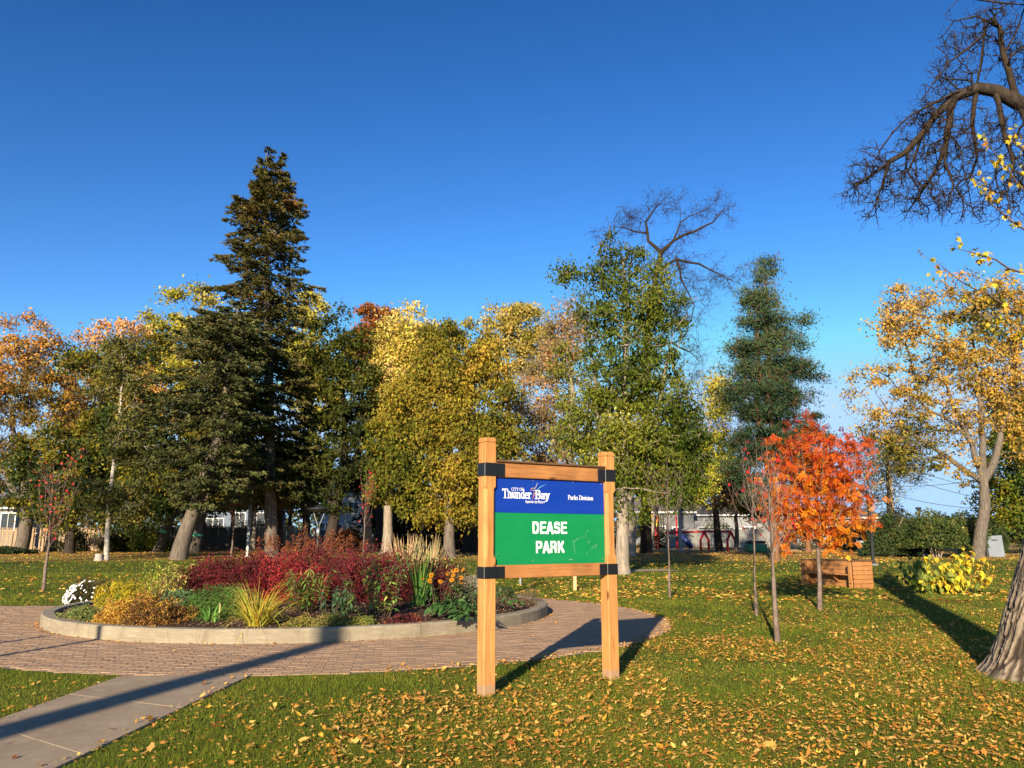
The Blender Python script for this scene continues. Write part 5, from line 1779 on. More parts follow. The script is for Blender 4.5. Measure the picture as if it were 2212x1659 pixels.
mk('small_tree', 'thin twiggy tree with few pale leaves behind the orange rowan',
   [[(1925, 1180, .2), (1920, 1080, .15), (1915, 960, .06)]], [(1900, 980, 50, 45), (1950, 1000, 45, 40), (1890, 1050, 40, 40), (1960, 950, 35, 40)], 60,
   110, 2200, .15, .85, [(.42, .34, .1), (.55, .45, .16), (.4, .25, .12)], (1, 1, 1), 'bark_grey', 3, seed=40, tw=8, bare_n=150, twr=.012)

# ------------------------------------------------------------------ rowan
def rowan():
    Yb = G(1771, 1317)[1]
    base = G(1771, 1317)
    root = thing('rowan_tree', 'small rowan ablaze with orange leaves and red berries beside the wooden planter bench', 'tree', base)
    rng = np.random.default_rng(41)
    sk = Skel()
    def W_(px, py, dy=0): return P(px, py, Yb + dy) - base
    sk.stem([np.array([0, 0, -.05]), W_(1771, 1260), W_(1768, 1210), W_(1767, 1175)], [.065, .05, .046, .045], rng, -1, .25, .005)
    top = len(sk.p) - 1
    for pp, dy, r in (([(1767, 1175), (1785, 1100), (1795, 1000), (1790, 925)], .2, .03), ([(1767, 1175), (1750, 1090), (1735, 1000), (1725, 930)], -.2, .03), ([(1767, 1175), (1810, 1120), (1845, 1040), (1850, 960)], -.3, .024),
                      ([(1767, 1175), (1720, 1120), (1690, 1060), (1680, 980)], .3, .024), ([(1767, 1180), (1820, 1150), (1865, 1110)], .4, .018), ([(1767, 1180), (1710, 1150), (1670, 1120)], -.4, .018),
                      ([(1767, 1175), (1765, 1060), (1762, 930)], .9, .026), ([(1767, 1175), (1775, 1060), (1780, 950)], -.9, .026)):
        pts = [W_(a, b, dy * k) for k, (a, b) in enumerate(pp)]; pts[0] = sk.p[top]
        sk.stem(pts, list(np.linspace(r, .006, len(pts))), rng, top, .22, .015)
    sc = Yb / FPX
    bl = [(W_(px, py), (rx * sc, rx * sc * .9, ry * sc)) for px, py, rx, ry in ((1765, 975, 85, 72), (1705, 1005, 62, 66), (1828, 1015, 66, 76), (1765, 1060, 112, 60), (1700, 1090, 55, 55), (1840, 1100, 55, 60), (1770, 1120, 95, 45), (1850, 1150, 35, 38), (1690, 1150, 35, 35), (1790, 1160, 40, 30), (1820, 1180, 25, 25))]
    C = blob_points(bl, 300, rng, .4)
    st_ = np.array(sk.p); dd = np.array([np.min(np.linalg.norm(st_ - c_, axis=1)) for c_ in C]); C = C[np.argsort(dd)]
    sk.grow(C, rng, .9, .15, .2, .25, .12)
    rad = sk.radii(.004, 2.2)
    skel_mesh('trunk', np.array(sk.p), np.array(sk.par), rad, M['bark_young'], root)
    # pinnate leaves: a stalk direction with 5 pairs of leaflets
    nl = 2500
    ci = rng.integers(0, len(C), nl)
    O = C[ci] + rng.normal(size=(nl, 3)) * .085
    D = rng.normal(size=(nl, 3)); D[:, 2] -= .75; D = norm(D)
    Sd = norm(np.cross(D, rng.normal(size=(nl, 3))))
    Nn = np.cross(D, Sd)
    Ln = rng.uniform(.12, .205, nl)
    V = []; cols = []
    t_ = vnoise(C * 1.1, 3)[ci] * .6 + rng.random(nl) * .15
    hz = (O[:, 2] - O[:, 2].min()) / np.ptp(O[:, 2])
    base_c = pick_cols(nl, [(.66, .36, .025), (.60, .19, .012), (.46, .08, .010), (.32, .034, .010), (.20, .022, .015)], (2.0, 2.6, 3.0, 2.6, 1.4), rng, np.clip(-.02 + t_ * .55 + hz * .52, 0, 1), .15)
    for k in range(5):
        for sg in (-1, 1):
            c0 = O + D * (Ln * (.15 + .19 * k))[:, None]
            dirn = norm(Sd * sg + D * .45 - Nn * .12); l = (Ln * .42)[:, None] * (1 - .08 * k)
            wv = norm(np.cross(dirn, Nn)) * l * .25
            V.append(np.stack([c0, c0 + dirn * l * .5 + wv, c0 + dirn * l, c0 + dirn * l * .5 - wv], 1)); cols.append(base_c * (1 + .1 * rng.normal(size=(nl, 1))))
    V = np.concatenate(V).reshape(-1, 3); cols = np.clip(np.concatenate(cols), .01, .9)
    obj('crown', raw_mesh('crown', V, np.arange(len(V)).reshape(-1, 4), M['leaf'], col=np.repeat(cols, 4, 0)), root)
    # berries
    bm = MB()
    hi = C[np.argsort(-C[:, 2])]
    for c_ in hi[:150][rng.random(150) < .42]:
        o_ = c_ + rng.normal(size=3) * .08
        for q in range(14):
            p = o_ + rng.normal(size=3) * .03 * np.array([1, 1, .6])
            r = .010
            bm.add([p + [r, 0, 0], p - [r, 0, 0], p + [0, r, 0], p - [0, r, 0], p + [0, 0, r], p - [0, 0, r]], (), [[0, 2, 4], [2, 1, 4], [1, 3, 4], [3, 0, 4], [2, 0, 5], [1, 2, 5], [3, 1, 5], [0, 3, 5]])
    bm.build('berries', M['red'], root, smooth=True, label='clusters of red rowan berries')


rowan()


# ------------------------------------------------------------------ saplings
def sapling(label, px, py, top_px, top_py, fork_py, spread, seed, nbr=16, nred=0, cols=((.45, .03, .03),), r=.03, lean=0, leafy=0, name='sapling', bark='bark_young', mark=None, sub=5, rl=.07):
    base = G(px, py); Yb = base[1]; rng = np.random.default_rng(seed)
    root = thing(name, label, 'young tree', base, 0)
    def W_(a, b, dy=0): return P(a, b, Yb + dy) - base
    sk = Skel()
    fk = W_(px + (top_px - px) * .45, fork_py); tp = W_(top_px, top_py)
    sk.stem([np.array([0, 0, -.05]), fk * .5 + np.array([rng.normal() * .02, 0, 0]), fk, fk * .45 + tp * .55, tp], [r * 1.15, r * .86, r * .70, r * .36, .003], rng, -1, .25, .007)
    A = np.array(sk.p); H = tp[2]; hf = fk[2]
    sc = Yb / FPX
    for k in range(nbr):
        z0 = hf * .97 + (H - hf) * .75 * (k / nbr) ** 1.15
        s0 = int(np.argmin(np.abs(A[:, 2] - z0)))
        a = k * 2.4 + rng.normal() * .4
        up_ = (H - z0) * rng.uniform(.55, .9)
        sp = spread * sc * rng.uniform(.5, 1.05) * (1 - .45 * (k / nbr))
        o = A[s0]
        e = o + np.array([cos(a) * sp, sin(a) * sp, up_])
        m1 = o + np.array([cos(a) * sp * .55, sin(a) * sp * .55, up_ * .25])
        sk.stem([o, m1, (m1 + e) / 2 + rng.normal(size=3) * .04, e], [r * .27, r * .21, r * .12, .002], rng, s0, .16, .012)
    rad = sk.radii(.002)
    pos = np.array(sk.p); par = np.array(sk.par)
    src = np.where((rad < r * .30) & (pos[:, 2] > hf))[0]
    src = src[rng.random(len(src)) < .42]
    pos, par, rad, tips, last = twigs(pos, par, rad, src, rng, 2, .38 * sub / 5, 3, .0026, jag=.28, grav=-.35, spread=.6)
    skel_mesh('trunk', pos, par, rad, M[bark], root)
    if nred:
        pk = tips[rng.integers(0, len(tips), nred)] + rng.normal(size=(nred, 3)) * .03
        cl = pick_cols(nred, cols, [1] * len(cols), rng)
        V, F = leaf_shape_quads(pk, rl, rng, .8, .8)
        obj('leaves', raw_mesh('leaves', V, F, M['leaf'], col=np.repeat(cl, 4, 0)), root)
    return root


sapling('leafless sapling with a few dark red leaves near its top, nearest to the camera', 1680, 1388, 1655, 960, 1195, 78, 51, 20, 45, ((.45, .03, .03), (.25, .03, .03)), .042)
sapling('slim bare sapling right behind the nearest one, its base in brown soil', 1634, 1330, 1624, 1000, 1170, 66, 52, 14, 12, ((.35, .03, .03),), .034)
sapling('bare sapling standing alone between the sign and the two right-hand saplings', 1447, 1291, 1440, 985, 1165, 68, 53, 18, 4, ((.4, .05, .03),), .036)
sapling('leafless sapling with scattered red leaves at the left beyond the paving', 94, 1276, 118, 975, 1185, 65, 54, 22, 130, ((.50, .05, .04), (.55, .12, .05), (.3, .03, .03)), .055, rl=.085)
sapling('slender red-leaved young maple between the spruce trunk and the lamp post', 499, 1205, 510, 940, 1150, 38, 55, 18, 520, ((.40, .02, .04), (.30, .02, .05), (.5, .06, .06)), .06, rl=.11)
sapling('thin sapling with deep red leaves behind the maroon shrubs', 784, 1208, 792, 1010, 1140, 28, 56, 12, 110, ((.40, .02, .03), (.52, .05, .04)), .05, rl=.10)
# lamp and other trunks behind, crowns merged above
for px, py, Y, r, lab, tp in ((600, 1193, 54, .42, 'black trunk beneath the tallest spruce, right of the grey lamp pole', (598, 1000)), (662, 1178, 66, .30, 'slim dark trunk left of the saucer lamp by the dark fence', (664, 1020)),
                              (545, 1180, 66, .26, 'pale slim trunk behind the red-leaved sapling', (552, 1040)), (1020, 1188, 60, .8, 'very broad dark stump-like trunk left of the sign post', (1030, 1040)),
                              (795, 1192, 60, .36, 'dark trunk just left of the pale twisted trunk in the middle', (790, 1040)), (1402, 1188, 68, .28, 'pale trunk leaning right in front of the playground', (1425, 1050))):
    mk('tree', lab, [[(px, py, r), ((px + tp[0]) / 2, (py + tp[1]) / 2, r * .8), (tp[0], tp[1], r * .6)]], [(tp[0], tp[1] - 10, 45, 40)], Y, 30, 3500, .2, .8, [(.02, .035, .012), DKGREEN, OLIVE], (2, 2, 1), 'bark_pale' if 'pale' in lab else 'bark_dark', 3, seed=int(px))

for i, (px, py, rx, ry, lab) in enumerate(((395, 1060, 95, 55, 'dark understory tree behind the mint-banded trunks'), (500, 1050, 70, 50, 'dark understory tree behind the red-leaved sapling'),
                                          (625, 1045, 75, 60, 'dark understory tree behind the trunk of the tallest spruce'), (870, 1110, 75, 42, 'dark low tree behind the pale twisted trunk'), (1010, 1105, 85, 50, 'dark low tree behind the feather grasses'),
                                          (1160, 1100, 90, 60, 'dark low tree hidden mostly by the sign'), (190, 1030, 120, 60, 'dark understory tree behind the birch'))):
    mk('understory_tree', lab, [[(px, 1183, .2), (px + 5, py, .12)]], [(px, py, rx, ry), (px + rx * .5, py + 12, rx * .5, ry * .7), (px - rx * .5, py + 8, rx * .5, ry * .8)], 76, 60, 5200, .26, 1.1,
       [(.018, .026, .010), (.032, .042, .014), (.06, .06, .02), (.14, .12, .03)], (3, 3, 1.6, .6), 'bark_dark', 1.5, seed=500 + i, tw=2)

# ================================================================== HEDGE, SHRUBS AT THE BACK
def shrub(name, label, loc, rx, ry, h, n, size, pal, wts, seed, cat='shrub', group=None, lump=.3, hang=.0, aspect=.55, stems=10, spiky=0., inner=.55, droop=.2, stem_mat='twig', lowgap=0.0, mat='leaf', upl=0.0):
    rng = np.random.default_rng(seed)
    root = thing(name, label, cat, loc, 0, group)
    d = norm(rng.normal(size=(n, 3))); d[:, 2] = np.abs(d[:, 2]) * 1.0
    rr = inner + (1 - inner) * rng.random(n) ** .6
    lum = 1 + lump * 2 * (vnoise(d * 2.6 + seed, seed) - .5) + spiky * 2 * (vnoise(d * 9 + seed, seed + 3) - .4)
    p = d * (rr * lum)[:, None] * np.array([rx, ry, h])
    if lowgap: p[:, 2] = lowgap * h + p[:, 2] * (1 - lowgap)
    tn = vnoise(p * (2.2 / max(rx, .3)) + seed, seed + 5) * .6 + vnoise(p * (7 / max(rx, .3)), seed + 6) * .4
    zz = p[:, 2] / h
    col = pick_cols(n, pal, wts, rng, np.clip(.5 + (tn - .5) * 1.6 + upl * (zz - .5), 0, 1), .18)
    V, F = leaf_shape_quads(p, size, rng, aspect, droop)
    obj('foliage', raw_mesh('foliage', V, F, M[mat], col=np.repeat(col, 4, 0)), root)
    if stems:
        k = stems
        a = rng.random(k) * 2 * pi; t = rng.uniform(.3, .85, k)
        e = np.stack([np.cos(a) * rx * t, np.sin(a) * ry * t, h * rng.uniform(.5, .9, k)], 1)
        s0 = np.stack([np.cos(a) * rx * .12, np.sin(a) * ry * .12, np.full(k, -.03)], 1)
        m = (s0 + e) / 2 * np.array([.8, .8, 1.1])
        pos = np.concatenate([s0, m, e]); par = np.concatenate([np.full(k, -1), np.arange(k), k + np.arange(k)])
        r = max(.006, h * .012)
        rad = np.concatenate([np.full(k, r * 1.3), np.full(k, r), np.full(k, r * .5)])
        skel_mesh('stems', pos, par, rad, M[stem_mat], root, 'stems')
    return root


for i, (px, Y, rx, h, lab, pal) in enumerate((
        (1915, 50, 1.5, 2.9, 'tall dark green cedar shrub at the left end of the hedge row', 0), (1965, 52, 1.4, 2.4, 'dark cedar shrub with a hollow under it, second in the hedge row', 0),
        (2020, 48, 1.8, 2.7, 'broad yellow-flecked cedar shrub in the middle of the hedge row', 1), (2075, 50, 1.5, 2.6, 'bushy cedar shrub left of the pale golden maple trunk', 1),
        (2125, 54, 1.4, 2.5, 'dark cedar shrub behind the pale golden maple trunk', 0))):
    g = GY(px, Y)
    pals = [(.022, .040, .014), (.045, .070, .022), (.075, .10, .03), (.14, .12, .04)] if pal == 0 else [(.035, .055, .018), (.065, .095, .026), (.13, .14, .035), (.42, .38, .10)]
    shrub('cedar_shrub', lab, g, rx, 1.4, h, 6500, .15, pals, (2, 2.5, 2, .8), 60 + i, group='cedar shrubs in a hedge row', lump=.35, lowgap=.22 if pal else .05, stems=9, inner=.4, stem_mat='bark_pale')
for i, (px, Y, rx, h, lab, pal) in enumerate((
        (760, 78, 2.6, 2.1, 'rust-red rounded hedge behind the middle lawn, left part', [(.20, .05, .02), (.32, .09, .03), (.25, .16, .04)]),
        (850, 80, 2.6, 2.0, 'dark rust hedge behind the pale twisted trunk', [(.10, .035, .02), (.16, .05, .02), (.05, .05, .02)]),
        (930, 76, 3.2, 2.6, 'dark thicket behind the feather grass', [(.018, .024, .010), (.03, .035, .012), (.06, .05, .02)]),
        (1010, 78, 3.0, 3.0, 'dark thicket behind the left sign post', [(.018, .024, .010), (.03, .035, .012), (.08, .04, .02)]),
        (330, 64, 1.8, 1.6, 'yellow-green bush with bright leaves over the dark fence', [(.10, .12, .02), (.36, .36, .04), (.55, .5, .06)]),
        (255, 64.5, 1.3, 1.5, 'dark vine-covered bush against the fence', [(.03, .045, .012), (.08, .08, .02), (.18, .14, .03)]),
        (150, 63.5, 1.3, 1.8, 'dark bush in the fence gap', [(.02, .028, .012), (.05, .05, .02)]),
        (10, 56, 2.2, .5, 'low dark planting strip by the fence at the far left', [(.02, .035, .015), (.05, .06, .02)]),
        (1265, 84, 4, 3.0, 'dark bushes behind the sign', [(.02, .03, .01), (.05, .05, .02)]),
        (1400, 86, 2.5, 2.6, 'dark bush behind the play structure', [(.02, .03, .01), (.05, .05, .02)]),
        (455, 88, 3.0, 2.6, 'dark bush in front of the pale blue house, left', [(.02, .028, .010), (.04, .045, .014), (.09, .07, .02)]),
        (545, 86, 2.6, 2.8, 'dark bush in front of the pale blue house, right', [(.02, .028, .010), (.04, .045, .014), (.09, .07, .02)]),
        (1560, 92, 3.2, 3.0, 'dark green bush in front of the white bungalow', [(.03, .04, .012), (.06, .07, .018), (.12, .11, .03)]),
        (1700, 90, 3.6, 3.2, 'dark olive bush between the bungalow and the rowan', [(.03, .04, .012), (.07, .07, .018), (.16, .12, .03)]),
        (1850, 70, 2.5, 2.4, 'dark green bush behind the rowan', [(.02, .035, .012), (.05, .07, .02), (.12, .05, .03)]),
        (1945, 66, 1.6, 3.6, 'reddish-tipped bush at the left of the sky gap', [(.04, .05, .015), (.20, .07, .03), (.1, .08, .02)]))):
    shrub('bush', lab, GY(px, Y), rx, 1.5, h, 4200, .19, pal, [1] * len(pal), 80 + i, lump=.35, inner=.45, stems=6)
# the wood beyond the houses: one mass on the horizon
rng = np.random.default_rng(90)
n = 30000
x = rng.uniform(-140, 140, n); yy = 150 + rng.uniform(-8, 8, n) - np.abs(x) * .08
hh = 4.5 + 3.5 * vnoise(np.stack([x * .09, x * 0, x * 0], 1), 3) + 1.6 * vnoise(np.stack([x * .5, x * 0, x * 0], 1), 4) + np.where(x < 30, 5, -1.8)
C = np.stack([x, yy, .36 + rng.random(n) ** .8 * hh], 1)
V, F = leaf_shape_quads(C, .95, rng, .8, .2)
col = pick_cols(n, [(.02, .028, .012), (.045, .045, .018), (.10, .065, .03), (.16, .10, .045)], (2, 2, 1.5, 1), rng, np.clip(vnoise(C * .15, 2) * .8 + .1, 0, 1))
obj('far_wood', raw_mesh('far_wood', V, F, M['needle'], col=np.repeat(col, 4, 0)), None, label='distant autumn wood along the horizon behind the houses', category='wood', kind='stuff')


# the bush with big yellow leaves
def yellow_bush():
    b = G(2030, 1283); Y = b[1]
    root = thing('lilac_bush', 'bush with large yellow heart-shaped leaves at the right, green on its left side', 'bush', b)
    rng = np.random.default_rng(91); sc = Y / FPX
    def W_(px, py): return P(px, py, Y) - b
    sk = Skel(); s0 = sk.add(np.array([0, 0, -.03]), -1); sk.fix[s0] = .04
    tg = []
    for k in range(46):
        a = rng.random() * 2 * pi; 
        tg.append(np.array([cos(a) * rng.uniform(.2, .95), sin(a) * rng.uniform(.2, .6), rng.uniform(.25, 1.0)]))
    tg = np.array(tg); tg = tg[np.argsort(np.linalg.norm(tg, axis=1))]
    sk.grow(tg, rng, -1, .2, .15, .3)
    for pp in ([(2040, 1270), (2070, 1225), (2110, 1212), (2142, 1224)], [(2040, 1270), (2080, 1250), (2110, 1240), (2130, 1256)], [(2030, 1270), (2075, 1270), (2100, 1290)], [(2020, 1270), (1980, 1250), (1962, 1246)], [(2030, 1260), (2060, 1210), (2090, 1195)]):
        pts = [W_(*q) for q in pp]; s1 = sk.nearest(pts[0]); pts[0] = sk.p[s1]
        sk.stem(pts, list(np.linspace(.012, .004, len(pts))), rng, s1, .12, .01)
    rad = sk.radii(.004); skel_mesh('stems', np.array(sk.p), np.array(sk.par), rad, M['twig_red'], root, 'stems')
    nodes = np.array(sk.p); nodes = nodes[nodes[:, 2] > .12]
    L_ = .155
    yl = [oval_leaf_mesh(L_, L_ * .8, c_, curl=.35, heart=1) for c_ in ((.66, .50, .035), (.58, .46, .04), (.62, .36, .03), (.42, .42, .05))]
    gl = [oval_leaf_mesh(L_, L_ * .8, c_, curl=.35, heart=1) for c_ in ((.10, .15, .03), (.16, .20, .04), (.22, .25, .05))]
    k = 0
    order = rng.permutation(len(nodes) * 3)
    VV = []; FF = []; CC = []; off = 0
    for t in range(620):
        p = nodes[rng.integers(len(nodes))] + rng.normal(size=3) * .09
        yel = 1 / (1 + math.exp(-(p[0] + .15 + rng.normal() * .25) * 5))  # leaves go from green at the left to yellow at the right
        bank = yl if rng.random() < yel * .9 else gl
        me = bank[rng.integers(len(bank))]
        d_ = np.array([rng.normal() * .6 + p[0] * .4, rng.normal() * .6 - .2, -.6 + rng.normal() * .4])
        if t < 290: place_leaf(me, p, d_, rng, root)
        else:
            co = np.empty(len(me.vertices) * 3, np.float32); me.vertices.foreach_get('co', co); co = co.reshape(-1, 3)
            q = Vector(norm(d_)).to_track_quat('X', 'Z').to_matrix(); co = co @ np.array(q).T * rng.uniform(.75, 1.15) + p
            f = np.array([list(pl.vertices) for pl in me.polygons]) + off
            c_ = np.array(me.color_attributes['Col'].data[0].color)[:3]
            VV.append(co); FF.append(f); CC.append(np.tile(c_, (len(co), 1))); off += len(co)
    o = obj('leaves', raw_mesh('leaves', np.concatenate(VV), np.concatenate(FF), M['leaf'], col=np.concatenate(CC)), root, kind='stuff')


yellow_bush()

# ================================================================== FLOWER BED
def bedpt(px, py):
    """point on the bed soil seen at (px,py)"""
    h = .2
    for k in range(6):
        a = (px - 1106) / FPX; b = (829.5 - py) / FPX
        s = (h - EYE) / (SP + b * CP); x = a * s; y = s * (CP - b * SP)
        h = float(soil_h(x, y)) if math.hypot(x - RC[0], y - RC[1]) < R_IN - .2 else .17
    return np.array([x, y, h])


BM = [(.055, .011, .013), (.11, .018, .022), (.18, .030, .032), (.25, .055, .042)]
for i, (px, py, Y, rx, h, n, lab) in enumerate((
        (455, 1285, 17.2, .80, 1.00, 9000, 'leftmost maroon barberry in the flower bed'), (540, 1290, 16.8, .85, 1.10, 9500, 'maroon barberry second from the left in the bed'),
        (625, 1290, 16.3, .80, 1.05, 9000, 'maroon barberry behind the yellow grass clump, bright red at its front'), (690, 1285, 17.3, .85, 1.18, 9000, 'tall maroon barberry behind the lance-leaved green plant'),
        (770, 1285, 16.5, .80, 1.12, 9000, 'maroon barberry left of the leafy green stalks'), (845, 1285, 16.8, .80, 1.12, 9000, 'maroon barberry behind the leafy green stalks, under the feather grass'),
        (938, 1285, 17.0, .66, 1.02, 7000, 'rightmost maroon barberry behind the iris leaves'), (590, 1280, 18.3, .9, 1.15, 6500, 'maroon barberry in the back row, left of centre'), (800, 1280, 18.3, .9, 1.2, 6500, 'maroon barberry in the back row, right of centre'))):
    p = P(px, 1250, Y); z = float(soil_h(p[0], p[1]))
    shrub('barberry_shrub', lab, (p[0], p[1], z - .02), rx * 1.08, .8, h * .84, n, .048, BM if i != 2 else [(.11, .012, .016), (.20, .022, .026), (.31, .035, .035), (.40, .07, .04)], (1.4, 2.6, 2.2, 1), 100 + i, group='maroon barberry shrubs in the flower bed', lump=.22, spiky=.22, inner=.35, stems=26, stem_mat='twig_red', upl=.2)


def ribbons(base, az, L, lean, droop, w, K, rng, tipw=.1):
    """curved tapering blades; returns verts, quads; base (n,3), others (n,)"""
    n = len(base); t = np.linspace(0, 1, K + 1)
    hd = np.stack([np.cos(az), np.sin(az), az * 0], 1); sd = np.stack([-np.sin(az), np.cos(az), az * 0], 1)
    ang = lean[:, None] + droop[:, None] * t[None] ** 1.4
    st = L[:, None] / K
    dx = np.concatenate([np.zeros((n, 1)), np.cumsum(np.sin(ang[:, 1:]) * st, 1)], 1); dz = np.concatenate([np.zeros((n, 1)), np.cumsum(np.cos(ang[:, 1:]) * st, 1)], 1)
    c = base[:, None] + hd[:, None] * dx[:, :, None]; c[:, :, 2] += dz
    ww = w[:, None] * np.clip(1 - t[None] ** 2 * (1 - tipw), .02, 1) * .5
    tw = rng.normal(size=n)[:, None] * .6
    s2 = sd[:, None] * np.cos(tw)[:, :, None] + hd[:, None] * np.sin(tw)[:, :, None]
    V = np.stack([c - s2 * ww[:, :, None], c + s2 * ww[:, :, None]], 2).reshape(n, (K + 1) * 2, 3)
    k = np.arange(K)
    f = np.stack([2 * k, 2 * k + 1, 2 * k + 3, 2 * k + 2], 1)
    F = (f[None] + (np.arange(n) * (K + 1) * 2)[:, None, None]).reshape(-1, 4)
    return V.reshape(-1, 3), F


def clump(name, label, px, py, cat, n, L, lean, droop, w, pal, wts, seed, rad=.12, K=6, Lj=.3, part='blades', vd=None, loc=None):
    rng = np.random.default_rng(seed)
    p = bedpt(px, py) if loc is None else loc
    root = thing(name, label, cat, p)
    a = rng.random(n) * 2 * pi; r = np.sqrt(rng.random(n)) * rad
    b = np.stack([np.cos(a) * r, np.sin(a) * r, np.full(n, -.02)], 1)
    az = a + rng.normal(size=n) * .5
    V, F = ribbons(b, az, L * (1 + Lj * rng.uniform(-1, 1, n)), np.abs(rng.normal(size=n)) * lean, droop * rng.uniform(.3, 1.3, n), w * rng.uniform(.6, 1.2, n), K, rng)
    col = pick_cols(n, pal, wts, rng)
    obj(part, raw_mesh(part, V, F, M['leaf'], col=np.repeat(col, (K + 1) * 2, 0)), root)
    return root, b


# feather reed grass with plumes
def reed(px, Y, label, seed, n=110, H=1.28, rad=.20):
    rng = np.random.default_rng(seed)
    p = P(px, 1230, Y); p[2] = float(soil_h(p[0], p[1]))
    root = thing('feather_reed_grass', label, 'grass clump', p, 0, 'feather reed grasses at the back of the bed')
    a = rng.random(n) * 2 * pi; r = np.sqrt(rng.random(n)) * rad; b = np.stack([np.cos(a) * r, np.sin(a) * r, np.zeros(n)], 1)
    L = H * (1.10 - .5 * rng.random(n) ** 1.3) * (1 - .55 * (r / rad) ** 2 * rng.random(n)); ln = np.abs(rng.normal(size=n)) * .10 + r * .75
    V, F = ribbons(b, a, L, ln, np.full(n, .06), np.full(n, .010), 5, rng, .5)
    c = pick_cols(n, [(.52, .38, .19), (.60, .46, .25)], (1, 1), rng)
    obj('stalks', raw_mesh('stalks', V, F, M['leaf'], col=np.repeat(c, 12, 0)), root)
    # plumes: slim spindles over the last third
    V, F = ribbons(b, a, L * 1.0, ln, np.full(n, .06), np.full(n, .01), 5, rng, .5)
    tops = V.reshape(n, 6, 2, 3).mean(2)
    vv = []; ff = []; off = 0
    for i in range(n):
        q0 = tops[i, 2] * .4 + tops[i, 3] * .6; q1 = tops[i, 5] + (tops[i, 5] - tops[i, 4]) * .12
        for tt_, rr_ in ((0, .003), (.3, .009), (.65, .008), (1, .001)):
            cpt = q0 * (1 - tt_) + q1 * tt_
            for k in range(4): vv.append(cpt + rr_ * np.array([cos(k * pi / 2 + i), sin(k * pi / 2 + i), 0]))
        for s_ in range(3):
            for k in range(4): ff.append([off + s_ * 4 + k, off + s_ * 4 + (k + 1) % 4, off + s_ * 4 + 4 + (k + 1) % 4, off + s_ * 4 + 4 + k])
        off += 16
    cp = pick_cols(n, [(.56, .40, .20), (.48, .33, .16), (.60, .45, .24)], (1, 1, 1), rng)
    obj('plumes', raw_mesh('plumes', np.array(vv), np.array(ff), M['leaf'], col=np.repeat(cp, 16, 0)), root)
    n2 = 90; a = rng.random(n2) * 2 * pi; r = np.sqrt(rng.random(n2)) * rad; b = np.stack([np.cos(a) * r, np.sin(a) * r, np.zeros(n2)], 1)
    V, F = ribbons(b, a, rng.uniform(.5, 1.0, n2), rng.uniform(.1, .35, n2), rng.uniform(.4, 1.4, n2), np.full(n2, .012), 6, rng)
    c = pick_cols(n2, [(.30, .27, .07), (.42, .34, .12)], (1, 1), rng)
    obj('blades', raw_mesh('blades', V, F, M['leaf'], col=np.repeat(c, 14, 0)), root)


reed(880, 18.6, 'left one of the tall straw-coloured feather grasses rising above the shrubs', 201, 170)
reed(922, 18.9, 'right one of the tall straw-coloured feather grasses rising above the shrubs', 202, 170)


# rusty astilbe-like seed heads
def spires(px, Y, n, H, label, seed, pal, rad=.5, name='astilbe_plant', hh=.32, leafy=True):
    rng = np.random.default_rng(seed)
    p = P(px, 1230, Y); p[2] = float(soil_h(p[0], p[1]))
    root = thing(name, label, 'plant', p)
    a = rng.random(n) * 2 * pi; r = np.sqrt(rng.random(n)) * rad
    b = np.stack([np.cos(a) * r, np.sin(a) * r * .6, np.zeros(n)], 1); h = H * rng.uniform(.75, 1.05, n)
    tip = b * 1.15; tip[:, 2] = h
    pos = np.concatenate([b, tip]); par = np.concatenate([np.full(n, -1), np.arange(n)])
    skel_mesh('stalks', pos, par, np.concatenate([np.full(n, .006), np.full(n, .003)]), M['twig_red'], root, 'stalks')
    m = 60
    t = rng.random((n, m)); w = (1 - t) * .075 + .01
    C = tip[:, None] - np.array([0, 0, 1]) * (hh * (1 - t))[:, :, None] + rng.normal(size=(n, m, 3)) * w[:, :, None] * np.array([1, 1, .5])
    C = C.reshape(-1, 3); V, F = leaf_shape_quads(C, .042, rng, .5, -.5)
    c = pick_cols(len(C), pal, [1] * len(pal), rng)
    obj('seed_heads', raw_mesh('seed_heads', V, F, M['leaf'], col=np.repeat(c, 4, 0)), root, kind='stuff')


AST = [(.22, .07, .03), (.32, .11, .04), (.16, .05, .03)]
for i, (px, Y, n, H, lab) in enumerate(((600, 19.3, 18, 1.32, 'rust-brown plumed plant at the back of the bed, leftmost'), (690, 19.2, 22, 1.45, 'rust-brown plumed plant at the back of the bed, below the saucer lamp'), (745, 18.6, 20, 1.30, 'rust-brown plumed plant at the back of the bed, left of the thin red sapling'), (655, 18.6, 16, 1.20, 'rust-brown plumed plant between the back barberries'))):
    spires(px, Y, n, H, lab, 210 + i, AST)

clump('ornamental_grass', 'arching yellow grass clump at the front of the flower bed', 557, 1352, 'grass clump', 280, .74, .60, 1.55, .015, [(.54, .40, .04), (.60, .47, .08), (.36, .36, .05), (.50, .27, .04)], (3, 2.5, 2, 1), 220, .13, 7)
r_, _ = clump('iris_plant', 'upright green sword-leaved clump right of the leafy stalks', 908, 1308, 'plant', 60, .95, .16, .25, .030, [(.09, .22, .03), (.14, .30, .05), (.24, .36, .06)], (2, 3, 1.5), 221, .09, 6)
clump('iris_plant', 'floppy blue-green blades fallen left of the upright iris', 893, 1312, 'plant', 18, .65, .7, 1.1, .022, [(.07, .15, .05), (.10, .18, .07)], (1, 1), 222, .06, 6)
clump('lily_plant', 'small bright green rosette at the front edge below the yellow grass', 456, 1342, 'plant', 34, .30, .7, .7, .030, [(.12, .28, .05), (.16, .34, .07)], (1, 1), 223, .08, 5)


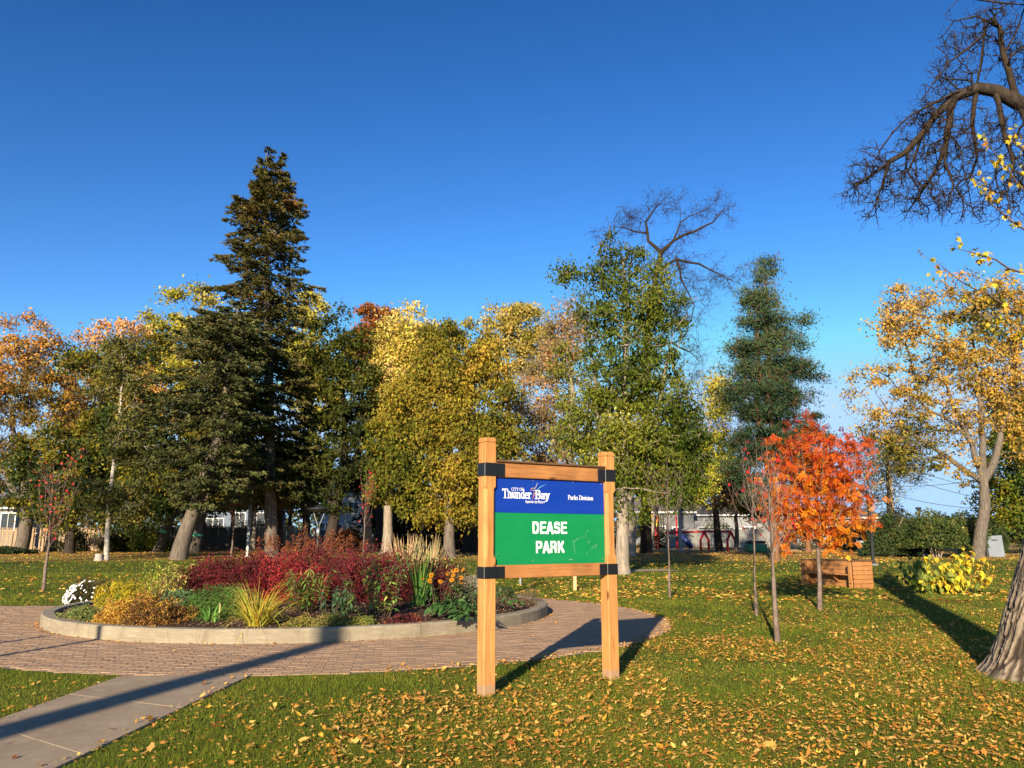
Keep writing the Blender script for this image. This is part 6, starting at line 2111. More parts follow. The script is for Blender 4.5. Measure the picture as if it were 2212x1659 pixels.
# upright leafy stalk plants
def stalks(px, py, label, seed, n=14, H=1.0, rad=.16, leaf=(.09, .035), nl=22, pal=((.12, .22, .04), (.20, .28, .05)), spread=.18, name='leafy_plant', mat='twig_red', topleaf=0., cat='plant', tip=None):
    rng = np.random.default_rng(seed); p = bedpt(px, py); root = thing(name, label, cat, p)
    a = rng.random(n) * 2 * pi; r = np.sqrt(rng.random(n)) * rad; b = np.stack([np.cos(a) * r, np.sin(a) * r, np.full(n, -.02)], 1)
    h = H * rng.uniform(.7, 1.1, n); e = b + np.stack([np.cos(a) * spread * h, np.sin(a) * spread * h, h], 1) + rng.normal(size=(n, 3)) * [.05, .05, 0]
    m = (b + e) / 2 + rng.normal(size=(n, 3)) * .02
    pos = np.concatenate([b, m, e]); par = np.concatenate([np.full(n, -1), np.arange(n), n + np.arange(n)])
    skel_mesh('stalks', pos, par, np.concatenate([np.full(n, .008), np.full(n, .006), np.full(n, .003)]), M[mat], root, 'stalks')
    t = (topleaf + (1 - topleaf) * rng.random((n, nl)))
    C = (b[:, None] * (1 - t[:, :, None]) + e[:, None] * t[:, :, None]).reshape(-1, 3)
    k = len(C)
    D = rng.normal(size=(k, 3)); D[:, 2] = D[:, 2] * .4 - .1; D = norm(D)
    s_ = norm(np.cross(D, [0, 0, 1.])); L = leaf[0] * rng.uniform(.6, 1.25, k)[:, None]; w_ = L * leaf[1] / leaf[0]
    V = np.stack([C, C + D * L * .5 + s_ * w_ * .5, C + D * L + [0, 0, -.03], C + D * L * .5 - s_ * w_ * .5], 1).reshape(-1, 3)
    c = pick_cols(k, pal, [1] * len(pal), rng, None, .22)
    obj('foliage', raw_mesh('foliage', V, np.arange(k * 4).reshape(-1, 4), M['leaf'], col=np.repeat(c, 4, 0)), root)
    return root, e


stalks(820, 1333, 'tall leafy green stalks in front of the maroon shrubs, left of the iris', 230, 16, 1.15, .17, (.12, .06), 20, ((.10, .17, .035), (.18, .24, .06), (.26, .30, .07)), .26, topleaf=.15)
stalks(790, 1335, 'shorter leaning green stalk beside the tall leafy stalks', 231, 5, .85, .1, (.12, .06), 18, ((.10, .17, .035), (.18, .24, .06)), .5)
stalks(665, 1322, 'lance-leaved green shrub in front of the maroon shrubs', 232, 30, .78, .30, (.16, .032), 26, ((.10, .19, .035), (.16, .25, .05), (.30, .26, .05), (.25, .06, .04)), .32, topleaf=.2)
stalks(341, 1300, 'tall yellow-green spiky plant behind the gold mounds', 233, 16, .85, .28, (.09, .03), 34, ((.40, .46, .06), (.55, .52, .09), (.34, .42, .06)), .06)
stalks(372, 1302, 'drooping pale yellow plant left of the maroon shrubs', 234, 14, .78, .22, (.14, .035), 22, ((.58, .50, .14), (.44, .44, .09)), .15)
stalks(978, 1300, 'spindly yellow-green stalks behind the orange daisies', 235, 12, 1.1, .22, (.06, .02), 24, ((.30, .30, .07), (.20, .22, .06)), .12)
stalks(1010, 1305, 'grey-green wispy plant beside the left sign post', 236, 18, .75, .26, (.05, .02), 30, ((.22, .25, .13), (.30, .32, .18)), .22)
stalks(722, 1330, 'small blue-green plant at the foot of the lance-leaved shrub', 237, 16, .48, .16, (.09, .05), 22, ((.05, .11, .05), (.09, .16, .07)), .3)
stalks(1025, 1318, 'grey-green leafy plant right of the hosta', 238, 20, .5, .26, (.09, .06), 18, ((.08, .13, .06), (.14, .20, .08)), .3)
# daisies
r_, e = stalks(950, 1322, 'orange daisies with dark centres right of the iris', 239, 15, .72, .22, (.11, .045), 12, ((.06, .12, .03), (.10, .16, .04)), .32, name='daisy_plant', cat='flowers')
rng = np.random.default_rng(240)
for i in range(len(e)):
    V = []; F = []; 
    npet = 9; c0 = np.zeros(3)
    for k in range(npet):
        a = 2 * pi * k / npet; d_ = np.array([cos(a), sin(a), 0]); s_ = np.array([-sin(a), cos(a), 0])
        V += [d_ * .010, d_ * .030 + s_ * .011, d_ * .052 + [0, 0, -.012], d_ * .030 - s_ * .011]; F.append([4 * k + q for q in range(4)])
    me = raw_mesh('flower', np.array(V), np.array(F), M['leaf'], col=(.60, .24, .01))
    o = obj('flower', me, r_); o.location = tuple(e[i]); o.rotation_euler = (radians(50) + rng.normal() * .4, rng.normal() * .4, rng.normal() * .3)
    MB().lathe([(.0001, .014), (.009, .010), (.012, 0), (.008, -.008)], 8).build('flower_centre', M['tyre'], o)


# hostas with single leaves
def hosta(px, py, label, seed, n=46, L=.24, rad=.42, cols=((.030, .075, .022), (.05, .11, .03), (.08, .16, .045))):
    rng = np.random.default_rng(seed); p = bedpt(px, py); root = thing('hosta_plant', label, 'plant', p)
    ms = [oval_leaf_mesh(L, L * .62, c, curl=.28) for c in cols]
    for k in range(n):
        a = rng.random() * 2 * pi; r = rad * sqrt(rng.random()); h = .26 * (1 - (r / rad) ** 2 * .75) + .05
        o = bpy.data.objects.new('leaf', ms[rng.integers(len(ms))]); link(o, root)
        o.location = (cos(a) * r * .8, sin(a) * r * .6, h); o.rotation_euler = (rng.normal() * .3, rng.uniform(-.25, .35), a + rng.normal() * .6)
        s = rng.uniform(.6, 1.15); o.scale = (s, s, s)
    return root


hosta(975, 1338, 'broad dark green hosta at the bed edge left of the sign post', 250, 120, .17, .50)
hosta(1015, 1348, 'second dark green hosta close behind the left sign post', 251, 70, .16, .36)
hosta(1106, 1322, 'small hosta seen between the sign posts near the kerb', 252, 34, .13, .24, ((.05, .11, .03), (.09, .18, .05)))

for i, (px, py, rx, h, n, sz, pal, lab, asp) in enumerate((
        (190, 1300, .52, .42, 5200, .035, [(.03, .03, .015), (.07, .05, .025), (.05, .06, .02)], 'dark-leaved aster bush with white blooms on its left side', .5),
        (262, 1312, .58, .42, 7500, .045, [(.20, .18, .02), (.42, .34, .03), (.56, .42, .03), (.25, .28, .04)], 'bright gold mounded shrub at the left of the bed', .35),
        (177, 1340, .44, .22, 4200, .035, [(.12, .17, .05), (.20, .24, .07), (.26, .22, .06)], 'low pale green mound nearest the left kerb', .5),
        (245, 1350, .42, .34, 4600, .05, [(.46, .24, .04), (.56, .34, .06), (.30, .13, .03)], 'amber shrub mound behind the left kerb, its left lobe', .35),
        (318, 1348, .62, .42, 7500, .045, [(.22, .10, .03), (.42, .22, .05), (.14, .07, .03), (.5, .30, .06)], 'brown and amber shrub mound left of the bare mulch', .35),
        (375, 1324, .42, .36, 4200, .055, [(.06, .12, .05), (.10, .17, .07), (.14, .20, .08)], 'blue-green leafy mound between the brown and the feathery green one', .6),
        (462, 1332, .80, .40, 11000, .05, [(.05, .11, .025), (.09, .17, .035), (.14, .22, .05)], 'wide feathery green mound in front of the maroon shrubs', .22),
        (655, 1356, .34, .14, 2600, .035, [(.16, .17, .04), (.26, .22, .05), (.30, .15, .05)], 'low mossy mound right of the yellow grass', .5),
        (715, 1357, .42, .17, 3600, .035, [(.14, .17, .04), (.22, .22, .05), (.34, .24, .08)], 'low yellow-green ground cover in the middle of the bed edge', .5),
        (775, 1356, .34, .14, 2600, .035, [(.16, .19, .04), (.24, .24, .05), (.30, .15, .05)], 'small mossy mound left of the dark heuchera', .5),
        (872, 1352, .32, .14, 1600, .05, [(.06, .02, .02), (.12, .03, .03), (.25, .08, .04)], 'low dark purple plant at the bed edge', .7),
        (1143, 1305, .30, .30, 2400, .03, [(.14, .09, .05), (.22, .15, .09), (.10, .10, .04)], 'dry brown twiggy plant at the right end of the bed', .2),
        (1090, 1290, .28, .22, 1800, .04, [(.05, .08, .03), (.10, .12, .04)], 'small dark green plant behind the hosta between the posts', .5),
        (330, 1290, .34, .42, 2200, .05, [(.46, .28, .10), (.50, .36, .16), (.3, .3, .06)], 'pale amber plant between the gold mound and the spiky yellow one', .4),
        (300, 1300, .22, .3, 1500, .045, [(.3, .3, .05), (.5, .42, .06)], 'small yellow-green tuft right of the gold mound', .3))):
    p = bedpt(px, py)
    ry = min(rx * .8, .5)
    o = shrub('mounded_plant', lab, p + np.array([0, .12, -.03]), rx, ry, h + .05, n, sz, pal, [1] * len(pal), 300 + i, cat='plant', lump=.35, spiky=.18, inner=.5, stems=14, aspect=asp, droop=-.1, stem_mat='twig_red')
    if i == 0:
        rng = np.random.default_rng(77)
        k = 150; dd = norm(rng.normal(size=(k, 3)) + np.array([-1.3, -.9, .6])); dd[:, 2] = np.abs(dd[:, 2])
        C = dd * np.array([rx, ry, h + .05]) * 1.05 * rng.uniform(.9, 1.1, (k, 1)); 
        V8 = [(0, 0, .012)] + [((.030 if q % 2 == 0 else .016) * cos(q * pi / 4), (.030 if q % 2 == 0 else .016) * sin(q * pi / 4), 0) for q in range(8)]
        bme = raw_mesh('bloom', np.array(V8), np.array([[0, 1 + q, 1 + (q + 1) % 8] for q in range(8)]), M['white_print'])
        for q, c_ in enumerate(C):
            ob = bpy.data.objects.new('bloom', bme); link(ob, o); ob.location = tuple(c_)
            ob.rotation_euler = Vector(norm(dd[q] + np.array([-.3, -.6, .3]))).to_track_quat('Z', 'Y').to_euler()
for px, py, lab in ((473, 1340, 'short pale wooden stake left of the yellow grass'), (543, 1335, 'short pale wooden stake behind the yellow grass')):
    p = bedpt(px, py)
    st = MB().box((0, 0, .12), (.02, .012, .30), None, .002).build('plant_stake', M['stake'], None, label=lab, category='stake', group='plant stakes in the bed'); st.location = tuple(p)

# ================================================================== PLANTER BENCH
def planter_bench():
    bl = G(1733, 1263); br = G(1843, 1272); 
    u = norm((br - bl)[:2]); ang = atan2(u[1], u[0]); Wd = float(np.linalg.norm((br - bl)[:2]))
    root = thing('planter_bench', 'cedar board planter box with a bench seat built into its front, right of the rowan', 'planter', bl, ang)
    H = .80; D = .85; nb = 6; bh = H / nb
    front = .34
    # back boards of the bench = front wall of the box, set back
    for k in range(nb):
        MB().box((Wd / 2, front, bh * (k + .5)), (Wd - .30, .04, bh - .008), None, .005).build('board', M['bench_wood'], root)
    for sx in (0, Wd):
        for k in range(nb):
            MB().box((sx, D / 2 + .02, bh * (k + .5)), (.04, D - .06, bh - .008), None, .005).build('board', M['bench_wood'], root)
    for k in range(nb):
        MB().box((Wd / 2, D, bh * (k + .5)), (Wd - .05, .04, bh - .008), None, .005).build('board', M['bench_wood'], root)
    for sx in (.065, Wd - .065):
        MB().box((sx, -.01, H / 2 - .01), (.125, .045, H - .02), None, .006).build('front_post', M['bench_wood'], root)
    for sx in (.15, Wd - .15):
        MB().box((sx, .17, H / 2), (.04, .30, H - .03), None, .005).build('arm_panel', M['bench_wood'], root)
    for q in range(3):
        MB().box((Wd / 2, .05 + .095 * q, .40), (Wd - .36, .088, .035), None, .005).build('seat_slat', M['bench_wood'], root)
    MB().prism([(0, .38), (.26, .38), (.26, .14)], (.04, 0, 0), (Wd * .58, .04, 0), (0, 1, 0), (0, 0, 1)).build('seat_bracket', M['bench_wood'], root)
    mb = MB()
    mb.box((Wd / 2, front + .01, H + .017), (Wd + .06, .10, .032), None, .004); mb.box((Wd / 2, D, H + .017), (Wd + .06, .12, .032), None, .004)
    mb.box((.02, (D + front) / 2 + .0, H + .0165), (.12, D - front - .11, .030), None, .004); mb.box((Wd - .02, (D + front) / 2, H + .0165), (.12, D - front - .11, .030), None, .004)
    mb.box((.03, .15, H + .0165), (.12, .27, .030), None, .004); mb.box((Wd - .03, .15, H + .0165), (.12, .27, .030), None, .004)
    mb.build('top_rim', M['rail_cap'], root)
    MB().box((Wd / 2, (D + front) / 2, H - .1), (Wd - .06, D - front - .05, .04)).build('soil', M['soil'], root)


planter_bench()

# ================================================================== LAMPS AND POLES
def square_pole(label, px, py, top_py, w=.12, head=True, arm=False, mat='dark_metal', foot=True, cat='lamp post', name='lamp_post', hx=-1):
    b = G(px, py); H = P(px, top_py, b[1])[2] - b[2]
    root = thing(name, label, cat, b)
    MB().box((0, 0, H / 2), (w, w, H), None, .012).build('pole', M[mat], root)
    if foot:
        MB().box((0, 0, .03), (w * 2.6, w * 2.6, .10), None, .01).build('base_plate', M['grey_metal'], root)
    if head:
        MB().box((hx * .34, 0, H + .02), (.58, .34, .13), None, .03).build('lamp_head', M[mat], root)
        MB().box((hx * .06, 0, H + .02), (.12, .06, .07), None, .01).build('arm', M[mat], root)
    return root


square_pole('grey square light pole rising from the shrubs between the spruce trunks', 534, 1203, 1024, .17, False, mat='grey_metal', foot=True)
square_pole('dark square lamp post behind the planter bench', 1887, 1221, 1062, .13, True, hx=-1)
square_pole('light grey lamp post hidden behind the sign, its flat head showing over the top rail', 1124, 1264, 1000, .07, True, mat='grey_metal', foot=False, hx=-.6)
square_pole('grey pole with a dark flood light in front of the playground', 1471, 1192, 1100, .20, True, mat='grey_metal', hx=.2)
# slim dark post by the hedge
b = G(1996, 1205); H = P(1984, 1098, b[1])[2] - b[2]
root = thing('lamp_post', 'black slim post with a small head leaning left in front of the hedge', 'lamp post', b)
tp = P(1984, 1100, b[1]) - b
MB().tube([(0, 0, 0), tp * .5, tp], [.09, .08, .06], 8).build('pole', M['dark_metal'], root)
MB().box(tp + [0, 0, .05], (.30, .2, .14), None, .03).build('lamp_head', M['dark_metal'], root)
MB().box(tp + [.15, 0, -.10], (.12, .12, .12), None, .02).build('sensor', M['dark_metal'], root)
# saucer lamp
Yl = 40.0
b = GY(688, Yl); b[0] = P(686, 1180, Yl)[0]
root = thing('park_lamp', 'dark park lamp with a saucer shade on two curved arms, left of centre', 'lamp post', b)
zt = P(688, 1097, Yl)[2] - b[2]; zm = P(688, 1143, Yl)[2] - b[2]
MB().tube([(0, 0, 0), (0, 0, zm)], .065, 12).build('pole', M['dark_metal'], root, smooth=True)
MB().tube([(0, 0, zm - .35), (0, 0, zm + .05)], .085, 12).build('collar', M['grey_metal'], root, smooth=True)
MB().box((0, -.09, zm - .1), (.1, .02, .1)).build('notice', M['trim'], root)
for sg in (-1, 1):
    MB().tube([(sg * .03, 0, zm), (sg * .06, 0, zm + .25), (sg * .20, 0, zm + .6), (sg * .30, 0, zt - .12)], .022, 8).build('arm', M['grey_metal'], root, smooth=True)
MB().lathe([(.001, zt + .12), (.10, zt + .11), (.22, zt + .05), (.50, zt - .01), (.53, zt - .05), (.50, zt - .07), (.42, zt - .16), (.30, zt - .19), (.001, zt - .19)], 28).build('lamp_shade', M['dark_metal'], root, smooth=True)
# stake and pipe seen under the sign
g = G(1242, 1276); o = MB().box((0, 0, .33), (.10, .07, .76), None, .006).build('wooden_stake', M['stake'], None, label='short pale wooden stake in the lawn seen under the sign', category='stake'); o.location = tuple(g)
# utility pole and wires
b = GY(1932, 110); H = P(1930, 960, 110)[2] - b[2]
root = thing('utility_pole', 'sunlit wooden utility pole beyond the hedge at the right', 'utility pole', b)
MB().tube([(0, 0, 0), (0, 0, H)], [.3, .22], 10).build('pole', M['pole_wood'], root, smooth=True)
MB().box((0, 0, H - .6), (1.8, .2, .2)).build('crossarm', M['pole_wood'], root)
for k, (a0, a1) in enumerate((((1932, 1000), (2230, 1072)), ((1932, 1022), (2230, 1092)), ((1932, 1050), (2230, 1010)), ((1932, 1070), (2230, 1100)))):
    p0 = P(*a0, 110) - b; p1 = P(*a1, 100) - b; t = np.linspace(0, 1, 12)[:, None]
    pts = p0 * (1 - t) + p1 * t; pts[:, 2] -= (4 * t * (1 - t) * .7)[:, 0]
    MB().tube(pts, .035, 4).build('wire', M['wire'], root)

# ================================================================== PLAYGROUND
pl = tag(MB().box((0, 0, 0), (24, 9, .06)).build('play_surface', M['gravel'], None), kind='structure'); g = GY(1500, 70); pl.location = (g[0], 70, float(terr(70)) + .0)


def swing_set():
    Y = 66.0; a = P(1518, 1192, Y); z0 = float(terr(Y)); H = P(1518, 1148, Y)[2] - z0
    xa = P(1525, 1160, Y)[0]; xb = P(1583, 1160, Y)[0]; xc = P(1440, 1160, Y)[0]
    root = thing('swing_set', 'red arched swing set on the playground right of the sign', 'swing set', (xa, Y, z0))
    MB().tube([(xc - xa, .55, H - .1), (0, .55, H), ((xb - xa), .55, H)], .085, 8).build('top_beam', M['red'], root, smooth=True)
    for x, s in ((0, -.45), (0, .45), (xb - xa, -.45), (xb - xa, .45)):
        t = np.linspace(0, pi / 2, 6)
        pts = [(x + s, .55 + s * 1.1, 0), (x + s, .55 + s * 1.1, H - .7)] + [(x + s * (1 - sin(q)), .55 + s * 1.1 * (1 - sin(q)), H - .7 + .7 * sin(q) * .98) for q in t[1:]]
        MB().tube(pts, .10, 8).build('leg', M['red'], root, smooth=True)
    for k, x in enumerate((-1.9, .8)):
        sw = thing('swing', 'dark swing seat on chains, %s one hanging from the red beam' % ('left' if k == 0 else 'right'), 'swing', (xa + x, Y + .55, z0), 0, 'swings under the red beam')
        MB().box((0, 0, .45), (.5, .2, .05), None, .01).build('seat', M['dark_metal'], sw)
        for s in (-.24, .24): MB().tube([(s, 0, .46), (s, 0, H - .05)], .025, 5).build('chain', M['grey_metal'], sw)


swing_set()


def play_structure():
    Y = 72.0; z0 = float(terr(Y)); x = P(1420, 1160, Y)[0]
    root = thing('play_structure', 'play structure with red posts, yellow panel and blue tube slide darkened as if in shade', 'playground', (x, Y, z0))
    for dx, dy in ((-.9, -.6), (.0, -.6), (-.9, .7), (.0, .7), (1.9, -.6), (1.9, .7)):
        MB().tube([(dx, dy, 0), (dx, dy, 3.0)], .07, 8).build('post', M['red'], root, smooth=True)
    for k in range(7):
        MB().box((-.75 + k * .2, -.68, 2.55), (.10, .05, 1.1), None, .01).build('barrier_bar', M['yellow'], root)
    MB().box((.5, .05, 1.2), (2.9, 1.4, .1)).build('deck', M['dark_metal'], root)
    t = np.linspace(0, 1, 12)
    MB().tube(np.stack([1.9 + .9 * t, -.6 - .5 * np.sin(t * 3), 1.3 - 1.0 * t], 1), .26, 12, False).build('tube_slide', M['shaded_blue'], root, smooth=True)
    MB().tube([(-1.0, -.6, 1.25), (-2.2, -.8, .5), (-3.0, -.9, .3)], .28, 8).build('slide', M['grey_metal'], root, smooth=True)


play_structure()
g = GY(1631, 60)
root = thing('storage_bin', 'green low bin with a dark lid between the bare saplings', 'bin', g)
MB().box((0, 0, .35), (1.5, .9, .55), None, .05).build('body', M['play_green'], root); MB().box((0, 0, .75), (1.3, .8, .22), None, .05).build('lid', M['dark_metal'], root)
g = GY(1860, 52)
root = thing('waste_bin', 'dark green waste bin with a white lid edge under the rowan', 'bin', g)
MB().lathe([(.26, 0), (.30, .5), (.33, .85), (.001, .85)], 16).build('body', M['bin'], root, smooth=True); MB().lathe([(.34, .83), (.35, .90), (.2, .96), (.001, .97)], 16).build('lid', M['foam'], root, smooth=True)
g = GY(2147, 50)
root = thing('leaning_board', 'pale blue-white panel standing upright at the right by the dark trees', 'board', g)
o = MB().box((0, 0, .62), (.98, .28, 1.34), None, .02).build('panel', M['foam'], root); o.rotation_euler = (0, -.06, 0)
MB().box((-.1, -.15, 1.02), (.36, .02, .06), None, .004).build('slot', M['dark_metal'], root)

# ================================================================== FENCES
def fence(label, x0_, x1_, Y0, Y1, H, mat, cap, seed, bw=.15, gap=.010, alt=.045, zb=None, name='board_fence', rail=True):
    rng = np.random.default_rng(seed)
    a = np.array([x0_, Y0]); b = np.array([x1_, Y1]); L = float(np.linalg.norm(b - a)); ang = atan2(*(b - a)[::-1])
    z = float(terr((Y0 + Y1) / 2))
    root = thing(name, label, 'fence', (a[0], a[1], z), ang)
    n = int(L / (bw + gap))
    if n > 290: bw = L / 290 - gap; n = 290
    me = [MB().box((0, 0, h / 2), (bw, .025, h), None, .004).mesh('board', M[mat]) for h in (H, H * .985, H * 1.012)]
    for k in range(n):
        o = bpy.data.objects.new('board', me[rng.integers(3)]); link(o, root)
        o.location = ((k + .5) * (bw + gap), -alt if k % 2 else alt, rng.uniform(-.01, .01) + .03); o.rotation_euler = (0, rng.normal() * .006, 0)
    if rail:
        for h in (.35, H - .3): MB().box((L / 2, 0, h), (L, .05, .09)).build('rail', M[mat], root)
    k = 0
    for x in np.arange(0, L + .1, 2.4):
        MB().box((x, 0, H / 2 + .08), (.13, .16, H + .16), None, .01).build('post', M[mat], root)
    if cap: MB().box((L / 2, 0, H + .10), (L, .16, .04)).build('cap_rail', M[mat], root)


def fx(px, Y): return float(P(px, 1157, Y)[0])


fence('weathered board fence standing at the far left edge behind the forked maple', fx(-60, 63), fx(80, 63), 63, 63, 1.72, 'fence_wood', True, 1)
fence('sunlit weathered board fence right of the forked maple', fx(88, 62.5), fx(150, 62.5), 62.5, 62.5, 1.78, 'fence_wood', False, 2)
fence('weathered board fence panel behind the birch', fx(170, 64), fx(263, 64), 64, 64, 1.72, 'fence_wood', True, 3)
fence('dark brown board fence in the shade behind the spruce trunks', fx(264, 66), fx(560, 72), 66, 72, 1.95, 'fence_dark', True, 4, .145, .004, .004)
fence('brown board fence left of the parked truck', fx(560, 73), fx(642, 76), 73, 76, 2.1, 'fence_wood', False, 5, .145, .004, .004)
fence('grey board fence behind the red swing set', fx(1440, 84), fx(1720, 86), 84, 86, 1.9, 'fence_grey', False, 6, .18, .004, .004)

# ================================================================== HOUSES
def house(label, px0, px1, Y, py_eave, py_ridge, wall, roofm='shingle', wins=(), doors=(), depth=8, gable='side', extra=None, py_base=None):
    x0_ = fx(px0, Y); x1_ = fx(px1, Y); z = float(terr(Y)); we = P(1106, py_eave, Y)[2] - z; wr = P(1106, py_ridge, Y)[2] - z
    Wd = x1_ - x0_
    root = thing('house', label, 'house', (x0_, Y, z))
    mb = MB()
    if gable == 'side':                       # ridge runs left-right
        MB().prism([(0, 0), (depth, 0), (depth, we), (depth / 2, wr - .2), (0, we)], (Wd, 0, 0), (0, 0, 0), (0, 1, 0), (0, 0, 1)).build('wall', M[wall], root)
        for s in (0, 1):
            y0 = -.4 if s == 0 else depth + .4
            ze = we - .4 * (wr - we) / (depth / 2)
            pts = [(y0, ze + .02), (depth / 2, wr), (depth / 2, wr + .16), (y0, ze + .18)]
            MB().prism(pts, (Wd + .6, 0, 0), (-.3, 0, 0), (0, 1, 0), (0, 0, 1)).build('roof', M[roofm], root)
        MB().box((Wd / 2, -.43, we - .4 * (wr - we) / (depth / 2) + .08), (Wd + .62, .05, .2)).build('fascia', M['trim'], root)
    else:
        MB().prism([(0, 0), (Wd, 0), (Wd, we), (Wd / 2, wr - .2), (0, we)], (0, depth, 0)).build('wall', M[wall], root)
        for s in (0, 1):
            xe = -.4 if s == 0 else Wd + .4; ze = we - .4 * (wr - we) / (Wd / 2)
            MB().prism([(xe, ze), (Wd / 2, wr), (Wd / 2, wr + .16), (xe, ze + .16)], (0, depth + .6, 0), (0, -.3, 0)).build('roof', M[roofm], root)
            MB().prism([(xe, ze - .1), (Wd / 2, wr - .1), (Wd / 2, wr + .10), (xe, ze + .10)], (0, .06, 0), (0, -.37, 0)).build('gable_trim', M['trim'], root)
    # siding courses
    mb = MB(); k = 0
    hz = .28
    while hz < we - .15:
        mb.box((Wd / 2, -.012, hz), (Wd - .02, .024, .03)); hz += .28
    mb.build('siding_laps', M[wall], root)
    for wx, wz, ww, wh in wins:
        f = MB().box((wx * Wd, -.03, wz), (ww + .2, .07, wh + .2)).build('window', M['trim'], root)
        MB().box((wx * Wd - ww / 4 - .01, -.07, wz), (ww / 2 - .04, .02, wh)).build('pane', M['pane'], f); MB().box((wx * Wd + ww / 4 + .01, -.07, wz), (ww / 2 - .04, .02, wh)).build('pane', M['pane'], f)
    for dx in doors:
        f = MB().box((dx * Wd, -.03, 1.05), (1.1, .07, 2.1)).build('door', M['trim'], root)
        MB().box((dx * Wd + .35, -.08, 1.0), (.08, .05, .08)).build('handle', M['dark_metal'], f)
    return root, Wd, we


house('white house at the far left edge, gable and window above the fence', -95, 22, 78, 1096, 1066, 'white_wall', wins=((.93, 2.55, 1.3, 1.6), (.5, 2.55, 1.3, 1.6)), gable='side', depth=7)
house('pale blue-grey house behind the dark fence and spruce trunks', 425, 575, 100, 1085, 1040, 'blue_wall', wins=((.12, 2.6, 1.6, 1.4), (.3, 2.6, 1.2, 1.4), (.85, 3.2, 2.0, 1.6), (.6, 3.2, 1.4, 1.6)), depth=8)
r1, wd1, we1 = house('white two-storey house seen through the gap behind the saucer lamp', 690, 805, 104, 1095, 1035, 'white_wall', wins=((.2, 5.0, 1.2, 1.2), (.62, 4.8, 1.2, 1.4), (.3, 2.0, 1.5, 1.4)), doors=(.12,), gable='front', depth=9)
for s in (.0, .16): MB().box((s * wd1, -1.8, 1.4), (.22, .22, 2.8)).build('porch_column', M['trim'], r1)
MB().box((.08 * wd1, -1.0, 2.9), (2.2, 2.2, .22)).build('porch_roof', M['trim'], r1)
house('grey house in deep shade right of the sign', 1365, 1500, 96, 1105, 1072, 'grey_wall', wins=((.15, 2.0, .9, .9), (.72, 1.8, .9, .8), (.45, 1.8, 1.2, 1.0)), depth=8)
house('white bungalow behind the red swing set', 1500, 1660, 98, 1112, 1088, 'white_wall', wins=((.18, 1.7, 2.2, 1.0), (.42, 1.7, 1.1, .9), (.75, 1.8, 1.2, .9)), doors=(.6,), depth=8)
house('low pale building behind the orange rowan', 1680, 1905, 104, 1118, 1098, 'white_wall', wins=((.2, 1.8, 1.6, .9), (.5, 1.8, 1.2, .9), (.8, 1.8, 1.4, .9)), depth=8)


# ================================================================== VEHICLES
def pickup(label, px, Y, rz, paint, name='pickup_truck', cat='truck'):
    root = thing(name, label, cat, GY(px, Y), rz)
    prof = [(-2.7, .5), (-2.7, 1.15), (-.75, 1.18), (-.55, 1.85), (.75, 1.85), (1.25, 1.22), (2.6, 1.12), (2.75, .8), (2.75, .45), (-2.7, .45)]
    MB().prism(prof, (0, 1.9, 0), (0, -.95, 0)).build('body', M[paint], root)
    for s in (-1, 1):
        MB().prism([(-.48, 1.24), (-.40, 1.76), (.70, 1.76), (1.10, 1.24)], (0, .02, 0), (0, s * .96 - .01, 0)).build('side_window', M['pane'], root)
        for x in (-1.75, 1.8):
            w = thing('wheel', None, None, (x, s * .88, .38)); w.parent = root
            MB().tube([(0, -.12, 0), (0, .12, 0)], .38, 18).build('tyre', M['tyre'], w); MB().tube([(0, -.13, 0), (0, .13, 0)], .2, 12).build('rim', M['grey_metal'], w)
        MB().box((-2.71, s * .82, .98), (.05, .18, .3)).build('tail_light', M['tail'], root)
        MB().box((2.72, s * .7, .85), (.06, .3, .16)).build('headlight', M['trim'], root)
    MB().box((-2.74, 0, .58), (.12, 1.85, .16), None, .03).build('bumper', M['grey_metal'], root)
    MB().box((-2.72, .0, .86), (.03, .3, .15)).build('number_plate', M['trim'], root)
    MB().box((-.68, 0, 1.5), (.02, 1.5, .5)).build('rear_window', M['pane'], root)


pickup('black pickup truck parked behind the saucer lamp, its red tail light showing', 703, 88, radians(62), 'truck_paint')
pickup('pale blue pickup truck parked left of the saucer lamp by the dark fence', 650, 92, radians(15), 'blue_paint')

# ================================================================== OUT OF THE FRAME, SEEN BY THEIR SHADOWS
SD = -SUNV[:2] / np.linalg.norm(SUNV[:2]); COT = 1 / tan(SUN_EL)


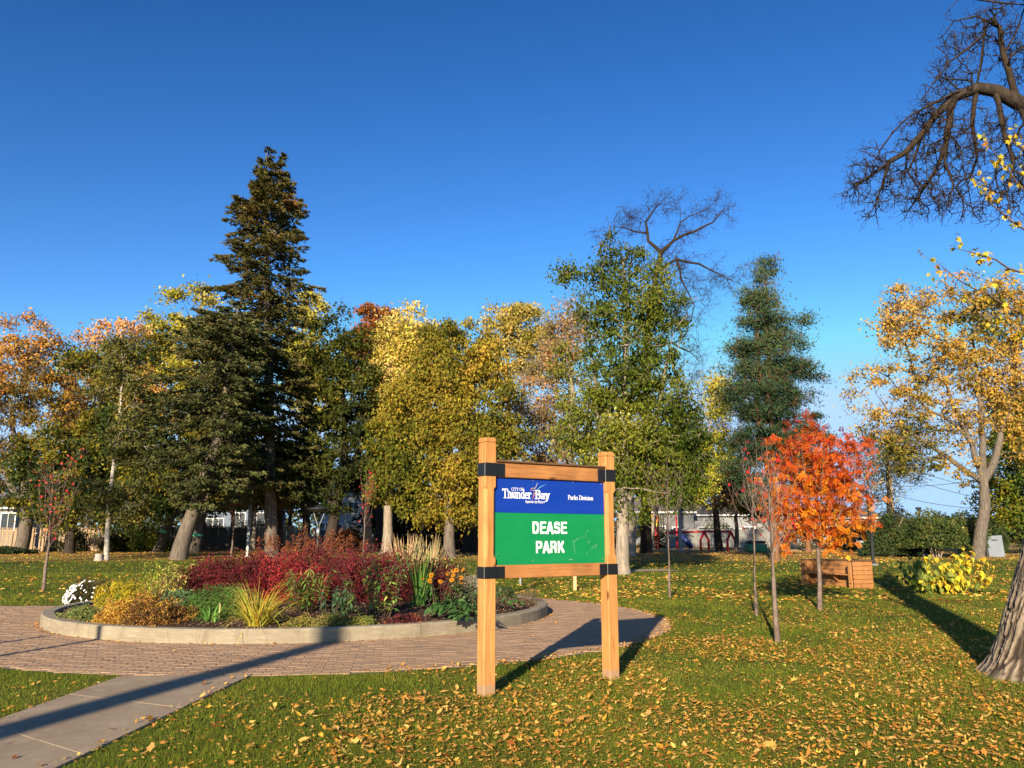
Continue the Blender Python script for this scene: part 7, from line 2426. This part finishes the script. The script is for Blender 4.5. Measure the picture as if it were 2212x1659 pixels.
def offtree(label, foot, H, r, seed, lean=(0, 0), nb=30, blob=3.0, leaf=0):
    rng = np.random.default_rng(seed); root = thing('bare_tree', label, 'tree', (foot[0], foot[1], float(terr(foot[1]))))
    sk = Skel(); top = np.array([lean[0], lean[1], H])
    sk.stem([np.array([0, 0, -.1]), top * .5, top * .8, top], [r, r * .8, r * .55, r * .3], rng, -1, .7, .03)
    C = blob_points([(top * .92 + [0, 0, blob * .4], (blob * 1.2, blob, blob))], nb, rng, .4)
    sk.grow(C, rng, H * .55, .2, .7, .4)
    rad = sk.radii(.02)
    pos = np.array(sk.p); par = np.array(sk.par); ends = np.where(~np.isin(np.arange(len(pos)), par))[0]
    pos, par, rad, tips, last = twigs(pos, par, rad, ends, rng, 5, 1.0, 3, .012)
    skel_mesh('trunk', pos, par, rad, M['bark_grey'], root)
    if leaf:
        C2 = C[rng.integers(len(C), size=leaf)] + rng.normal(size=(leaf, 3)) * .6
        V, F = leaf_shape_quads(C2, .25, rng, .7, .3); c = pick_cols(leaf, [OLIVE, GOLD], (1, 1), rng)
        obj('crown', raw_mesh('crown', V, F, M['leaf'], col=np.repeat(c, 4, 0)), root)


e0 = G(300, 1512)[:2]; f0 = e0 - SD * 17
offtree('tall bare street tree behind the camera, its shadow crossing the path', f0, 12.5, .26, 401, (-.3, 0), 26, 2.6)
offtree('leafy tree beyond the left edge whose trunk shadow crosses the far lawn', G(40, 1216)[:2] - SD * 24, 13, .4, 402, (0, 0), 50, 3.5, 3000)
for k, (px, py, dist, H, lab) in enumerate(((215, 1383, 9.5, None, 'reaching the kerb'), (100, 1376, 11.0, None, 'ending short of the kerb'))):
    tip = G(px, py)[:2]; foot = tip - SD * dist; H = dist / COT + (.2 if k == 0 else 0.0)  # added upright posts stand in for whatever casts the two thin shadows
    root = thing('shadow_post', 'unseen post added beyond the left edge to cast a narrow shadow %s' % lab, 'post', (foot[0], foot[1], 0), 0, 'posts added beyond the left edge for their shadows')
    MB().tube([(0, 0, -.05), (0, 0, H)], .06, 10).build('pole', M['grey_metal'], root, smooth=True); MB().lathe([(.068, H - .03), (.068, H + .02), (.001, H + .03)], 10).build('cap', M['dark_metal'], root)

print('SCENE grass', NG, 'objects', len(bpy.data.objects), 'tris', sum(sum(len(p.vertices) - 2 for p in me.polygons) * 0 + len(me.loops) - 2 * len(me.polygons) for me in bpy.data.meshes))
